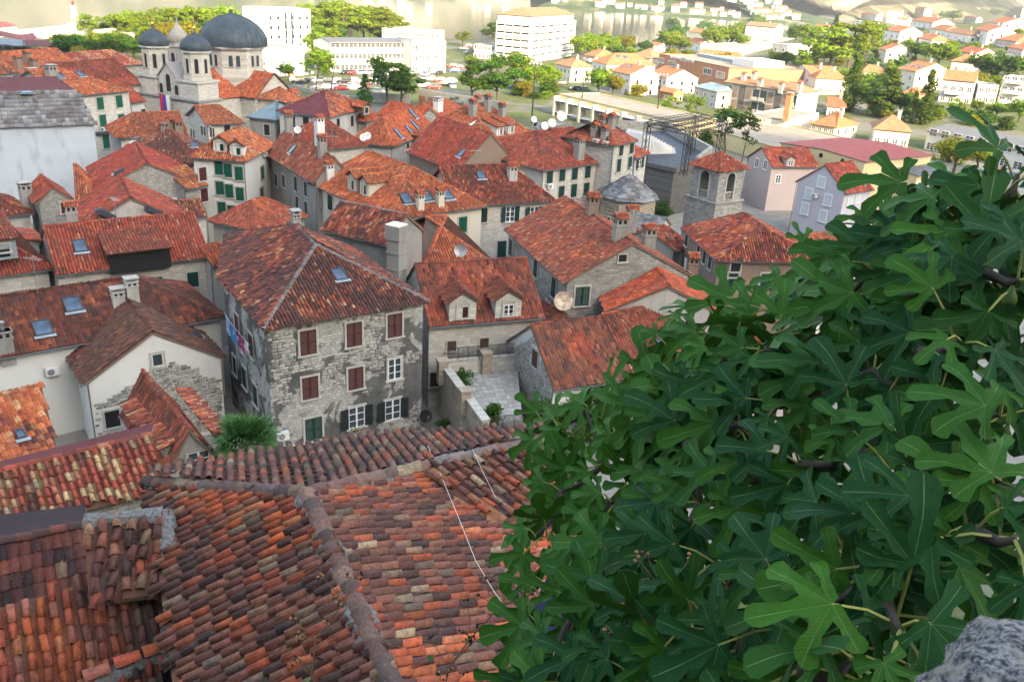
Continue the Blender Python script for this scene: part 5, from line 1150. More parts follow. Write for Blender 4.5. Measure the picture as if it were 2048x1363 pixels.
for y, z, w, h in ((CY, 10.0, 1.1, 2.8), (CY-1.8, 9.6, .9, 1.6), (CY+1.8, 9.6, .9, 1.6)): arch_win(ch, .8, y, z, math.pi, w, h, 'surround', 'dark')
b = MB(); prism(b, ngon(5.55, 8, (16, CY), math.pi/8), 9, 12.6); prism(b, ngon(5.35, 8, (16, CY), math.pi/8), 12.6, 16.4); prism(b, ngon(5.75, 8, (16, CY), math.pi/8), 16.4, 16.62); prism(b, ngon(6.0, 8, (16, CY), math.pi/8), 16.62, 16.85); dr = obj('drum', b, M['stone'], ch)
for k in range(8):
    a = k*math.pi/4; r_ = 5.35*math.cos(math.pi/8)
    for s_ in (-.62, .62): arch_win(dr, 16+r_*math.cos(a)-s_*math.sin(a), CY+r_*math.sin(a)+s_*math.cos(a), 13.6, a, .7, 1.9)
me = dome_mesh([(5.85,0),(5.95,.7),(5.78,1.5),(5.25,2.5),(4.35,3.5),(3.2,4.3),(2.0,4.85),(.9,5.15),(.3,5.3),(.15,5.6)], 32, 32, M['lead']); link('dome', me, ch, Matrix.Translation((16, CY, 16.86)))
b = MB(); b.lathe([(.02,0),(.3,.2),(.38,.5),(.25,.8),(.02,.9)], 10); b.box(-.05,.05,-.05,.05,.9,3.1); b.box(-.05,.05,-.6,.6,2.1,2.22); obj('cross', b, M['gold'], ch, Matrix.Translation((16, CY, 22.4)))
t = Tiles(99); rb_ = MB()
def rp(*pts):
    pts = [Vector(p) for p in pts]; n = newell(pts); pts = pts if n.z > 0 else pts[::-1]; rb_.slab(pts, .15); t.plane(pts, 'fresh', .26, .4, 3, 'marseille')
rp((5,1.2,9.0),(11.5,1.2,9.0),(11.5,CY,13.0),(5,CY,13.0)); rp((5,FW-1.2,9),(11.5,FW-1.2,9),(11.5,CY,13),(5,CY,13)); rp((20,1.2,9),(22.5,1.2,9),(22.5,CY,13),(20,CY,13)); rp((20,FW-1.2,9),(22.5,FW-1.2,9),(22.5,CY,13),(20,CY,13))
for y0, y1 in ((-2.2, CY), (FW+2.2, CY)): rp((10.6,y0,9.0),(15.75,y0,13.0),(15.75,y1,13.0),(10.6,y1,9.0)); rp((20.9,y0,9.0),(15.75,y0,13.0),(15.75,y1,13.0),(20.9,y1,9.0))
rf = obj('roof', rb_, M['deck'], ch); t.build('roof_tiles', rf, M['tile'])
# banner on the facade
fl = thing('banner', 'long red blue and white banner with yellow cross hanging on the church facade', 'flag', (A_ + v_*6.7 + u_*.2 + V3(0,0,9.2)).xyz - V3(0,0,9) if False else (A_.x+v_.x*7.1-u_.x*.55, A_.y+v_.y*7.1-u_.y*.55, 9.6), crz - math.pi/2)
for k, (c, x0) in enumerate((((.55,.03,.05), -1.2), ((.10,.06,.36), -.4), ((.75,.75,.75), .4))):
    b = MB(); nz = 8
    for z in range(nz):
        for q in range(2):
            f = lambda i, zz: (x0+.4*i, -.15-.06*math.sin(zz*1.1+(x0+.4*i)*3), -zz*.95)
            b.face([f(q, z+1), f(q+1, z+1), f(q+1, z), f(q, z)])
    obj('stripe', b, plain('banner_%s' % ('red', 'blue', 'white')[k], c, .8, .05), fl)
b = MB(); y = -.26
b.box(-.14,.14,y,y+.02,-6.6,-4.0); b.box(-.9,.9,y,y+.02,-5.45,-5.15)
for sx in (-1, 1):
    for zc in (-4.6, -6.0):
        for k in range(6):
            a0, a1 = [R(60+40*(k+d)) for d in (0, 1)]; c = Vector((sx*.6, y, zc)); b.face([c+Vector((-sx*r*math.cos(a)*1 , 0, r*math.sin(a))) for a, r in ((a0, .22), (a0, .34), (a1, .34), (a1, .22))])
obj('emblem', b, plain('banner_yellow', (.75,.52,.02), .8, .05), fl)
# old bell tower with a stone onion behind
q = P(353, 188, 6); ob = thing('old_bell_tower', 'old grey stone bell tower with pale onion cap behind the church towers', 'bell tower', (q.x, q.y, 0), crz + .2); ob.location = ob.location + V3(-1, 6, 0)
b = MB(); prism(b, [(-2.1,-2.1),(2.1,-2.1),(2.1,2.1),(-2.1,2.1)], -.5, 14.4); b.box(-2.3,2.3,-2.3,2.3,14.4,14.7); b.box(-2.3,2.3,-2.3,2.3,10.2,10.4); prism(b, ngon(1.5, 8), 14.7, 15.3); obj('tower', b, M['rubble'], ob)
for a in (180, 270, 0): arch_win(ob, 2.1*math.cos(R(a)), 2.1*math.sin(R(a)), 11.0, R(a), .9, 2.4, 'surround', 'dark')
b = MB(); b.lathe([(1.6,0),(1.85,.4),(1.9,1.0),(1.6,1.7),(1.0,2.3),(.5,2.9),(.2,3.7),(.03,4.6)], 16); obj('cap', b, M['rubble'], ob, Matrix.Translation((0,0,15.3)), smooth=True)
# slate church
cc = (P(1198,392,7.4)+P(1318,400,7.4))/2; cc.y += 1.2; R8 = (P(1318,400,7.4)-P(1198,392,7.4)).length/2*1.04
sc = thing('slate_church', 'small domed church under a grey slate cone with blind arches beside the bell tower', 'church', (cc.x, cc.y, 0), 0)
b = MB(); prism(b, ngon(R8*.93, 8, (0,0), math.pi/8), -.5, 7.5); dr2 = obj('drum', b, M['warmstone'], sc)
pl8 = ngon(R8*1.03, 8, (0,0), math.pi/8); t = Tiles(77); b = MB()
for k in range(8):
    p0, p1 = pl8[k], pl8[(k+1) % 8]; pts = [Vector((*p0, 7.45)), Vector((*p1, 7.45)), Vector((0,0,10.1))]; b.slab(pts, .12); t.plane(pts, 'slate', .5, .3, 2, 'slab', .05, jit=.01)
rf = obj('roof', b, M['slate'], sc); t.build('slates', rf, M['tile']); b = MB(); b.tube([(0,0,10.0),(0,0,10.5)], [.25,.1], 8); b.lathe([(.02,0),(.22,.2),(.02,.45)], 8, 0, (0,0,10.5)); obj('finial', b, M['stone'], rf)
for k in range(8):
    a = k*math.pi/4; r_ = R8*.93*math.cos(math.pi/8); o = link('blind_arch', m_surround(2.2, 3.0, M['warmstone'], .14, True, False), dr2, Matrix.Translation((r_*math.cos(a), r_*math.sin(a), 3.6)) @ Matrix.Rotation(a+math.pi/2, 4, 'Z')); arch_win(dr2, r_*math.cos(a), r_*math.sin(a), 3.9, a, .5, 1.3, 'surround', 'dark')
def slate_roof(name, label, A, B, C, ze, rise, axis):
    h = House(name, label, A, B, C, ze, rise, axis, (0, 0), 'slate', 'stone', base=0, kind='slab', pw=.5, pl=.3, seg=2, corb=False, ridge_pal='slate'); return h
slate_roof('slate_nave', 'grey slate roofed nave left of the little domed church', (1112,428), (1200,405), 7, 5.6, 2.2, 'x'); slate_roof('slate_porch', 'small slate porch roof right of the little domed church', (1278,462), (1320,470), None, 4.6, 1.2, 'y') if False else slate_roof('slate_porch', 'small slate gabled roof in front of the little domed church', (1318,466), (1342,450), 5, 4.8, 1.3, 'y')
# bell tower of the right
tc = P(1438, 330, 11.3); az_ = math.atan2(tc.y, tc.x); bt = thing('bell_tower', 'square stone bell tower with arched belfry and orange pyramid roof', 'bell tower', (tc.x, tc.y, 0), az_ + math.pi/4 + .08)
s2, s3 = 2.15, 2.42; b = MB(); prism(b, [(-s3,-s3),(s3,-s3),(s3,s3),(-s3,s3)], -1, 7.2); b.box(-s3-.15,s3+.15,-s3-.15,s3+.15,7.2,7.38)
ow, oh_ = 1.35, 2.9       # belfry: four corner piers and arches
for sx in (-1, 1):
    for sy in (-1, 1): b.box(min(sx*ow/2, sx*s2), max(sx*ow/2, sx*s2), min(sy*ow/2, sy*s2), max(sy*ow/2, sy*s2), 7.38, 11.2) 
for a in range(4):
    Rm = Matrix.Rotation(a*math.pi/2, 4, 'Z'); r = ow/2
    for k in range(8):
        a0, a1 = math.pi*k/8, math.pi*(k+1)/8; zc = 7.9+oh_-r
        p = [Vector((r*math.cos(a0), -s2, zc+r*math.sin(a0))), Vector((r*math.cos(a1), -s2, zc+r*math.sin(a1))), Vector((r*math.cos(a1), -s2, 11.2)), Vector((r*math.cos(a0), -s2, 11.2))]
        b.face([Rm @ v for v in p][::-1]); b.face([Rm @ Vector((v.x, y, v.z)) for v, y in ((p[0], -s2), (p[1], -s2), (p[1], -s2+.5), (p[0], -s2+.5))])
    b.box(-r, r, -s2+.02, -s2+.35, 7.38, 7.6, 0, Rm)
b.box(-.5,.5,-.5,.5,7.38,11.1); obj('tower', b, M['stone2'], bt)
for a in range(4): link('arch_surround', m_surround(1.4, 3.3, M['surround'], .2, True, False), bt, Matrix.Rotation(a*math.pi/2, 4, 'Z') @ Matrix.Translation((0, -s2, 7.5)))
for a in range(4):
    Rm = Matrix.Rotation(a*math.pi/2, 4, 'Z'); b = MB()
    for k in range(5): b.lathe([(.04,0),(.07,.25),(.04,.45),(.06,.75)], 6, 0, (-.52+.26*k, -s2+.2, 7.6))
    b.box(-.66,.66,-s2+.08,-s2+.32,8.35,8.45); obj('balustrade', b, M['surround'], bt, Rm)
b = MB(); b.lathe([(.55,0),(.5,.15),(.36,.4),(.3,.75),(.1,.9)], 12, 0, (0,-1.0,8.9)); b.tube([(0,-1.0,9.8),(0,-1.0,10.8)], .05, 5); obj('bell', b, M['rust'], bt)
for a, w_ in ((math.pi, 1.0), (-math.pi/2, 1.1)): arch_win(bt, s3*math.cos(a), s3*math.sin(a), 1.5 if a > 0 else .6, a, w_, 2.0, 'surround', 'dark')
e = s2+.45; t = Tiles(17); b = MB(); cs_ = [Vector((-e,-e,11.15)),Vector((e,-e,11.15)),Vector((e,e,11.15)),Vector((-e,e,11.15))]; ap = Vector((0,0,12.9))
for k in range(4): pts = [cs_[k], cs_[(k+1) % 4], ap]; b.slab(pts, .12); t.plane(pts, 'red', .24, .36, 3, patch='mixed'); t.ridge(cs_[k], ap, 'red')
rf = obj('roof', b, M['deck'], bt); t.build('roof_tiles', rf, M['tile'])
# rampart platform, seats and stage frame
RP = [P(1290,330,6.5), P(1348,343,6.5), P(1392,334,6.5), P(1420,312,6.5), P(1330,262,6.5), P(1240,258,6.5)]
ra = thing('rampart', 'dark weathered stone rampart carrying a black stage platform', 'rampart', (RP[0].x, RP[0].y, 0), 0); rel = [p - RP[0] for p in RP]
b = MB(); prism(b, [(p.x, p.y) for p in rel], -1, 6.45); obj('wall', b, M['darkstone'], ra)
b = MB(); cxy = sum((Vector((p.x, p.y, 0)) for p in rel), Vector())/len(rel); prism(b, [tuple((Vector((p.x, p.y, 0))-cxy)*.93+cxy)[:2] for p in rel], 6.46, 6.52); obj('stage_floor', b, plain('stage_floor', (.05,.06,.08), .6, .3), ra)
for i, j in ((0, 1), (1, 2), (2, 3), (3, 4), (4, 5)): wall_between(ra, 'parapet', rel[i], rel[j], .5, 6.4, 7.0 if i < 2 else 8.0, 'darkstone' if i < 2 else 'stone2')
se = thing('seating', 'white tiered seats of the small open air theatre', 'seating', (RP[0].x, RP[0].y, 0), 0)
r0a, r0b, r1a, r1b = P(1286,303,6.8)-RP[0], P(1352,304,6.8)-RP[0], P(1250,266,9.4)-RP[0], P(1288,272,9.4)-RP[0]
for v in (r0a, r0b, r1a, r1b): v.z += RP[0].z
for k in range(11):
    f = k/10; a, c = r0a.lerp(r1a, f), r0b.lerp(r1b, f); d = c-a; L_ = Vector((d.x, d.y, 0)).length; n = int(L_/.7); Mx = Matrix.Translation((a.x, a.y, 0)) @ Matrix.Rotation(math.atan2(d.y, d.x), 4, 'Z'); z = 6.8+2.6*f; b = MB()
    b.box(0, L_, 0, 1.2, 6.4, z-.05)
    for q in range(n): b.box(L_*q/n+.05, L_*(q+1)/n-.05, .1, .6, z-.04, z+.3); b.box(L_*q/n+.05, L_*(q+1)/n-.05, .55, .62, z+.301, z+.62)
    obj('seat_row', b, M['bluegrey'] if k == 0 else M['paint'], se, Mx)
tr_ = thing('stage_frame', 'black lattice truss frame over the open air stage', 'stage frame', (RP[0].x, RP[0].y, 6.5), 0)
def truss(b, p, q, s=.35):
    d = (q-p); L_ = d.length; d.normalize(); a = d.orthogonal().normalized(); c = d.cross(a); offs = [a*s+c*s, a*s-c*s, -a*s-c*s, -a*s+c*s]
    for o in offs: b.tube([p+o, q+o], .05, 4, cap=False)
    n = max(2, int(L_/1.0))
    for k in range(n):
        for i in range(4): b.tube([p+d*(L_*k/n)+offs[i], p+d*(L_*(k+1)/n)+offs[(i+1) % 4]], .03, 3, cap=False)
tz = 12.6; tps = [P(1296,246,tz), P(1378,263,tz), P(1446,246,tz), P(1392,231,tz)]; tps = [p-RP[0]-V3(0,0,6.5)+V3(0,0,RP[0].z) for p in tps]
for p in tps: b = MB(); truss(b, V3(p.x, p.y, 0), p); obj('post', b, M['black'], tr_)
for i, j in ((0,1),(1,2),(2,3),(3,0)): b = MB(); truss(b, tps[i], tps[j]); obj('beam', b, M['black'], tr_)
for f in (.33, .66): b = MB(); truss(b, tps[0].lerp(tps[1], f), tps[3].lerp(tps[2], f)); obj('beam', b, M['black'], tr_)
# low walls and the stone guard house
H('guard', 'guard_house', 'small square stone guard house with flat roof beside the sports court', (1064,252), (1100,258), 8, 5.0, flat=True, wall='stone2', base=0, oh=.1, tiles=False).win('F', [(1072,249)], 1.0, .8, 'dark')
# --- right: gym, lavender and pink houses
gy = House('gym_hall', 'cream gym hall with wide red metal roof behind the lavender house', (1733,324), (1868,310), (1568,284), 8.4, .5, 'x', (0, 0), 'red', 'yellow', base=0, sheetm='red_sheet', corb=False)
for px in (1601, 1642, 1685): p = gy.hitwall('L', px, 300+(px-1601)*.26); b = MB(); b.tube([p+V3(.05,0,0), p-V3(.06,0,0)], .35, 12); obj('round_vent', b, M['dark'], gy.root)
gx = House('gym_annex', 'lower cream annex with grey felt roof and shaded glass front below the gym hall', (1838,352), (1907,345), (1760,327) if False else 12, 6.6, .4, 'x', (0, 0), 'red', 'yellow', base=0, sheetm='grey_sheet', corb=False); gx.auto('F', 3, 2, 1.8, 1.5, 'plain', z1=1.0, dz=3.0)
lv = House('lavender_house', 'lavender rendered gabled house with white shutters above the fig leaves', (1591,363), (1693,388), 6.5, 7.2, 3.0, 'y', (0, 0), 'red', 'lavender', base=0, kind='marseille', pw=.28, pl=.4, seg=3)
lv.win('F', [(1643,364)], 1.0, 1.3, 'closed', 'bluegrey', 'paint').win('F', [(1618,387), (1656,400)], 1.0, 1.4, 'closed', 'bluegrey', 'paint').win('F', [(1610,417), (1646,432)], 1.0, 1.5, 'closed', 'bluegrey', 'paint').ac('F', [(1631,391)]); lv.win('R', [(1700,400), (1716,395)], .9, 1.3, 'closed', 'bluegrey', 'paint').chim([(1727,372)], .5, .5, 1.2, 'pipe', 'brownp')
pk = House('pink_house', 'pale pink house with orange roof, dormer and outside stair by the bell tower', (1494,314), (1545,334), 8, 6.8, 2.2, 'y', (0, 0), 'red', 'pink', base=0, kind='marseille', pw=.28, pl=.4, seg=3); pk.win('F', [(1514,326), (1531,330)], .9, 1.3, 'white', sur='paint').win('R', [(1556,358)], .8, 1.2, 'white', sur='paint').dormer(1580, 333, 1.4, 1.2, .4, 'gable', 'pink', 'red', 'paint', 'white', .8, .9)

# ================================================================ new town on the waterfront and the hillside
def vz(base, py):
    lo, hi = base.z-5, base.z+90
    for _ in range(40):
        m = (lo+hi)/2; d = Vector((base.x, base.y, m)) - CAMP; y = 681.5 - FPX*d.dot(CU)/d.dot(CF)
        if y > py: lo = m
        else: hi = m
    return lo
def far(name, label, A, B, D, rise=2.2, axis='x', ins=(0, 0), roof='far_orange', wall='white', flat=False, cat='house', group=None, oh=.5):
    """A=(x, ground y, eave y) and B=(x, ground y): the front's lower corners in the photograph, D the depth in metres"""
    a = PT(A[0], A[1]); b_ = P(B[0], B[1], a.z); ze = vz(a, A[2]); a2 = a.copy(); a2.z = ze; b2 = b_.copy(); b2.z = ze
    u = (b2-a2).normalized(); v = Vector((-u.y, u.x, 0))
    return House(name, label, a2 - v*oh, b2 - v*oh, D, ze, rise, axis, ins, 'far', wall, oh=oh, base=a.z-.6, z0=-2.5, group=group, cat=cat, tiles=False, deckm=None if flat else roof, flat=flat, corb=False, L=None)
ho = far('hotel', 'tall white hotel block with rows of balconies and awnings on the waterfront', (1056,128,33), (1142,113), 15, 2.6, 'x', (6, 6), 'far_brown', 'white', cat='hotel', oh=.6)
def balcony_grid(h, face, cols, rows, z0, dz, d=1.3, awn=True):
    o, a, n = h.wp(face); ln = h.L-2*h.ox if face in 'FB' else h.D-2*h.oy; Mx = h.wm(face, o)
    for r in range(rows):
        z = z0+dz*r; b = MB(); b.box(0, ln, -d, .05, z-.18, z); b.box(0, ln, -d, -d+.1, z, z+.9); obj('balcony', b, M['paint'], h.root, Mx)
    b = MB()
    for c in range(cols+1): x = ln*c/cols; b.box(max(x-.1, 0), min(x+.1, ln), -d+.02, .05, z0-.17, z0+dz*rows)
    obj('fins', b, M['paint'], h.root, Mx)
    for r in range(rows):
        for c in range(cols):
            x0, x1 = ln*c/cols+.2, ln*(c+1)/cols-.2; z = z0+dz*r; b = MB(); b.box(x0, x1, -.06, .01, z+.05, z+dz-.6, 0); b.box(x0+(x1-x0)*.4, x1, -.08, -.05, z+.06, z+dz-.62, 1); o2 = obj('window', b, [M['wood'], M['glass']], h.root, Mx)  # brown back panel carries the balcony recess shade in its colour
            if awn: b = MB(); b.face([(x0,-.1,z+dz-.3),(x1,-.1,z+dz-.3),(x1,-d-.3,z+dz-1.0),(x0,-d-.3,z+dz-1.0)]); obj('awning', b, M['paint'], h.root, Mx)
hz = ho.h; nf = 6; balcony_grid(ho, 'F', 6, 5, hz-5*2.6-2.4, 2.6); balcony_grid(ho, 'L', 4, 5, hz-5*2.6-2.4, 2.6)
wb = far('white_block', 'tall white apartment block with a stair window strip behind the church dome', (535,112,20), (625,108), 14, flat=True, cat='apartment block'); wb.auto('F', 6, 4, 1.1, 1.3, 'dark', z1=3, dz=3.2)
b = MB(); o, a, n = wb.wp('F'); Lw = wb.L-1; 
for x in (.42, .56): b.box(Lw*x-.5, Lw*x+.5, -.08, .02, 2.5, wb.h-1.0)
obj('stair_window', b, M['glass'], wb.root, wb.wm('F', o)); far('narrow_white_block', 'narrow white side wing of the apartment block by the dome', (512,108,22), (535,110), 10, flat=True, cat='apartment block').auto('F', 1, 4, 1.2, 1.3, 'dark', z1=3, dz=3.0)
far('white_hall', 'low white hall with sloping canopy in front of the tall apartment block', (516,158,98), (612,152), 10, flat=True, cat='hall').auto('F', 5, 1, 1.4, 1.4, 'plain', z1=4, dz=3)
of = far('office_block', 'long white three storey office block facing the car park', (662,144,86), (818,141), 13, 1.2, 'x', (0, 0), 'grey_sheet', 'white', cat='office building'); of.auto('F', 9, 3, 3.2, 1.5, 'plain', z1=1.2, dz=3.3)
of2 = far('white_flats', 'white flats with loggias joined to the right of the long office block', (820,147,82), (893,147), 13, flat=True, cat='apartment block'); of2.auto('F', 5, 3, 1.6, 1.7, 'plain', z1=1.2, dz=3.3)
for x in (.3, .75):
    for r in range(3): of2.balcony('F', (of2.L-1)*x, 1.2+3.3*r, 3.2, 1.0, 'paint')
far('strip_block', 'white block with ribbon windows and many roof vents behind the office block', (762,96,58), (880,104), 12, flat=True, cat='office building').auto('F', 12, 2, 1.5, 1.4, 'plain', z1=2.5, dz=3.4)
far('pavilion', 'low white modern pavilion with dark glass beside the hotel', (946,116,90), (1008,122), 14, flat=True, cat='pavilion').auto('F', 7, 2, 2.0, 1.6, 'plain', z1=.8, dz=3.2)
# school along the court
scd = P(1115,226,0); sch = far('school', 'long yellow two storey school wing with white fins and grey flat roof', (1114,230,190), (1345,292), 13, flat=True, wall='yellow', cat='school', oh=.4)
o, a, n = sch.wp('F'); Ls = sch.L-.8; Mx = sch.wm('F', o)
for k in range(9): x = Ls*k/8; b = MB(); b.box(x-.35, x+.35, -1.6, 0, -2, sch.h-.2); obj('pier', b, M['cream'], sch.root, Mx)
for k in range(8):
    for r in range(2):
        x = Ls*(k+.5)/8; w = Ls/8-1.2; z = .8+r*(sch.h/2); window(sch.root, sch.wm('F', o + a*x + V3(0,0,z)), w, sch.h/2-2.0, 'plain', 'brown', 'paint', bars=(6, 2))
        b = MB(); b.face([(x-w/2,-.1,z+sch.h/2-1.6),(x+w/2,-.1,z+sch.h/2-1.6),(x+w/2,-1.5,z+sch.h/2-1.9),(x-w/2,-1.5,z+sch.h/2-1.9)]); obj('awning', b, M['paint'], sch.root, Mx)
s2_ = far('school_hall', 'low brown flat roofed school building behind the trees', (1345,268,240), (1545,330), 26, flat=True, wall='yellow', cat='school')
far('school_stair', 'yellow school block with orange door panel left of the gym hall', (1548,300,262), (1600,305), 9, flat=True, wall='yellow', cat='school').win('F', [(1575,285)], 1.6, 3.0, 'closed', 'rustp') if False else None
far('school_corner', 'bright cream corner block with brick chimney behind the pink house', (1560,285,243), (1632,268), 10, flat=True, wall='cream', cat='school').chim([(1572,250)], 1.4, 1.2, 5, 'slab', 'brick')
ap_ = far('apartment_block', 'four part apartment block with louvred stair panels and brown tile roof', (1442,214,163), (1590,240), 11, 1.8, 'x', (2, 4), 'far_brown', 'palegrey', cat='apartment block')
o, a, n = ap_.wp('F'); La = ap_.L-1; Mx = ap_.wm('F', o)
for k, kind in enumerate(('bal', 'louv', 'stair', 'louv', 'bal', 'bal', 'louv', 'stair', 'louv', 'bal')):
    x0, x1 = La*k/10+.15, La*(k+1)/10-.15; hh = ap_.h-1
    for r in range(2):
        z0_, z1_ = .6+hh*r/2, .6+hh*(r+1)/2-.5
        if kind == 'louv':
            b = MB(); m_ = int((z1_-z0_)/.35)
            for q in range(m_): b.face([(x0,-.16,z0_+.35*q),(x1,-.16,z0_+.35*q),(x1,-.03,z0_+.35*q+.3),(x0,-.03,z0_+.35*q+.3)])
            obj('louvre_panel', b, M['brownp'], ap_.root, Mx)
        elif kind == 'stair': b = MB(); b.box(x0, x1, -.06, .02, z0_, z1_+.4); obj('stair_panel', b, M['darkstone'], ap_.root, Mx)
        else: b = MB(); b.box(x0, x1, -.03, .02, z0_, z1_, 0); b.box(x0, x1, -.9, -.8, z0_, z0_+1.0, 1); b.box(x0, x1, -.8, .01, z0_-.1, z0_+.01, 1); obj('balcony', b, [M['glass'], M['palegrey']], ap_.root, Mx)
ap_.chim([(1487,160), (1520,172), (1562,180), (1597,190), (1507,158)], 1.2, .9, 1.8, 'tile', 'palegrey')
ml = far('shopping_centre', 'long brick red shopping centre with flat grey roof and white letters', (1313,148,109), (1454,182), 34, flat=True, wall='brick', cat='shopping centre')
ml.win('F', [(1321,121), (1344,127)], 5, 1.6, 'plain', sur='paint', bars=(5, 1)).win('F', [(1415,143), (1441,150)], 5, 1.8, 'plain', sur='paint', bars=(4, 1))
tx = bpy.data.curves.new('sign_letters', 'FONT'); tx.body = 'SHOPPING CENTAR'; tx.size = 1.9; tx.extrude = .05; tx.align_x = 'CENTER'; p = ml.hitwall('F', 1364, 122); to = bpy.data.objects.new('sign_letters', tx); COL.objects.link(to); to.parent = ml.root; TXM = ml.wm('F', p + n*0 + ml.wp('F')[2]*.12) @ Matrix.Rotation(R(90), 4, 'X'); bpy.context.view_layer.update(); me_ = bpy.data.meshes.new_from_object(to.evaluated_get(bpy.context.evaluated_depsgraph_get())); me_.materials.clear(); me_.materials.append(M['paint']); bpy.data.objects.remove(to); link('sign_letters', me_, ml.root, TXM)
b = MB(); b.box(ml.L*.1, ml.L*.7, 14, 18, ml.h+.13, ml.h+1.2); obj('roof_light', b, M['blue_sheet'], ml.root); b = MB(); b.box(ml.L*.72, ml.L*.98, 10, 22, ml.h+.13, ml.h+2.6); obj('plant_room', b, M['white'], ml.root)
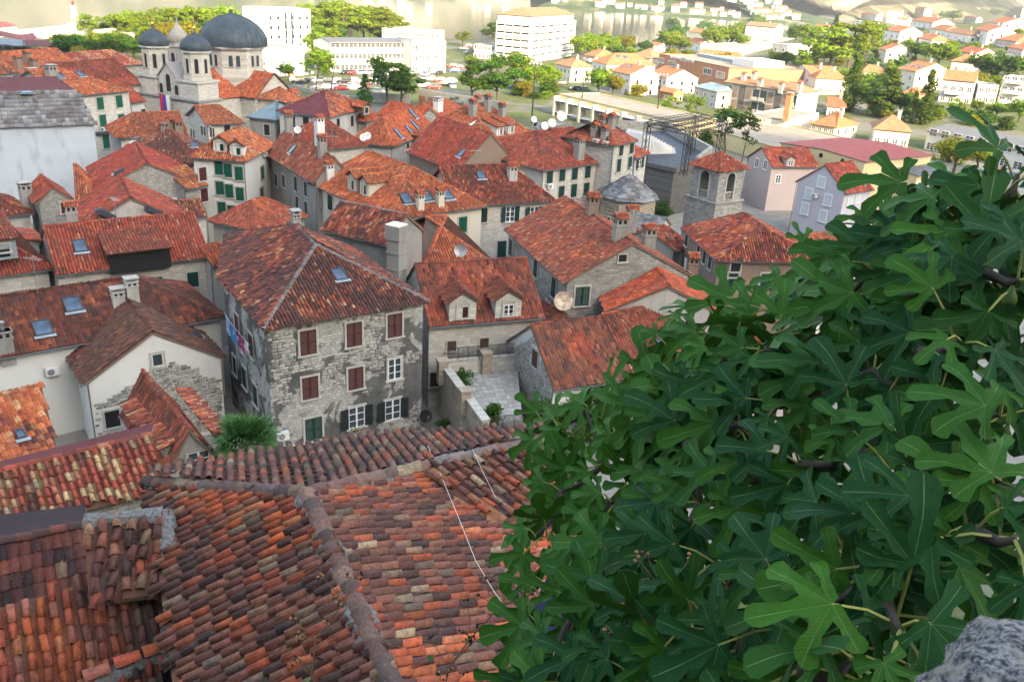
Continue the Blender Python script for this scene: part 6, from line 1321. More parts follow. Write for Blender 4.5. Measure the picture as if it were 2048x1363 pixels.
# houses: (name, label, A, B, depth, rise, axis, ins, roof, wall, (cols, rows))
FH = [
 ('beige_house', 'beige two storey house with orange brown hip roof left of the lamp masts', (1108,158,127), (1142,166), 9, 2.4, 'x', (4, 4), 'far_brown', 'cream', (4, 2)),
 ('villa', 'large white villa under broad orange hip roof between hotel and shopping centre', (1182,152,122), (1212,160), 20, 3.4, 'y', (6, 6), 'far_orange', 'white', (3, 2)),
 ('half_hidden_villa', 'house with orange roof half hidden left behind the large villa', (1166,128,109), (1190,133), 12, 2.6, 'x', (3, 3), 'far_orange', 'pink', (2, 2)),
 ('villa_neighbour', 'house with pale speckled brown hip roof right behind the large villa', (1255,140,112), (1300,146), 14, 3.2, 'x', (5, 5), 'far_brown', 'cream', (3, 1)),
 ('balcony_house', 'white gabled house with glazed balcony and three skylights below the large villa', (1219,182,141), (1258,192), 11, 2.4, 'x', (0, 0), 'far_orange', 'white', (3, 2)),
 ('gable_house', 'white house with orange roof and long balcony before the shopping centre', (1295,176,147), (1331,186), 12, 2.6, 'x', (0, 0), 'far_orange', 'white', (4, 2)),
 ('garden_shed', 'little orange roofed brick outbuilding by the flat brown roof', (1316,198,181), (1346,204), 5, 1.2, 'x', (0, 0), 'far_orange', 'brick', (1, 1)),
 ('tin_roof_house', 'grey house with white tin roof beside the apartment block', (1383,205,172), (1432,218), 10, 1.4, 'x', (2, 2), 'blue_sheet', 'palegrey', (3, 2)),
 ('yellow_house', 'yellow house with orange hip roof behind the red gym roof', (1612,282,246), (1668,292), 12, 2.6, 'x', (4, 4), 'far_orange', 'yellow', (4, 2)),
 ('cream_hip_house', 'cream house with pale tiled hip roof and brown windows by the long white hall', (1738,292,257), (1818,300), 11, 2.8, 'x', (4, 4), 'far_brown', 'cream', (4, 1)),
 ('grey_gable_house', 'grey house with balcony under orange gabled roof left of the tall cypress', (1577,170,142), (1622,182), 11, 2.8, 'y', (0, 0), 'far_orange', 'bluewhite', (3, 2)),
 ('square_house', 'cream house with three shutters and orange hip roof beside the tall cypress', (1624,190,156), (1690,194), 9, 2.4, 'x', (3, 3), 'far_orange', 'cream', (3, 1)),
 ('low_red_roof', 'low red roofed building at the foot of the tall cypress', (1648,232,212), (1690,236), 9, 2.2, 'x', (0, 2), 'far_red', 'white', (2, 1)),
 ('small_white_house', 'small white house with orange hip roof right of the tall cypress', (1718,158,143), (1772,162), 8, 2.4, 'x', (3, 3), 'far_orange', 'white', (3, 1)),
 ('skylight_house', 'three storey cream house with three skylights in its orange roof', (1787,178,137), (1824,185), 16, 2.8, 'x', (0, 0), 'far_orange', 'cream', (2, 2)),
 ('purple_house', 'mauve house with arched gable, balconies and hanging washing', (1874,205,158), (1940,212), 11, 2.6, 'x', (0, 0), 'far_orange', 'lavender', (4, 2)),
 ('shade_house', 'cream house with orange roof between the pair of cypresses', (1798,200,186), (1830,205), 8, 2.0, 'x', (2, 2), 'far_orange', 'cream', (2, 1)),
 ('stone_hip_house', 'stone house with orange hip roof left of the dark cedar', (1896,145,121), (1945,150), 10, 2.6, 'x', (4, 4), 'far_orange', 'cream', (2, 1)),
 ('red_gable_house', 'house with wide red roof and pale gable above the stone hip roofed house', (1912,120,102), (1948,126), 10, 2.2, 'x', (0, 0), 'far_red', 'cream', (3, 1)),
 ('pink_villa', 'pink villa with two roofs and balcony at the right edge of the hillside', (2008,122,94), (2040,128), 12, 2.6, 'x', (3, 3), 'far_orange', 'pink', (3, 2)),
 ('brown_villa', 'brownish villa with orange hip roof above the pink villa', (1990,92,78), (2030,98), 11, 2.6, 'x', (4, 4), 'far_orange', 'pink', (2, 1)),
 ('white_gable_villa', 'white villa with big blank lit gable in the middle of the slope', (1944,78,58), (1972,84), 12, 2.6, 'x', (0, 0), 'far_orange', 'white', (2, 2)),
 ('porch_house', 'white house with shaded porch and orange roof above the round trees', (1764,88,60), (1795,93), 12, 2.6, 'x', (0, 0), 'far_orange', 'white', (3, 2)),
 ('twin_gable_house', 'cream house with stepped orange roofs above the three storey house', (1752,122,97), (1768,126), 12, 2.6, 'x', (0, 0), 'far_orange', 'cream', (1, 2)),
 ('terrace_house', 'white house with terrace and orange hip roof left of the pergolas', (1828,86,75), (1862,92), 9, 2.4, 'x', (3, 3), 'far_orange', 'white', (3, 1)),
 ('long_villa', 'long white villa with orange roof on the ridge road', (1822,60,41), (1862,66), 12, 2.6, 'x', (0, 0), 'far_orange', 'white', (4, 2)),
 ('hip_villa', 'small white villa with orange hip roof right of the long villa', (1858,70,57), (1890,75), 9, 2.4, 'x', (3, 3), 'far_orange', 'white', (3, 1)),
 ('porch_villa', 'white bungalow with a low pale roof beside the hip roofed villa', (1888,76,63), (1936,84), 9, 2.0, 'x', (0, 2), 'far_brown', 'white', (3, 1)),
 ('dormer_villa', 'white villa with three dormer windows on an orange roof at the top right', (1975,60,44), (2002,64), 14, 2.8, 'x', (0, 0), 'far_orange', 'white', (2, 2)),
 ('tall_villa', 'tall white villa with balconies on the skyline of the slope', (1928,32,15), (1945,36), 12, 2.6, 'x', (0, 0), 'far_orange', 'white', (1, 2)),
 ('modern_villa', 'modern white house with slanted grey side and large lit gable', (1826,38,17), (1845,40), 14, 3.0, 'x', (0, 0), 'far_orange', 'white', (1, 2)),
 ('lit_villa', 'white villa with twin orange roofs left of the modern house', (1772,46,21), (1800,48), 11, 2.4, 'x', (0, 0), 'far_orange', 'white', (2, 2)),
 ('bright_villa', 'white house with orange gable above the tall pine', (1720,44,27), (1750,48), 10, 2.2, 'x', (0, 0), 'far_orange', 'white', (2, 2)),
 ('white_cube', 'white flat roofed cube house above the tall pine', (1706,62,42), (1742,66), 9, 0, 'x', (0, 0), None, 'white', (3, 1)),
 ('white_annex', 'white house with orange roof between bright villa and long villa', (1788,58,38), (1812,60), 9, 2.0, 'x', (0, 0), 'far_orange', 'white', (2, 1)),
 ('orange_villa', 'orange roofed house at the far top right corner', (2010,30,14), (2040,36), 10, 2.4, 'x', (0, 0), 'far_orange', 'pink', (2, 1)),
 ('slope_house', 'white house with orange roof below the tall skyline villa', (1926,47,33), (1950,52), 9, 2.0, 'x', (0, 0), 'far_orange', 'white', (2, 1)),
 ('shore_house', 'white house with chimneys and orange roof by the shore trees', (1372,98,82), (1400,104), 10, 2.2, 'x', (0, 0), 'far_orange', 'white', (2, 1)),
 ('shore_villa', 'pinkish villa with orange roof at the water behind the shore trees', (1376,78,63), (1408,82), 10, 2.2, 'x', (0, 0), 'far_orange', 'cream', (2, 1)),
 ('chimney_house', 'pale house with two tall chimneys above the flat roofed terraces', (1488,78,50), (1548,84), 11, 2.4, 'x', (0, 0), 'far_brown', 'cream', (2, 2)),
 ('flat_terrace', 'pale stepped flat roofed terrace houses behind the shopping centre', (1440,118,95), (1545,108), 12, 0, 'x', (0, 0), None, 'cream', (6, 1)),
 ('long_flat_building', 'long pale flat roofed building above the shopping centre', (1480,102,84), (1590,95), 10, 0, 'x', (0, 0), None, 'white', (6, 1)),
 ('grey_terrace', 'grey terrace with many balconies left of the tall pine', (1570,118,92), (1640,118), 10, 0, 'x', (0, 0), None, 'palegrey', (6, 2)),
 ('orange_row', 'low orange roofs directly behind the shopping centre roof', (1390,122,108), (1480,130), 9, 2.2, 'x', (2, 2), 'far_orange', 'cream', (4, 1)),
 ('boat_house', 'small orange roofed boat house at the bathing place', (1294,100,90), (1312,104), 8, 1.8, 'x', (0, 0), 'far_orange', 'pink', (1, 1)),
 ('pier_building', 'low white terminal building at the foot of the pier', (-20,78,56), (36,72), 10, 1.2, 'x', (0, 0), 'red_sheet', 'white', (4, 1)),
 ('cypress_house', 'orange roofed house hidden behind the trees on the point', (1625,64,52), (1650,68), 9, 2.2, 'x', (2, 2), 'far_orange', 'palegrey', (2, 1)),
]
for nm, lb, A, B, D, rs, ax, ins, rf_, wl_, (cc_, rr_) in FH:
    h = far(nm, lb, A, B, D, rs, ax, ins, rf_, wl_, flat=rf_ is None)
    dz = max((h.h-1.0)/rr_, 2.0); wh = min(1.4, dz*.55); h.auto('F', cc_, rr_, min(1.2, h.L/cc_*.5), wh, 'plain', 'brown', 'paint', z1=max(.9, dz*.35), dz=dz)
    rl = max(2, int(h.D/4)); h.auto('R', rl, rr_, .9, wh, 'dark', 'brown', 'paint', z1=max(.9, dz*.35), dz=dz); h.auto('L', rl, rr_, .9, wh, 'dark', 'brown', 'paint', z1=max(.9, dz*.35), dz=dz)
    HS[nm] = h
    if 'balcon' in lb or 'villa' in nm: h.balcony('F', h.L*.4, .3+dz*(rr_-1), h.L*.5, 1.3, 'white')
    if rf_ and rnd.random() < .7 and nm not in ('garden_shed', 'boat_house'): chimney(h.root, Vector((h.L*.65, h.D*.5, h.h+rs-.3)), .7, .6, 1.2, 'slab', 'palegrey')
HS['skylight_house'].sky([(1815,130), (1832,132), (1844,134)], 1.0, 1.4); HS['balcony_house'].sky([(1238,129), (1248,131), (1260,133)], .9, 1.2); HS['villa'].sky([(1237,113), (1251,115)], 1.0, 1.4)
lw = far('long_white_hall', 'long white building with ribbed grey roof at the right edge', (1846,300,262), (2075,352), 13, 1.6, 'x', (0, 0), 'grey_sheet', 'white', cat='building'); lw.auto('F', 9, 2, 1.8, 1.5, 'plain', z1=1.0, dz=3.0)
fl_ = far('balcony_flats', 'white flats with deep balconies at the right edge of the slope', (1990,205,155), (2075,215), 12, flat=True, cat='apartment block'); fl_.auto('F', 5, 3, 1.4, 1.5, 'plain', z1=1, dz=3)
for r in range(3): fl_.balcony('F', fl_.L*.3, .8+3*r, fl_.L*.45, 1.4, 'white')
fl2 = far('stepped_house', 'stepped white house with awning beside the mauve house', (1946,206,170), (1992,210), 10, flat=True, cat='house'); fl2.auto('F', 3, 2, 1.3, 1.4, 'plain', z1=1, dz=3.0)
# far shore: little white houses along the water and up the slope
sr = random.Random(5); shared = {}
def shore_house(x, y, z, s, rz, k):
    def f(kk):
        r_ = random.Random(kk); w, d, h = 9+kk, 8, 5+kk % 3; b = MB(); b.box(-w/2, w/2, -d/2, d/2, -3, h, 0)
        for sx in (-1, 1): b.face([(sx*w/2,-d/2,h),(sx*w/2,d/2,h),(sx*w/2,0,h+2)][::sx], 0)
        b.face([(-w/2-.4,-d/2-.5,h-.2),(w/2+.4,-d/2-.5,h-.2),(w/2+.4,0,h+2.1),(-w/2-.4,0,h+2.1)], 1); b.face([(w/2+.4,d/2+.5,h-.2),(-w/2-.4,d/2+.5,h-.2),(-w/2-.4,0,h+2.1),(w/2+.4,0,h+2.1)], 1)
        for i in range(3):
            for j in range(h//3): b.box(-w/2+w*(i+.5)/3-.5, -w/2+w*(i+.5)/3+.5, -d/2-.05, -d/2+.01, .8+2.7*j, 2.1+2.7*j, 2)
        return b.mesh('shore_house', [M['white'], M['far_orange'], M['glass']])
    o = link('shore_house', cached(('shore', k), lambda: f(k)), None, Matrix.Translation((x, y, z)) @ Matrix.Rotation(rz, 4, 'Z') @ Matrix.Scale(s, 4)); return o
bpy.context.view_layer.update(); _dg = bpy.context.evaluated_depsgraph_get()
for i in range(120):
    seg = sr.choice([(2,3),(3,4),(3,4),(4,5),(4,5),(5,6),(5,6)]); a, c = SHORE[seg[0]], SHORE[seg[1]]; f = sr.random(); x, y = a[0]+(c[0]-a[0])*f, a[1]+(c[1]-a[1])*f; ln = math.hypot(c[0]-a[0], c[1]-a[1]); nx, ny = -(c[1]-a[1])/ln, (c[0]-a[0])/ln
    d = abs(sr.gauss(0, 1))*55+12; x += nx*d; y += ny*d
    ok, loc, _n, _i, ob_, _m = S.ray_cast(_dg, Vector((x, y, 900)), Vector((0, 0, -1)))
    if ok:
        d_ = loc - CAMP; px = 1024 + FPX*d_.dot(CR)/d_.dot(CF); o = shore_house(x, y, loc.z, sr.uniform(.55, .95), math.atan2(ny, nx)-math.pi/2+sr.uniform(-.4, .4), sr.randrange(4))
        tag(o, 'white orange roofed house %s across the bay %s' % ('at the waterline' if d < 35 else 'just above the shore road' if d < 70 else 'up the green slope', 'above the office block' if px < 1000 else 'behind the hotel' if px < 1160 else 'right of the hotel' if px < 1280 else 'above the bathing palms' if px < 1380 else 'above the shopping centre' if px < 1500 else 'by the far point'), 'house', 'houses of the village across the bay')
# ================================================================ trees
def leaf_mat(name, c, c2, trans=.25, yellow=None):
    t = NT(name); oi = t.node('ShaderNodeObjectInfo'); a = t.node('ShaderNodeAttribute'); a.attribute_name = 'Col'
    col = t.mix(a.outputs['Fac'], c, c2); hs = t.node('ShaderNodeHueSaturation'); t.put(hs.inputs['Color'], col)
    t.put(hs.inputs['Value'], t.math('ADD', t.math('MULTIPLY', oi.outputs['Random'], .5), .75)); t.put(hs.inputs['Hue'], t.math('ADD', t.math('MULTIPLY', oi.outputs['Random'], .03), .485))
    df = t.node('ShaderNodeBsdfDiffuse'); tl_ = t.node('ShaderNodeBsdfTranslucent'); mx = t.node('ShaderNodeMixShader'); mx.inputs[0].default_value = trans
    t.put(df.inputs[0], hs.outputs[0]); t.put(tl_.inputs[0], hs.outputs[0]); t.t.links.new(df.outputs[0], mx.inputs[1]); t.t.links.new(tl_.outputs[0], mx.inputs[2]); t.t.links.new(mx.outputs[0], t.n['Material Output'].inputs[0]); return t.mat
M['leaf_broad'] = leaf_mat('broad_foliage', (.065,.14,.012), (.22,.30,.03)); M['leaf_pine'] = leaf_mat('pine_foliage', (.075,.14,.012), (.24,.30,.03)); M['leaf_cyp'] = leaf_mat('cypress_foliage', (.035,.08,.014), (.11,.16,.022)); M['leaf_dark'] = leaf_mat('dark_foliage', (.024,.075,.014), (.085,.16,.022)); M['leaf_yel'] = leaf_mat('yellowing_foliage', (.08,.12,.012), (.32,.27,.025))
M['bark'] = plain('bark', (.10,.075,.055), .95, .35, 6)
def quads(centers, size, normals, rng, col):
    n = len(centers); nrm = normals + rng.normal(0, .55, (n, 3)); nrm /= np.linalg.norm(nrm, axis=1)[:, None]
    a = np.cross(nrm, rng.normal(0, 1, (n, 3))); a /= np.linalg.norm(a, axis=1)[:, None]; c = np.cross(nrm, a); s = size*rng.uniform(.6, 1.4, (n, 1))
    V = np.stack([centers - a*s, centers + c*s*.55, centers + a*s, centers - c*s*.55], 1).reshape(-1, 3); F = np.arange(n*4).reshape(n, 4); return V, F, np.repeat(col, 4, 0)
def crown_mesh(kind, seed):
    """height 1 from the ground, crown of leaf sized faces gathered in clumps"""
    r = np.random.default_rng(seed); cl = []
    if kind == 'broad':
        for k in range(36):
            d = r.normal(0, 1, 3); d /= np.linalg.norm(d); q = np.array([0, 0, .6]) + d*np.array([.30, .30, .26])*r.uniform(.35, 1.05); cl.append((q, r.uniform(.07, .15), 1.0))
        dens, s = 85, .030
    elif kind == 'pine':
        for k in range(26):
            a = r.uniform(0, 6.28); h = r.uniform(.42, .95); rad = .34*math.sqrt(r.uniform(.02, 1))*(1.15-abs(h-.66)*1.5); cl.append((np.array([rad*math.cos(a), rad*math.sin(a), h]), r.uniform(.07, .14), .62))
        dens, s = 90, .029
    elif kind == 'cypress':
        for k in range(46):
            h = .05+.93*k/45; rad = .085*math.sin(min(1, (1.02-h)*1.5)*math.pi/2)*r.uniform(.3, 1.0); a = r.uniform(0, 6.28); cl.append((np.array([rad*math.cos(a), rad*math.sin(a), h]), .055*(1.15-h*.75), 1.7))
        dens, s = 60, .017
    elif kind == 'conifer':
        for k in range(40):
            h = .12+.86*(k/39); rad = .30*(1.03-h)*r.uniform(.4, 1); a = r.uniform(0, 6.28); cl.append((np.array([rad*math.cos(a), rad*math.sin(a), h-.03]), .045+.07*(1-h), .6))
        dens, s = 60, .022
    elif kind == 'bush':
        for k in range(22):
            d = r.normal(0, 1, 3); d /= np.linalg.norm(d); d[2] = abs(d[2]); cl.append((d*np.array([.5, .5, .75])*r.uniform(.3, .9)+np.array([0,0,.1]), r.uniform(.13, .24), .9))
        dens, s = 80, .05
    elif kind == 'slim':
        for k in range(16):
            a = r.uniform(0, 6.28); h = r.uniform(.5, 1.0); rad = .2*r.uniform(.1, 1); cl.append((np.array([rad*math.cos(a), rad*math.sin(a), h]), r.uniform(.05, .11), .9))
        dens, s = 45, .024
    Cs, Ns, Cl = [], [], []
    for q, rad, fz in cl:
        d = r.normal(0, 1, (dens, 3)); d /= np.linalg.norm(d, axis=1)[:, None]; Cs.append(q + d*np.array([1, 1, fz])*rad*r.uniform(.55, 1.1, (dens, 1))); Ns.append(d); Cl.append(np.clip(r.uniform(0, .35)+r.uniform(0, .65, (dens, 1)), 0, 1)*np.ones((1, 3)))
    V, F, C = quads(np.concatenate(Cs), s, np.concatenate(Ns), r, np.concatenate(Cl)); return V, F, C, cl
def tree_proto(kind, seed, mat):
    V, F, C, cl = crown_mesh(kind, seed); me = numpy_mesh('crown', V, F, M[mat], C); b = MB(); rr = random.Random(seed)
    if kind == 'palm_': pass
    if kind in ('broad', 'pine', 'slim', 'conifer'):
        top = {'broad': .55, 'pine': .8, 'slim': .8, 'conifer': .95}[kind]; w = {'broad': .028, 'pine': .024, 'slim': .012, 'conifer': .02}[kind]; bend = rr.uniform(-.05, .05)
        b.tube([(0,0,-.06), (bend*.3, 0, top*.3), (bend, bend*.5, top*.65), (bend*.6, 0, top)], [w, w*.8, w*.6, w*.25], 6)
        for q, rad, fz in cl[::2]: z0 = max(.15, min(q[2]-.15, top*.8)); b.tube([(bend*.7, 0, z0), tuple(q*.6+np.array([bend*.3,0,z0*.4])), tuple(q)], [w*.4, w*.25, w*.1], 4, cap=False)
    else: b.tube([(0,0,-.05), (0,0,.3)], [.03, .02], 5)
    return me, b.mesh('trunk', M['bark'])
TP = {}
def tree(name, label, x, y, hpx, kind='broad', mat=None, wf=1.0, group=None, base=None, lean=0):
    if base is None: hpx *= 1.12; wf *= 1.0 if kind == 'cypress' else 1.35
    """x,y: pixel of the foot, hpx: height in pixels"""
    p = PT(x, y) if base is None else base; top = vz(p, y-hpx) if base is None else base.z + hpx; h = top - p.z
    mat = mat or {'broad': 'leaf_broad', 'pine': 'leaf_pine', 'cypress': 'leaf_cyp', 'conifer': 'leaf_cyp', 'bush': 'leaf_broad', 'slim': 'leaf_broad'}[kind]; k = (kind, mat, rnd.randrange(3))
    if k not in TP: TP[k] = tree_proto(kind, 100+k[2]*17+len(kind), mat)
    cr, tr = TP[k]; t = thing(name, label, name.replace('_', ' ').split(' ')[-1] if name != 'cypress' else 'cypress', p, rnd.uniform(0, 6.28), group); sc_ = Matrix.Diagonal((h*wf*rnd.uniform(.92, 1.1), h*wf*rnd.uniform(.92, 1.1), h, 1))
    sh = Matrix(((1,0,lean,0),(0,1,0,0),(0,0,1,0),(0,0,0,1)))
    link('crown', cr, t, sh @ sc_); link('trunk', tr, t, sh @ sc_); return t
def palm(name, label, p, h, r, nf, seed, fan=False, trunk_r=.18):
    t = thing(name, label, 'palm', p, 0); rr = random.Random(seed); b = MB(); b.tube([(0,0,-.3), (.05*h*.2,0,h*.5), (0,0,h)], [trunk_r*1.2, trunk_r, trunk_r*.9], 7); obj('trunk', b, M['bark'], t)
    for k in range(nf):
        a = 2*math.pi*k/nf*2.4 + rr.uniform(-.2, .2); el = rr.uniform(-.45, 1.35); b = MB(); ca, sa = math.cos(a), math.sin(a)
        if fan:
            st = Vector((ca*math.cos(el), sa*math.cos(el), math.sin(el))); pl0 = rr.uniform(.25, .6); c = Vector((0,0,h)) + st*r*pl0; b.tube([(0,0,h), tuple(c)], .02, 4); side = st.cross(Vector((0,0,1))).normalized(); up = side.cross(st)
            for q in range(17):
                f = (q-8)/8*1.75; d = (st*math.cos(f) + side*math.sin(f)).normalized(); tip = c + d*r*.62*(1-.25*abs(q-8)/8) - Vector((0,0,rr.uniform(.04,.16)*r)); w = d.cross(up).normalized()*r*.032; mid = c + d*r*.33; b.face([c, mid-w, tip, mid+w])
        else:
            pts = [Vector((ca*r*s*math.cos(el*.6), sa*r*s*math.cos(el*.6), h + r*s*math.sin(el)*(1-.2*s) - .75*r*s*s)) for s in (0, .25, .5, .75, 1)]
            for i in range(4):
                d = (pts[i+1]-pts[i]); sd = d.cross(Vector((0,0,1))).normalized()
                for q in range(4):
                    c = pts[i] + d*(q/4)
                    for sg in (-1, 1): b.face([c, c + d*.12, c + d*.45 + sd*sg*r*.17*(1.1-.18*i) - Vector((0,0,.06*r))])
        obj('frond', b, M['leaf_palm'], t)
    return t
M['leaf_palm'] = plain('palm_leaf', (.045,.125,.025), .55, .35, 2)
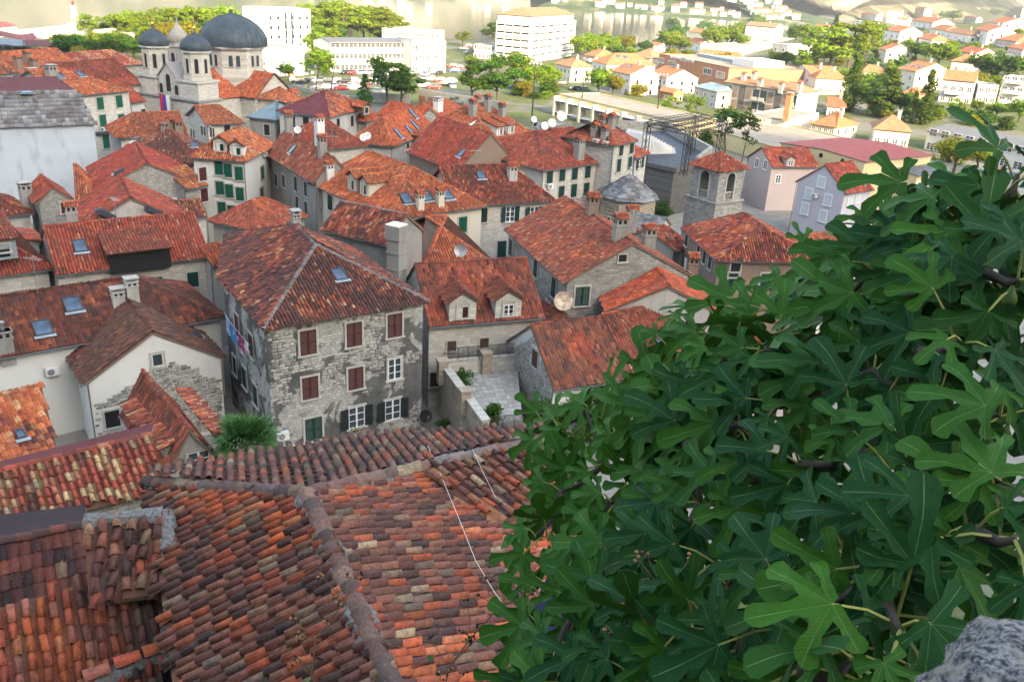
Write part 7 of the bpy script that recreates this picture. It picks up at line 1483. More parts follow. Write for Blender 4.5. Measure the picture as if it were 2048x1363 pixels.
TL = [
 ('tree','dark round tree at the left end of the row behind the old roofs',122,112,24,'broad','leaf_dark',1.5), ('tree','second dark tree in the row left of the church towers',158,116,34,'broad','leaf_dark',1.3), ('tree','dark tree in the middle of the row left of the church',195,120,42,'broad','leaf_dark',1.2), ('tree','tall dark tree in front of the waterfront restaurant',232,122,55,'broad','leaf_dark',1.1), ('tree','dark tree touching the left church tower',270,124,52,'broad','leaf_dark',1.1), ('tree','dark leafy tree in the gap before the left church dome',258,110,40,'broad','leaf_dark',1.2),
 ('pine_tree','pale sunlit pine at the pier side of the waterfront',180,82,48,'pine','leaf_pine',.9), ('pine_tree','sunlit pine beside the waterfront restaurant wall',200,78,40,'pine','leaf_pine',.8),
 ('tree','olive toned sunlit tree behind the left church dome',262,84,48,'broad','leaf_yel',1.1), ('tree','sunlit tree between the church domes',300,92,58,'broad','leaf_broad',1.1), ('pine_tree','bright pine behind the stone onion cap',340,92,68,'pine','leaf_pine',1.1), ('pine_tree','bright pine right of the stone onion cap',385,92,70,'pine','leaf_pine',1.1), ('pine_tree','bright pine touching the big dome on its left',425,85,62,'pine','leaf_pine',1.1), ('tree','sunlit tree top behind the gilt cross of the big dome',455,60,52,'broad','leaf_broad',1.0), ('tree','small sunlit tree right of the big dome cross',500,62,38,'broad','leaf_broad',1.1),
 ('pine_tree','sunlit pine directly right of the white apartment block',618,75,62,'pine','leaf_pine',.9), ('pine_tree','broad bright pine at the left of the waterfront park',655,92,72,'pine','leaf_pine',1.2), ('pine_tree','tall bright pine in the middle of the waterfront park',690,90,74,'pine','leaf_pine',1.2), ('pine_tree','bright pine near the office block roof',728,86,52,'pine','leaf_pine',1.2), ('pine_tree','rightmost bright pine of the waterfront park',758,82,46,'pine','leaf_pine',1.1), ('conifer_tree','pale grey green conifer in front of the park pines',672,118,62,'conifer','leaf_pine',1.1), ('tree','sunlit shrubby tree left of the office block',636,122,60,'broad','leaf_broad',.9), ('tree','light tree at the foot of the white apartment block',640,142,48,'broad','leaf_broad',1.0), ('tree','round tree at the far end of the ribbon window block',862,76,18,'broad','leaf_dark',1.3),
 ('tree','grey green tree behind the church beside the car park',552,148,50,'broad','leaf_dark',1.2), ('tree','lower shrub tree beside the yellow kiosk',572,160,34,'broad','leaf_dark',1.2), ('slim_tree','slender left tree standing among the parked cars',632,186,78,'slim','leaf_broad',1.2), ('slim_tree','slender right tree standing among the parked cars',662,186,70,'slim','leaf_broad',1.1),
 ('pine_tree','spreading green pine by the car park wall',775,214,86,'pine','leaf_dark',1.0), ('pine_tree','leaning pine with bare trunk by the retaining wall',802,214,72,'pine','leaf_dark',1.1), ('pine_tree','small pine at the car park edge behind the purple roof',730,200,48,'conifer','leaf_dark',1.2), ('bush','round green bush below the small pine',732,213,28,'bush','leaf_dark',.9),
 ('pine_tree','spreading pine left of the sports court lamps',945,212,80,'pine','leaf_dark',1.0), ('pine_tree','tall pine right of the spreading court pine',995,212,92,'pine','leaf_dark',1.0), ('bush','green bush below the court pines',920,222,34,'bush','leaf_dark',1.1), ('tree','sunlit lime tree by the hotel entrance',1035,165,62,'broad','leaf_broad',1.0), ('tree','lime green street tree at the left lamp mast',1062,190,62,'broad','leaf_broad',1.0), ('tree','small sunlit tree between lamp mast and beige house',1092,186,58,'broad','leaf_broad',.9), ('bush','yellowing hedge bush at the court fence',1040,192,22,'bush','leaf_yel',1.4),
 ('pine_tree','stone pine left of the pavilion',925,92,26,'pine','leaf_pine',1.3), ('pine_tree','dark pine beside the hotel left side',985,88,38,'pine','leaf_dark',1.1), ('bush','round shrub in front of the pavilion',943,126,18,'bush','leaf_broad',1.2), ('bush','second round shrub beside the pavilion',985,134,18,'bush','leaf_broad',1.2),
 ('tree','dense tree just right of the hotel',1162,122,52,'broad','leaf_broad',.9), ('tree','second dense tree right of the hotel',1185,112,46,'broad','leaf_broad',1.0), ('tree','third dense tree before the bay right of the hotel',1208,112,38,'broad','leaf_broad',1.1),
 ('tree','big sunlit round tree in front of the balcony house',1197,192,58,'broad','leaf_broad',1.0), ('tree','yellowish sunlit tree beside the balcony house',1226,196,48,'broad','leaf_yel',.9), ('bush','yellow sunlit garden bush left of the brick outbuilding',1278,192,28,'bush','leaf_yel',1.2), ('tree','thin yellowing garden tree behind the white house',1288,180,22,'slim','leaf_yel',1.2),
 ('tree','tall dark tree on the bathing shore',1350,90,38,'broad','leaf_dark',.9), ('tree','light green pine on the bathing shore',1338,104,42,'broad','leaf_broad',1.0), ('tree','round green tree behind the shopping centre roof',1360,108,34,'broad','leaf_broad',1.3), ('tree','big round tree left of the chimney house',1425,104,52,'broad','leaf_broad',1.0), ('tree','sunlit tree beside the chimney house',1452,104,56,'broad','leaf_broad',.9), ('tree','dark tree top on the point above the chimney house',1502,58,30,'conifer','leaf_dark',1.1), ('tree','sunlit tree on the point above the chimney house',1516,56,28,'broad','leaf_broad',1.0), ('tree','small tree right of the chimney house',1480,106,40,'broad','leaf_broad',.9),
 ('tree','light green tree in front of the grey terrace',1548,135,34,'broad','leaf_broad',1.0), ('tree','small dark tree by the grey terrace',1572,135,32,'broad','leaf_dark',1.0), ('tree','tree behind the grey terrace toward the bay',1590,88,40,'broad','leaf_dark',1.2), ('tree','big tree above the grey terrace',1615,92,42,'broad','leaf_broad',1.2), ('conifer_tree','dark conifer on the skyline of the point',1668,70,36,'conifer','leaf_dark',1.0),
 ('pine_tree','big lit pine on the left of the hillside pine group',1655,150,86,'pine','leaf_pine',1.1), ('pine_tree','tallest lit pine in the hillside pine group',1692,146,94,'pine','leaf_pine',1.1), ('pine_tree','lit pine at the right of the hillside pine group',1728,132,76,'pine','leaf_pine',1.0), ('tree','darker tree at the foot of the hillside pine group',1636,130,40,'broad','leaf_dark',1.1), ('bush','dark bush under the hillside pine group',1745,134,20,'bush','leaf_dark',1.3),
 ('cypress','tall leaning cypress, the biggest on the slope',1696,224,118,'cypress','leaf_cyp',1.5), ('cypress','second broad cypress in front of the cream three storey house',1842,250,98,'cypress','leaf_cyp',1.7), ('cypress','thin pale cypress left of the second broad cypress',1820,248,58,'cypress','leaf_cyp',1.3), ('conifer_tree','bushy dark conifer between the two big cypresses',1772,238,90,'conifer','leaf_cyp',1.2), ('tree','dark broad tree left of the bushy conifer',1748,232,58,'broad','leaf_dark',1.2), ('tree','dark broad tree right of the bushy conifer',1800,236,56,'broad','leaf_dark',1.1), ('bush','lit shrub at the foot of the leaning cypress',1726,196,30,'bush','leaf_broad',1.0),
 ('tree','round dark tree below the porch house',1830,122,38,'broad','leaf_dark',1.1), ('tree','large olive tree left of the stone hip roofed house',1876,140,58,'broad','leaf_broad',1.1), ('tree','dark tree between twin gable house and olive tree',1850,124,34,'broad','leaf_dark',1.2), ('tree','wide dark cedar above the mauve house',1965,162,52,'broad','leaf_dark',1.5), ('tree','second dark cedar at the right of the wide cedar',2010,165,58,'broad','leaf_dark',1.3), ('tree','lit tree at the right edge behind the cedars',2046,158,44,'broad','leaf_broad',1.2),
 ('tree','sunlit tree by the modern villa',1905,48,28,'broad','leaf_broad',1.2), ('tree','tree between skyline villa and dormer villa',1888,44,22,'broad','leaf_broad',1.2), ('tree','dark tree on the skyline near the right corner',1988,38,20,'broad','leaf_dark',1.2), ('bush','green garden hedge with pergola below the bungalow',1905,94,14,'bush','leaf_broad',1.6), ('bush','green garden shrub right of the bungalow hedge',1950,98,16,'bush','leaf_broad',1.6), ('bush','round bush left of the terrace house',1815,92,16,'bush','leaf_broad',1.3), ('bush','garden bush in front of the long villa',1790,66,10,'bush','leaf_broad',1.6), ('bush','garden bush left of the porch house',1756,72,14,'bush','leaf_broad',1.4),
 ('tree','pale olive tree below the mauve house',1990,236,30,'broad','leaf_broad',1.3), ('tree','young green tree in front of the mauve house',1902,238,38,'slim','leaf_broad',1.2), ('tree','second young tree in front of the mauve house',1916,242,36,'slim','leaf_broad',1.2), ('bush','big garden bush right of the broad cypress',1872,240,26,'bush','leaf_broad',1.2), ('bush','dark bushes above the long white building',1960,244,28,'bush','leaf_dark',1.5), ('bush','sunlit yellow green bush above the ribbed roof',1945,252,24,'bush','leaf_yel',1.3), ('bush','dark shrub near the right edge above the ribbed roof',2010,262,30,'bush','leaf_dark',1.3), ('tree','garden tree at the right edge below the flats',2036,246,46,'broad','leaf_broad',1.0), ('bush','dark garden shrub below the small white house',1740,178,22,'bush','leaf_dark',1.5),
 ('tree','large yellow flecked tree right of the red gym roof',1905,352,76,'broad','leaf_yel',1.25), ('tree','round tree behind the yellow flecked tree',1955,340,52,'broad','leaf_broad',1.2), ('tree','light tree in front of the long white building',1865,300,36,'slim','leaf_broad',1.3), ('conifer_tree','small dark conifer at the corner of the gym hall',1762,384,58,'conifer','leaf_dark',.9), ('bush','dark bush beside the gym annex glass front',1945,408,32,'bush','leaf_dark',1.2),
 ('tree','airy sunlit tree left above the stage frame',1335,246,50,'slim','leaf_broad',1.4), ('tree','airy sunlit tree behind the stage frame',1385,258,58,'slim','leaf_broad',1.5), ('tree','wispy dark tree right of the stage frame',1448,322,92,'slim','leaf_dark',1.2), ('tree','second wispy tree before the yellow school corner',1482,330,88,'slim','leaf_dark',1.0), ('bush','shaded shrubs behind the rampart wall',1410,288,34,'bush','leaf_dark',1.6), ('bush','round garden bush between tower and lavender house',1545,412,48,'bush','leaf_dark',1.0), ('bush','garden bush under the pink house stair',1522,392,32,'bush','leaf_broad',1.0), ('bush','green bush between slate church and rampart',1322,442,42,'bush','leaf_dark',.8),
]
for nm, lb, x, y, hp, kd, mt, wf in TL: tree(nm, lb, x, y, hp, kd, mt, wf)
for k, (x, y, hp) in enumerate(((1262,112,30), (1241,114,26), (1222,116,22), (1215,112,24))):
    p = PT(x, y); h = vz(p, y-hp)-p.z; palm('palm', ('tallest palm on the bathing shore', 'second palm from the right on the bathing shore', 'third palm from the right on the bathing shore', 'leftmost small palm on the bathing shore')[k], p, h*.8, h*.3, 26, k)
pp = P(497, 925, 5.5); palm('fan_palm', 'fan palm with dark green leaves beside the big grey house', V3(pp.x, pp.y, 2.0), 4.7, 2.0, 46, 4, True)
vr = random.Random(77); nfill = 0
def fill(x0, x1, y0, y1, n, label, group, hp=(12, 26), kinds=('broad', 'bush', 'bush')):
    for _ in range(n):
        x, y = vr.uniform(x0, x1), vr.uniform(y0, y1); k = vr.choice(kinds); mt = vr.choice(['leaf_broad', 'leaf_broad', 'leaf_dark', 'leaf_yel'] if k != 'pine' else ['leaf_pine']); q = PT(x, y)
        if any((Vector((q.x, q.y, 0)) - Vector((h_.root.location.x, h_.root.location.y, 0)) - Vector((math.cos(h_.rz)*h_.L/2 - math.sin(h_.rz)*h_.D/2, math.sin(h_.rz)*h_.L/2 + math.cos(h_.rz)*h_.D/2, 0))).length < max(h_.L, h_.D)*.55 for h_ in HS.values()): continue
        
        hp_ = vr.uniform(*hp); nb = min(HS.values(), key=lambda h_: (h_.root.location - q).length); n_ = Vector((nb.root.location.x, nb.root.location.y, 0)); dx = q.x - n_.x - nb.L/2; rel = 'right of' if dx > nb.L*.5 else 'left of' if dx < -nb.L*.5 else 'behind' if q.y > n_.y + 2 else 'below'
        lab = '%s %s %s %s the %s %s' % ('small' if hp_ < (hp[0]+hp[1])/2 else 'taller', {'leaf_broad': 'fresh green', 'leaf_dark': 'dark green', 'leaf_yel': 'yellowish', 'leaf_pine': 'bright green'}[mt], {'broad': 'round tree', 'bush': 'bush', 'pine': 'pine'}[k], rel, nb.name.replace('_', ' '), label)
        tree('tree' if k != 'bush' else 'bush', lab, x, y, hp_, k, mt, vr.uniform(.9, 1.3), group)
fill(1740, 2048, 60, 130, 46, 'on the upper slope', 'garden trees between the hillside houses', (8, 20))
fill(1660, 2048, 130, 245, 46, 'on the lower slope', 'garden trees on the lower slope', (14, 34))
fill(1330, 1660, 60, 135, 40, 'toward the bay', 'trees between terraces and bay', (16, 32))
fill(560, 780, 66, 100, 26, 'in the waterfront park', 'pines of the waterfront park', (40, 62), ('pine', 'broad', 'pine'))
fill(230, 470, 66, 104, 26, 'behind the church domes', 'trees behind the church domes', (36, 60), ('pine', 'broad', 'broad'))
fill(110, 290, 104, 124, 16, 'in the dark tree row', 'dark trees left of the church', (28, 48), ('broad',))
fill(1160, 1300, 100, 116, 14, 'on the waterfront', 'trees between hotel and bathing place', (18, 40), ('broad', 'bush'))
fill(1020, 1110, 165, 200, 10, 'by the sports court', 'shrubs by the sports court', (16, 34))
for lb, px, py, z, hm, kd in (('bushy green shrub in the corner of the paved terrace', 922, 768, 3.2, 1.6, 'bush'), ('tall green weeds beside the terrace railing', 985, 868, 2.0, 2.6, 'bush'), ('dark laurel bush under the left edge of the fig by the brown roof', 1188, 872, .2, 5.4, 'bush'), ('dark leafy shrub against the white end of the ribbed roof house', 1165, 850, .5, 3.8, 'bush'), ('dark shrub between the railing and the fig leaves', 1110, 880, .5, 3.6, 'bush'), ('green weeds in the dark gap below the terrace wall', 885, 860, .2, 1.2, 'bush')): tree('bush', lb, px, py, hm, kd, 'leaf_dark', 1.0, None, P(px, py, z))
# ================================================================ cars
CARC = {'white': (.72,.73,.74), 'silver': (.42,.44,.46), 'black': (.02,.021,.025), 'red': (.42,.02,.025), 'blue': (.03,.07,.22), 'grey': (.16,.17,.19), 'pale blue': (.25,.38,.52), 'green': (.03,.12,.07)}
M['tyre'] = plain('tyre', (.02,.02,.02), .9, .1)
def car_meshes(col, var):
    def f():
        paint = M.get('car_'+col) or M.setdefault('car_'+col, plain('car_paint_'+col.replace(' ', '_'), CARC[col], .3, .03, 1, .0, .5))
        L_, Wd = 4.1+.25*var, 1.72; b = MB(); g = MB()
        sec = [(-L_/2, .38, .62), (-L_/2+.08, .32, .86), (-L_/2+.9, .28, .95), (L_/2-.55, .28, .98 if var else .92), (L_/2-.06, .32, .9), (L_/2, .4, .66)]
        rings = []
        for x, z0_, z1_ in sec:
            w = Wd/2*(.88 if abs(x) > L_/2-.1 else 1); rings.append([(x, -w, z0_), (x, -w*1.0, (z0_+z1_)/2+.1), (x, -w*.94, z1_), (x, w*.94, z1_), (x, w, (z0_+z1_)/2+.1), (x, w, z0_)])
        for p, q in zip(rings, rings[1:]):
            for i in range(6): j = (i+1) % 6; b.face([p[i], q[i], q[j], p[j]][::-1])
        b.face(rings[0]); b.face(rings[-1][::-1])
        x0, x1, x2, x3 = -L_/2+.95, -L_/2+1.55, L_/2-(.75 if var == 0 else .35), L_/2-(.25 if var == 0 else .12); wt = Wd*.37; wb_ = Wd*.455; zt = 1.44+.06*var
        b.face([(x1,-wt,zt),(x2,-wt,zt),(x2,wt,zt),(x1,wt,zt)])
        g.face([(x0,-wb_,.95),(x0,wb_,.95),(x1,wt,zt-.01),(x1,-wt,zt-.01)][::-1]); g.face([(x3,-wb_,.97),(x3,wb_,.97),(x2,wt,zt-.01),(x2,-wt,zt-.01)])
        for s in (-1, 1):
            g.face([(x0,s*wb_,.95),(x3,s*wb_,.97),(x2,s*wt,zt-.01),(x1,s*wt,zt-.01)][::s])
            b.face([(x1+.95,s*(wb_+.004),.94),(x1+1.05,s*(wb_+.004),.94),(x1+1.05,s*(wt+.006),zt),(x1+.95,s*(wt+.006),zt)][::s])
        return b.mesh('body', paint), g.mesh('window', M['glass'])
    return cached(('car', col, var), f)
def wheel_mesh():
    def f(): b = MB(); b.tube([(0,-.1,0),(0,.1,0)], .31, 10, 0); b.tube([(0,-.108,0),(0,.108,0)], .18, 8, 1); return b.mesh('wheel', [M['tyre'], M['steel']])
    return cached('wheel', f)
def lamp_mesh(front):
    def f(): b = MB(); b.box(-.03, .03, -.16, .16, -.07, .07); return b.mesh('headlight' if front else 'tail_light', M['ac'] if front else M['car_red'])
    return cached(('lamp', front), f)
M['car_red'] = plain('car_paint_red', CARC['red'], .3, .03, 1, 0, .5)
def car(px, py, col, rz, label, group, var=None):
    p = PT(px, py); var = rnd.randrange(2) if var is None else var; t = thing('parked_car', label, 'car', p, rz, group); bo_, gl = car_meshes(col, var); L_ = 4.1+.25*var
    link('body', bo_, t); link('window', gl, t)
    for x in (-L_/2+.78, L_/2-.78):
        for s in (-1, 1): link('wheel', wheel_mesh(), t, Matrix.Translation((x, s*.76, .31)))
    for s in (-1, 1): link('headlight', lamp_mesh(True), t, Matrix.Translation((-L_/2+.02, s*.55, .68))); link('tail_light', lamp_mesh(False), t, Matrix.Translation((L_/2-.02, s*.55, .74)))
    return t
G1 = 'cars in the crowded car park'
CL = [(598,168,'black','black car by the church apse roof edge'),(612,166,'black','second black car near the church apse'),(628,165,'white','white car left of the slender left tree'),(640,164,'grey','grey car behind the slender left tree'),(655,166,'black','black car between the slender trees'),(672,165,'blue','dark blue car right of the slender trees'),(690,167,'black','black car in the middle of the shaded rows'),(706,165,'silver','silver car at the edge of the shade'),(636,181,'silver','silver estate car nearest to the low wall'),(652,179,'pale blue','pale blue estate car next to the silver one'),(668,176,'white','white car in the front row beside the slender right tree'),(683,180,'red','dark red hatchback in the front row'),(700,176,'white','white car right of the dark red hatchback'),(712,180,'silver','silver car behind the purple roof'),(725,174,'red','bright red car behind the small pine'),(740,166,'red','red orange car in the lit middle of the car park'),(752,169,'white','white car next to the red orange one'),(756,187,'grey','grey car alone at the front by the spreading pine'),
 (583,152,'red','red car at the back by the yellow kiosk'),(596,150,'blue','blue car at the back by the yellow kiosk'),(618,150,'white','white car at the back near the white hall'),(690,149,'black','dark car below the office block door'),(704,149,'red','orange red car below the office block door'),(722,149,'silver','silver car parked at the office block wall'),(738,149,'white','white car parked at the office block wall'),(756,150,'grey','grey car at the office block right half'),(776,150,'white','white car at the office block right end'),(800,151,'black','dark car at the corner of the white flats'),(826,150,'silver','silver car in front of the white flats'),(850,152,'white','white car in front of the white flats right part'),(878,150,'black','black car by the bush at the white flats'),
 (845,160,'white','white car in the lit row right of the leaning pine'),(862,162,'silver','silver car in the lit row right of the leaning pine'),(880,164,'red','red car in the lit row right of the leaning pine'),(900,165,'white','white car at the right end of the lit row'),(850,175,'silver','silver car above the retaining wall'),(868,178,'red','red car above the retaining wall'),(888,172,'black','dark car above the retaining wall'),(905,176,'white','white car right end above the retaining wall'),
 (905,135,'red','red car beside the white flats corner'),(918,138,'red','second red car beside the white flats corner'),(908,145,'blue','blue car beside the white flats corner'),(928,100,'white','white car on the waterfront left of the pavilion'),(936,94,'red','red car on the waterfront left of the pavilion'),(938,108,'grey','grey car on the waterfront left of the pavilion'),
 (1106,168,'white','white van like car in front of the beige house'),(1120,172,'black','black car in front of the beige house'),(1150,181,'black','black car below the beige house'),(1165,183,'green','dark green car below the beige house'),(1028,178,'blue','blue car by the lime tree at the hotel'),
 (1975,345,'silver','silver car nearest the yellow flecked tree at right'),(1990,352,'red','red car in the right edge car park'),(1999,362,'white','white car in the right edge car park'),(1985,372,'white','white hatchback above the fig leaves at right'),(2012,352,'blue','blue car in the right edge car park'),(1890,412,'red','dark red car below the gym annex'),(1912,408,'pale blue','pale blue car below the gym annex'),(1932,406,'red','red car at the gym annex corner')]
for k, (x, y, c, lb) in enumerate(CL): car(x, y, c, R(15) + (math.pi/2 if k % 7 == 3 else 0) + rnd.uniform(-.1, .1) + (R(60) if 15 < k < 31 else 0), lb, G1 if k < 39 else 'cars parked along the streets')
# ================================================================ street furniture, pier and small things
def mast(label, x, y, ytop, col='black'):
    p = PT(x, y); h = vz(p, ytop)-p.z; t = thing('floodlight_mast', label, 'lamp mast', p, R(20)); b = MB(); b.tube([(0,0,-.3),(0,0,h)], [.2,.1], 6); obj('pole', b, M['black'], t); b = MB(); b.box(-1.4,1.4,-.06,.06,h-.2,h-.05); obj('crossbar', b, M['black'], t)
    for k in range(4): b = MB(); b.box(-1.3+.87*k-.22, -1.3+.87*k+.22, -.3, .1, h-.1, h+.3); obj('floodlight', b, M['steel'], t)
    b = MB(); b.tube([(0,0,0),(0,0,h*.25)], [.22,.19], 6); obj('pole_sleeve', b, M['green'], t)
mast('black floodlight mast with green foot left at the sports court', 1063, 248, 128); mast('black floodlight mast in the middle of the school front', 1160, 243, 155); mast('black floodlight mast rising behind the stage frame', 1310, 262, 150)
pr = [PT(62,112), PT(150,62)]; d_ = (pr[1]-pr[0]).normalized(); s_ = V3(-d_.y, d_.x, 0); pi_ = thing('pier', 'long pale stone pier running into the bay at the upper left', 'pier', (pr[0].x, pr[0].y, -2), 0); b = MB(); L_ = (pr[1]-pr[0]).length
q0_, q1_ = P(62,112,-.6), P(158,72,-.6); q2_, q3_ = P(150,48,-.6), P(20,62,-.6)
b.slab([v - V3(pr[0].x, pr[0].y, -2) for v in (q0_, q1_, q2_, q3_)], 3); obj('deck', b, M['cream'], pi_)
lh_ = P(151, 50, -.6); lt = thing('lighthouse', 'small white harbour light on a stepped base at the end of the pier', 'lighthouse', lh_); b = MB(); b.box(-2.4,2.4,-2.4,2.4,0,1.0); b.tube([(0,0,1.0),(0,0,8)], [1.9,.9], 10); b.tube([(0,0,8),(0,0,8.3)], 1.25, 10); obj('tower', b, M['paint'], lt); b = MB(); b.tube([(0,0,8.3),(0,0,9.6)], .55, 8); b.tube([(0,0,9.6),(0,0,10.4)], [.75,.05], 8); obj('lantern', b, M['car_red'], lt)
M['canopy'] = plain('dark_red_canopy', (.10,.035,.045), .8, .2, .6); M['canopyblue'] = plain('grey_blue_canopy', (.14,.18,.24), .8, .2, .6)
def market(label, x0, x1, y, yt, mat, sag=.6):
    a, c = P(x0, y, 0), P(x1, y, 0); d = c-a; L_ = d.length; h = vz(a, yt); t = thing('market_canopy', label, 'canopy', a, math.atan2(d.y, d.x)); b = MB(); n = 8
    for k in range(n):
        f = lambda q: h + sag*math.sin(q/n*math.pi*2)
        b.slab([(L_*k/n,0,f(k)),(L_*(k+1)/n,0,f(k+1)),(L_*(k+1)/n,7,f(k+1)+1.2),(L_*k/n,7,f(k)+1.2)], .12)
    obj('cover', b, mat, t); b = MB()
    for k in range(5): b.tube([(L_*k/4,.2,0),(L_*k/4,.2,h)], .1, 5); b.tube([(L_*k/4,6.8,0),(L_*k/4,6.8,h+1)], .1, 5)
    obj('posts', b, M['wood'], t); b = MB(); b.box(0, L_, 3, 3.1, 0, h*.7); obj('screen', b, M['dkgreen'], t)
market('curved dark red market canopy at the far upper left', -20, 78, 96, 76, M['canopy']); market('grey blue tent roof in front of the curved canopy', -10, 62, 108, 90, M['canopyblue'], .2); market('flat dark red market canopy left of the dark trees', 56, 108, 112, 92, M['canopy'], .1)
rs_ = far('restaurant', 'dark glass waterfront restaurant with a raking white end wall', (186,92,62), (262,98), 12, flat=True, cat='restaurant', wall='cream'); rs_.auto('F', 6, 1, 2.2, 2.6, 'plain', z1=.8, dz=3)
def retaining(label, pts, h, mat, th=.5):
    t = thing('retaining_wall', label, 'wall', PT(*pts[0]), 0); o_ = PT(*pts[0])
    for a, c in zip(pts, pts[1:]): wall_between(t, 'wall', PT(*a)-o_, PT(*c)-o_, th, -.5, h, mat)
    return t
retaining('low grey wall along the front of the car park', [(586,178),(640,194),(700,202)], 1.2, 'stone2'); w2 = retaining('tall pale concrete retaining wall with two rust doors by the sports court', [(838,212),(930,226),(1010,240)], 4.2, 'concrete'); retaining('plain concrete wall behind the leaning pine', [(742,206),(820,210)], 2.6, 'concrete')
o_ = PT(838,212); dv = (PT(930,226)-o_); az2 = math.atan2(dv.y, dv.x)
for f in (.08, .3): b = MB(); b.box(-1.0,1.0,-.34,-.25,0,2.6); obj('rust_door', b, M['rust'], w2, Matrix.Translation(dv*f) @ Matrix.Rotation(az2, 4, 'Z'))
ct = P(1000, 205, .06); 
# --- laundry, cables and wires
def line(name, label, cat, pts, r, mat, sag=0):
    pts = [Vector(p) for p in pts]; out = []
    for a, c in zip(pts, pts[1:]):
        for k in range(8): f = k/8; out.append(a.lerp(c, f) - V3(0,0,sag*math.sin(f*math.pi)))
    out.append(pts[-1]); o0 = out[0]; b = MB(); b.tube([p-o0 for p in out], r, 4); o = obj(name, b, mat, None, Matrix.Translation(o0)); return tag(o, label, cat)
rf_hit = lambda x, y: rpl(x, y)
M['cable'] = plain('white_cable', (.72,.70,.68), .6, .05)
line('cable', 'thin white cable lying across the near tiled roof down to the fig', 'cable', [rf_hit(x, y)+V3(0,0,.24) for x, y in ((855,908),(880,965),(915,1050),(950,1140),(985,1200),(1030,1265),(1062,1290))], .006, M['cable'])
line('cable', 'second white cable over the yellowish lean-to tiles', 'cable', [wgf(x, y)+V3(0,0,.22) for x, y in ((945,915),(965,960),(990,1010),(1010,1025))], .005, M['cable'])
def laundry(name, label, p, q, items, h, sag=.3):
    t = thing(name, label, 'laundry', p, 0); b = MB(); d = q-p; n = 12; f = lambda k: d*(k/n) - V3(0,0,sag*math.sin(k/n*math.pi)); b.tube([f(k) for k in range(n+1)], .012, 4); obj('line', b, M['cable'], t)
    for i, (f0, f1, c, hh) in enumerate(items):
        b = MB(); m = 5
        for k in range(m):
            for z in range(3):
                g = lambda kk, zz: d*(f0+(f1-f0)*kk/m) - V3(0,0,sag*math.sin((f0+(f1-f0)*kk/m)*math.pi)) + V3(.05*math.sin(kk*2.1+zz), .06*math.cos(kk*1.7+zz*1.3)*zz/3, -hh*zz/3)
                b.face([g(k, z+1), g(k+1, z+1), g(k+1, z), g(k, z)])
        obj(h, b, c, t)
    return t
cw, cb_, cm, cbl = plain('cloth_white', (.74,.75,.78), .9, .05), plain('cloth_blue', (.08,.25,.60), .9, .1), plain('cloth_magenta', (.45,.05,.22), .9, .1), plain('cloth_pale_blue', (.35,.52,.72), .9, .1)
laundry('clothes_line', 'white sheets drying on a line behind the near roof ridge', P(830, 886, 14.5), P(945, 880, 14.5), [(.02,.22,cw,.8),(.26,.5,cw,.8),(.52,.72,cw,.9),(.76,.97,cw,.8)], 'sheet', .2)
laundry('clothes_line', 'blue and pink washing hung along the alley wall of the grey house', P(448, 625, 8.6), P(500, 690, 8.0), [(.05,.2,cbl,1.2),(.22,.36,cb_,1.3),(.38,.5,cb_,1.0),(.55,.64,cm,1.0),(.66,.76,cm,1.1),(.8,.95,cw,.7)], 'garment', .15)
laundry('clothes_line', 'white washing on the wall of the brown house below the bell tower', P(1368, 512, 6.5), P(1382, 522, 6.3), [(.1,.5,cw,1.6),(.55,.9,cbl,1.5)], 'garment', .05)
def person(label, px, py, shirt, rz):
    p = PT(px, py); t = thing('person', label, 'person', p, rz); me = bpy.data.meshes.new('body'); v = [(0,0,.95),(0,0,1.2),(0,0,1.45),(0,0,1.53),(0,.02,1.68),(.09,0,.9),(.11,.05,.5),(.1,.0,.06),(-.09,0,.9),(-.12,-.1,.5),(-.1,-.18,.08),(.2,0,1.4),(.25,-.05,1.15),(.22,-.12,.9),(-.2,0,1.4),(-.25,.06,1.15),(-.24,.05,.88)]
    e = [(0,1),(1,2),(2,3),(3,4),(0,5),(5,6),(6,7),(0,8),(8,9),(9,10),(2,11),(11,12),(12,13),(2,14),(14,15),(15,16)]; me.from_pydata(v, e, []); o = link('body', me, t); m = o.modifiers.new('Skin', 'SKIN'); r_ = [.14,.14,.15,.06,.11,.085,.065,.05,.085,.065,.05,.06,.045,.04,.06,.045,.04]
    for d, r in zip(me.skin_vertices[0].data, r_): d.radius = (r, r)
    me.skin_vertices[0].data[0].use_root = True; o.modifiers.new('Sub', 'SUBSURF').levels = 1; me.materials.append(plain('clothes_'+shirt, {'yellow': (.55,.60,.05)}[shirt], .9, .1)); return t
person('person in a yellow top walking in the car park', 612, 181, 'yellow', .4)
kp = far('kiosk', 'small yellow kiosk between church apse and parked cars', (578,163,153), (592,163), 3, flat=True, wall='yellow', cat='kiosk')
kp.auto('F', 1, 1, 1.2, .8, 'plain', z1=.8)
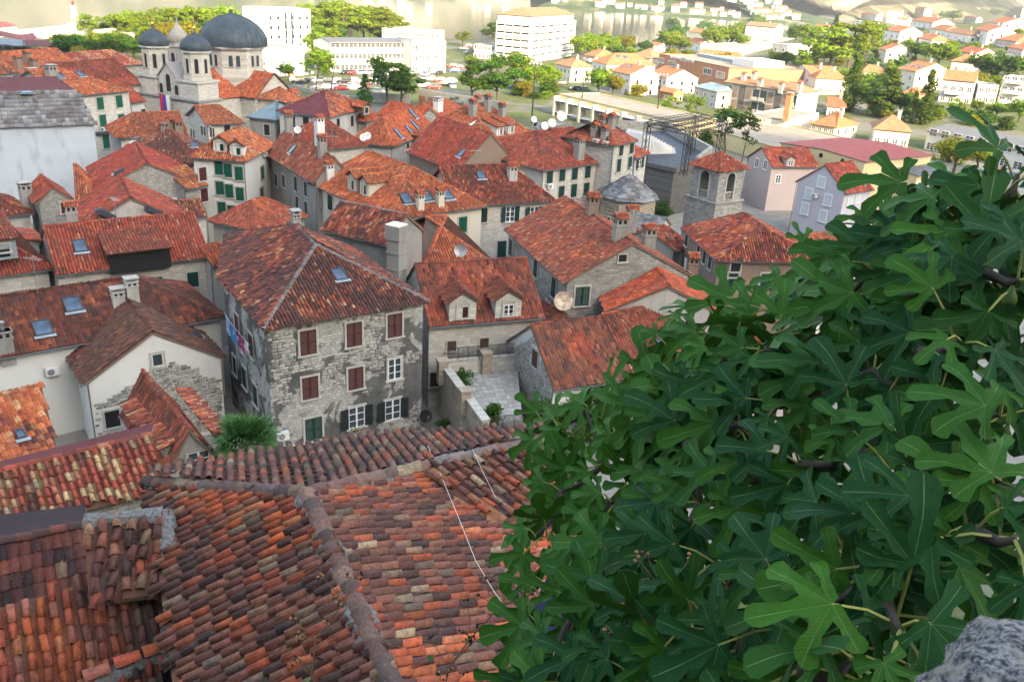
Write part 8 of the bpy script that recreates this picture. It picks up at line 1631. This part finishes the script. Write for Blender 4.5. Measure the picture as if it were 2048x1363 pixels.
# ================================================================ the fig tree and the rock
def fig_mat():
    t = NT('fig_leaf'); oi = t.node('ShaderNodeObjectInfo'); a = t.node('ShaderNodeAttribute'); a.attribute_name = 'vein'; ob = oi.outputs['Random']
    v = t.ramp(a.outputs['Fac'], .955, .995); co = t.obj_co(); n = t.noise(co, 9, 4, .6)
    rc = t.node('ShaderNodeAttribute'); rc.attribute_name = 'Col'
    base = t.mix(t.math('POWER', ob, 2.2), (.006,.046,.014), (.038,.125,.009)); base = t.mix(t.math('MULTIPLY', t.ramp(n, .4, .72), .45), base, (.012,.075,.010))
    n2 = t.noise(co, 60, 2); base = t.mix(t.math('MULTIPLY', t.ramp(n2, .68, .74), .5), base, (.16,.16,.05))
    col = t.mix(t.math('MULTIPLY', v, .6), base, (.24,.36,.12))
    w = t.node('ShaderNodeTexWave'); w.wave_type = 'BANDS'; t.put(w.inputs[0], co); w.inputs['Scale'].default_value = 9; w.inputs['Distortion'].default_value = 3
    t.bump(t.math('ADD', n, t.math('MULTIPLY', w.outputs[1], .15)), .25, .01)
    t.b.inputs['Specular IOR Level'].default_value = .14
    t.put(t.b.inputs['Base Color'], col); t.b.inputs['Roughness'].default_value = .55
    tl_ = t.node('ShaderNodeBsdfTranslucent'); t.put(tl_.inputs[0], t.mix(.6, col, (.12,.24,.02))); mx = t.node('ShaderNodeMixShader'); mx.inputs[0].default_value = .07
    t.t.links.new(t.b.outputs[0], mx.inputs[1]); t.t.links.new(tl_.outputs[0], mx.inputs[2]); t.t.links.new(mx.outputs[0], t.n['Material Output'].inputs[0]); return t.mat
M['fig'] = fig_mat(); M['petiole'] = plain('petiole', (.26,.27,.07), .6, .2, 6); M['figbark'] = plain('fig_bark', (.06,.05,.042), .9, .4, 14); M['figfruit'] = plain('green_fig', (.07,.13,.03), .55, .25, 20)
def fig_leaf(seed, nl=5):
    """palmate leaf, blade joint at the origin, middle lobe along +y, unit length 1, upper side +z"""
    r = np.random.default_rng(seed); K = 5
    jr = lambda s=.06: r.uniform(1-s, 1+s)
    lobes = [(R(0), 1.0*jr(), .185*jr(.15)), (R(48)*jr(), .86*jr(), .165*jr(.15)), (R(-48)*jr(), .86*jr(), .165*jr(.15)), (R(100)*jr(), .56*jr(.12), .17*jr(.15)), (R(-100)*jr(), .56*jr(.12), .17*jr(.15))]
    lobes.sort(key=lambda l: l[0]); n = len(lobes); depth = r.uniform(.27, .36)
    sinus = []
    for k in range(n-1):
        a = (lobes[k][0]+lobes[k+1][0])/2; d = depth*(1.05 if k in (1, 2) else .72)*jr(.12); sinus.append(Vector((-math.sin(a)*d, math.cos(a)*d, 0)))
    s0 = Vector((-math.sin(lobes[0][0]-R(62))*.10, math.cos(lobes[0][0]-R(62))*.10, 0)); s1 = Vector((-math.sin(lobes[-1][0]+R(62))*.10, math.cos(lobes[-1][0]+R(62))*.10, 0))
    sn = [s0] + sinus + [s1]; V = [(0, 0, 0)]; A = [1.0]; F = []
    prof = [(0, None), (.25, .52), (.52, .80), (.80, 1.0), (.94, .68), (1.0, .0)]
    for k, (a, L_, wm) in enumerate(lobes):
        ax = Vector((-math.sin(a), math.cos(a), 0)); px = Vector((math.cos(a), math.sin(a), 0)); sl, sr_ = sn[k], sn[k+1]   # sn[k] lies clockwise (right)
        mids, rs, ls = [], [], []; bend = r.uniform(-.10, .10)
        for j, (t, wf) in enumerate(prof):
            if j == 0:
                mids.append(0); V.append(tuple(sl)); A.append(.15); rs.append(len(V)-1); V.append(tuple(sr_)); A.append(.15); ls.append(len(V)-1); continue
            base = max(sl.dot(ax), sr_.dot(ax)); al = base + (L_-base)*t; off = px*(bend*t*t*L_); c = ax*al + off
            if j == len(prof)-1: V.append(tuple(c)); A.append(.9); mids.append(len(V)-1); rs.append(mids[-1]); ls.append(mids[-1]); continue
            V.append(tuple(c)); A.append(1.0); mids.append(len(V)-1)
            V.append(tuple(c + px*wm*wf*L_**.5*jr(.10))); A.append(0.0); rs.append(len(V)-1); V.append(tuple(c - px*wm*wf*L_**.5*jr(.10))); A.append(0.0); ls.append(len(V)-1)
        for j in range(len(prof)-1):
            if j == 0: F += [(0, rs[0], rs[1], mids[1]), (0, mids[1], ls[1], ls[0])]
            elif j < len(prof)-2: F += [(mids[j], rs[j], rs[j+1], mids[j+1]), (mids[j], mids[j+1], ls[j+1], ls[j])]
            else: F += [(mids[j], rs[j], mids[j+1]), (mids[j], mids[j+1], ls[j])]
    V = np.array(V); A = np.array(A); rr = np.hypot(V[:, 0], V[:, 1]); ph = r.uniform(0, 6.28); ang = np.arctan2(V[:, 0], V[:, 1])
    cur = r.uniform(.08, .42); V[:, 2] = -cur*rr**2 + .05*(1-A) + .05*np.sin(ang*3+ph)*rr + r.normal(0, .012, len(V))*(A < .5) + r.uniform(-.06, .1)*V[:, 0]
    me = bpy.data.meshes.new('fig_leaf'); me.from_pydata([tuple(v) for v in V], [], F); at_ = me.attributes.new('vein', 'FLOAT', 'POINT'); at_.data.foreach_set('value', A.astype(np.float32)); me.materials.append(M['fig']); me.polygons.foreach_set('use_smooth', [True]*len(F)); me.update(); return me
LV = [fig_leaf(k) for k in range(10)]
fr = random.Random(21)
hub = PD(1830, 1080, 4.7); foot = V3(hub.x+.25, hub.y+.1, height(hub.x, hub.y)-.3)
fig = thing('fig_tree', 'big fig tree with large lobed leaves filling the right foreground', 'fig tree', foot, 0); FI = Matrix.Translation(-foot)
# shoots: pixel, distance, in metres
OUT = [(1020,860),(1075,800),(1180,770),(1225,690),(1335,610),(1430,560),(1545,520),(1640,480),(1720,430),(1800,380),(1900,350),(1985,290),(2100,250),(2120,1400),(1000,1420),(990,1300),(1040,1190),(1060,1080),(1040,960)]
shoots = []
man = [(1072,842,4.4),(1150,800,4.3),(1185,905,4.1),(1100,960,4.2),(1250,740,4.1),(1300,690,4.0),(1330,620,4.1),(1390,650,3.7),(1440,590,3.9),(1500,600,3.5),(1565,520,3.8),(1600,590,3.4),(1650,500,3.7),(1720,455,3.6),(1745,540,3.3),(1790,430,3.4),(1850,470,3.2),(1880,395,3.3),(1950,450,3.0),(2000,395,3.1),(2040,470,2.9),(2035,350,3.2),
       (1230,830,3.7),(1310,800,3.5),(1380,760,3.4),(1450,720,3.3),(1530,700,3.2),(1620,680,3.1),(1700,640,3.1),(1790,600,3.0),(1880,560,2.9),(1960,540,2.8),(2040,560,2.7),(1200,980,3.7),(1290,930,3.5),(1370,890,3.3),(1460,850,3.1),(1560,810,3.0),(1650,790,2.9),(1740,740,2.8),(1830,700,2.7),(1920,680,2.6),(2010,690,2.5),
       (1050,1050,4.1),(1130,1080,3.8),(1220,1090,3.5),(1310,1050,3.3),(1400,1010,3.1),(1500,960,2.9),(1600,930,2.7),(1700,880,2.6),(1900,830,2.4),(2000,830,2.3),(1060,1170,3.9),(1140,1190,3.5),(1230,1200,3.2),(1320,1160,3.0),(1420,1130,2.8),(1040,1270,3.6),(1110,1300,3.3),(1200,1310,3.0),(1290,1270,2.8),(1380,1240,2.6),(1480,1180,2.5),(1580,1150,2.3),(1680,1100,2.2),(1800,960,2.2),(1900,960,2.1),(2000,960,2.0),(1470,1300,2.3),(1570,1260,2.0),(1660,1210,1.9),(1760,1150,1.9),(1850,1090,1.9),(1950,1060,1.9),(2030,1080,1.85),(1350,1350,2.5),(1250,1370,2.8),(1150,1380,3.1),(1060,1370,3.4),(1600,1350,1.8),(1700,1320,1.75),(1800,1260,1.75)]
man = [(x+(45 if y < 760 else 22)*(d > 3.3), y+22*(d > 3.3), d*1.12 if d < 2.6 else d) for x, y, d in man]
for x, y, d in man: shoots.append((PD(x, y, d), 1))
for x, y, d in man[::5]: shoots.append((PD(x+fr.uniform(-40, 40)+30, y+fr.uniform(20, 70), d+fr.uniform(.5, .9)), 0))
# skeleton: every shoot joins the nearest node on the way to the hub
nodes = [(hub, None)]
for (p, vis) in sorted(shoots, key=lambda s: (s[0]-hub).length):
    best = min(range(len(nodes)), key=lambda i: (nodes[i][0]-p).length + .35*(nodes[i][0]-hub).length); a = nodes[best][0]; dist = (p-a).length
    n = max(2, int(dist/.3)); pts = [a.lerp(p, k/n) + V3(fr.uniform(-.03,.03), fr.uniform(-.03,.03), -.10*dist*math.sin(k/n*math.pi) + (-.12 if k < n else 0)*0) for k in range(n+1)]; pts[0] = a; pts[-1] = p
    r0 = .012 + .006*min((p-hub).length, .8) if best else .035; rr = [max(r0*(1-.55*k/n), .006) for k in range(n+1)]
    b = MB(); b.tube([q-foot for q in pts], rr, 5); obj('branch', b, M['figbark'], fig, smooth=True)
    for q in pts[1:]: nodes.append((q, best))
b = MB(); b.tube([V3(0,0,-.3), V3(.05,.05,.6), (hub-foot)*.6+V3(.1,0,.1), hub-foot], [.16,.13,.11,.07], 9); obj('trunk', b, M['figbark'], fig, smooth=True)
leaves = []
for p, vis in shoots:
    out = (p - hub); out.z *= .5; out = (out.normalized() + V3(0, -.25, .35)).normalized(); n = fr.randint(4, 7) if vis else fr.randint(5, 6); a0 = fr.uniform(0, 6.28)
    sx = out.orthogonal().normalized(); sy = out.cross(sx)
    for k in range(n):
        a = a0 + k*2.399; tilt = R(38 + 62*k/n) ; d = (out*math.cos(tilt) + (sx*math.cos(a)+sy*math.sin(a))*math.sin(tilt)).normalized(); pl_ = fr.uniform(.07, .15)*(1.25-.4*(k < 2)); j = p - out*(.03*k) + d*pl_; size = fr.uniform(.15, .215)*(.86 if (p-CAMP).length < 2.7 else 1)*(.62 if k == 0 else 1)
        tip = (d*.8 + V3(0,0,-fr.uniform(.1, .95))).normalized(); up = (V3(-.12,-.55,.85) + V3(fr.uniform(-.4,.4), fr.uniform(-.35,.35), 0) + out*.15); zz = (up - tip*up.dot(tip)).normalized(); xx = tip.cross(zz)
        Mx = Matrix(((xx.x*size, tip.x*size, zz.x*size, j.x-foot.x), (xx.y*size, tip.y*size, zz.y*size, j.y-foot.y), (xx.z*size, tip.z*size, zz.z*size, j.z-foot.z), (0,0,0,1)))
        leaves.append(((j-CAMP).length, Mx, (p-out*.03*k, j), vis and in_frame(j, 60)))
leaves.sort(key=lambda l: (not l[3], l[0])); pb = MB(); SV, SF, SA = [], [], []; nn = 0
for i, (dist, Mx, (p, j), vis) in enumerate(leaves):
    m_ = (p+j)/2 + V3(0,0,.012); pb.tube([p-foot, m_-foot, j-foot], [.0045,.0038,.003], 4, cap=False)
    if i < 300: link('fig_leaf', LV[fr.randrange(10)], fig, Mx)
    else:
        me = LV[fr.randrange(10)]; co = np.empty(len(me.vertices)*3); me.vertices.foreach_get('co', co); co = co.reshape(-1, 3); Mn = np.array(Mx); SV.append(co @ Mn[:3, :3].T + Mn[:3, 3]); a = np.empty(len(me.vertices)); me.attributes['vein'].data.foreach_get('value', a); SA.append(a)
        for f in me.polygons: SF.append(tuple(v+nn for v in f.vertices))
        nn += len(co)
obj('petioles', pb, M['petiole'], fig, kind='stuff')
me = bpy.data.meshes.new('fig_leaves'); V_ = np.concatenate(SV); me.from_pydata([tuple(v) for v in V_], [], SF); a_ = me.attributes.new('vein', 'FLOAT', 'POINT'); a_.data.foreach_set('value', np.concatenate(SA).astype(np.float32)); me.materials.append(M['fig']); me.polygons.foreach_set('use_smooth', [True]*len(SF)); link('fig_leaves', me, fig, kind='stuff')
def fruit_mesh():
    b = MB(); b.lathe([(.004,.0),(.008,-.012),(.017,-.028),(.021,-.042),(.017,-.055),(.004,-.06)], 10); return b.mesh('fig_fruit', M['figfruit'], True)
fm = fruit_mesh()
for k, (p, vis) in enumerate(shoots[::4]): link('fig_fruit', fm, fig, Matrix.Translation(p-foot+V3(fr.uniform(-.03,.03), fr.uniform(-.03,.03), -.02)) @ Matrix.Rotation(fr.uniform(-.8,.8), 4, 'X'))
# undergrowth on the bank below the fig
ur = np.random.default_rng(3); n = 26000; X = ur.uniform(-.5, 26, n); Y = ur.uniform(2.2, 34, n); ok = (X > 1.7 + .05*Y) & ~((Y > 10) & (Y < 23) & (X < 6)); X, Y = X[ok], Y[ok]
Z = np.array([height(x, y) for x, y in zip(X, Y)]) + ur.uniform(0, 1, len(X))**2*.9*np.clip(.4+.6*np.sin(X*.9)*np.sin(Y*.7+1), .05, 1)
V_, F_, C_u = quads(np.c_[X, Y, Z], .07, np.tile([0, -.3, 1.0], (len(X), 1)), ur, np.repeat(ur.uniform(0, 1, (len(X), 1)), 3, 1)); o = link('undergrowth', numpy_mesh('undergrowth', V_, F_, M['leaf_dark'], C_u), kind='stuff'); tag(o, 'tangled green ivy and brambles on the bank below the fig tree', 'undergrowth')
gr_ = np.random.default_rng(8)
def rubble():
    b = MB()
    for k in range(140):
        x, y = gr_.uniform(2.5, 12), gr_.uniform(4, 15); z = height(x, y); s = gr_.uniform(.08, .3); pts = [Vector(gr_.normal(0, s, 3)) for _ in range(8)]
        Mx = Matrix.Translation((x, y, z+s*.3)) @ Matrix.Rotation(gr_.uniform(0, 6), 4, 'Z') @ Matrix.Rotation(gr_.uniform(-.5, .5), 4, 'X'); b.box(-s, s, -s*.7, s*.7, -s*.5, s*.5, 0, Mx)
    return b
o = obj('rubble', rubble(), M['stone'], kind='stuff'); tag(o, 'pale loose rubble stones on the bank under the fig tree', 'rubble')
# the limestone block beside the camera
def rock_mat():
    t = NT('limestone'); co = t.obj_co(); n = t.noise(co, 6, 6, .68, .4); n2 = t.noise(co, 26, 5, .7); n3 = t.noise(co, 3, 4, .6)
    col = t.mix(t.ramp(n2, .43, .57), (.05,.055,.075), (.44,.44,.46)); col = t.mix(t.ramp(n3, .52, .64), col, (.52,.48,.43)); t.bump(t.math('ADD', n, t.math('MULTIPLY', n2, .5)), 1.0, .03); return t.done(col, .9)
def rock():
    import bmesh
    bm = bmesh.new(); bmesh.ops.create_icosphere(bm, subdivisions=5, radius=1); r_ = random.Random(4); from mathutils import noise as mn
    for v in bm.verts:
        d = v.co.normalized(); f = 1 + .16*mn.noise(d*1.6) + .09*mn.noise(d*4.1) + .045*mn.noise(d*10) + .02*mn.noise(d*23); c = d*f; c.x = max(min(c.x, .78), -.78); c.z = min(c.z, .8+.08*mn.noise(d*5)); v.co = c
    me = bpy.data.meshes.new('boulder'); bm.to_mesh(me); bm.free(); me.materials.append(rock_mat()); me.polygons.foreach_set('use_smooth', [True]*len(me.polygons)); return me
rp_ = PD(2245, 1462, 1.02); o = bpy.data.objects.new('boulder', rock()); COL.objects.link(o); s_ = .17; o.location = (rp_.x+.035, rp_.y-.02, rp_.z-.12); o.scale = (s_, s_*1.2, s_*1.15); o.rotation_euler = (.1, .25, .5); tag(o, 'rough pale grey limestone block at the bottom right corner, slightly out of focus', 'rock')
# low parapet wall that carries the block
b = MB(); wx, wy = o.location.x, o.location.y; b.box(wx-.16, wx+4, wy-.28, wy+.22, 26.5, o.location.z-.14); pw_ = obj('parapet_wall', b, M['rubble']); tag(pw_, 'low rubble parapet wall under the limestone block', 'wall')
# dry bramble heads in front of the near roof
def bramble(label, px, py, d, h, seed):
    r_ = random.Random(seed); p = PD(px, py, d); t = thing('bramble', label, 'plant', (p.x, p.y, p.z-h), 0); b = MB(); stem = [V3(.15*math.sin(k*.9+seed)*k/6, .04*k, h*k/6) for k in range(7)]; b.tube(stem, [.006-.0006*k for k in range(7)], 4)
    tips = []
    for k in range(16):
        s = stem[3+k % 4]; e = s + V3(r_.uniform(-.10,.10), r_.uniform(-.08,.08), r_.uniform(.02,.14)); b.tube([s, e], .002, 3, cap=False); tips.append(e)
    obj('stem', b, M['wood'], t); fb = MB(); db = MB()
    for e in tips:
        for q in range(5):
            c = e + V3(r_.uniform(-.014,.014), r_.uniform(-.014,.014), r_.uniform(-.014,.014)); (fb if r_.random() < .5 else db).lathe([(.001,-.007),(.007,0),(.001,.007)], 5, 0, c)
    obj('dry_berries', fb, M['rustdish'] if False else M['rust'], t, kind='stuff'); obj('black_berries', db, M['black'], t, kind='stuff'); lb_ = MB()
    for k in range(7):
        c = stem[1+k % 5] + V3(r_.uniform(-.08,.08), r_.uniform(-.05,.05), 0); a = V3(r_.uniform(-1,1), r_.uniform(-1,1), r_.uniform(0,.5)).normalized()*.035; w = a.orthogonal().normalized()*.015; lb_.face([c, c+a*.5+w, c+a, c+a*.5-w])
    obj('leaf', lb_, M['leaf_palm'], t, kind='stuff')
bramble('dry bramble head with black berries before the mortared roof ridge', 652, 1290, 3.4, .9, 1); bramble('thin dry bramble stem at the lower right of the near roof', 925, 1290, 3.6, .8, 2); bramble('brown bramble heads under the fig leaves at the bottom', 1260, 1290, 2.6, .7, 3)
c = PD(1135, 1255, 6.5); t = thing('satellite_dish', 'dark blue satellite dish half hidden by fig leaves at the roof edge', 'satellite dish', c, R(-70)); dish(t, Matrix.Identity(4), .5, 'navy') if 'navy' in M else None

haze()
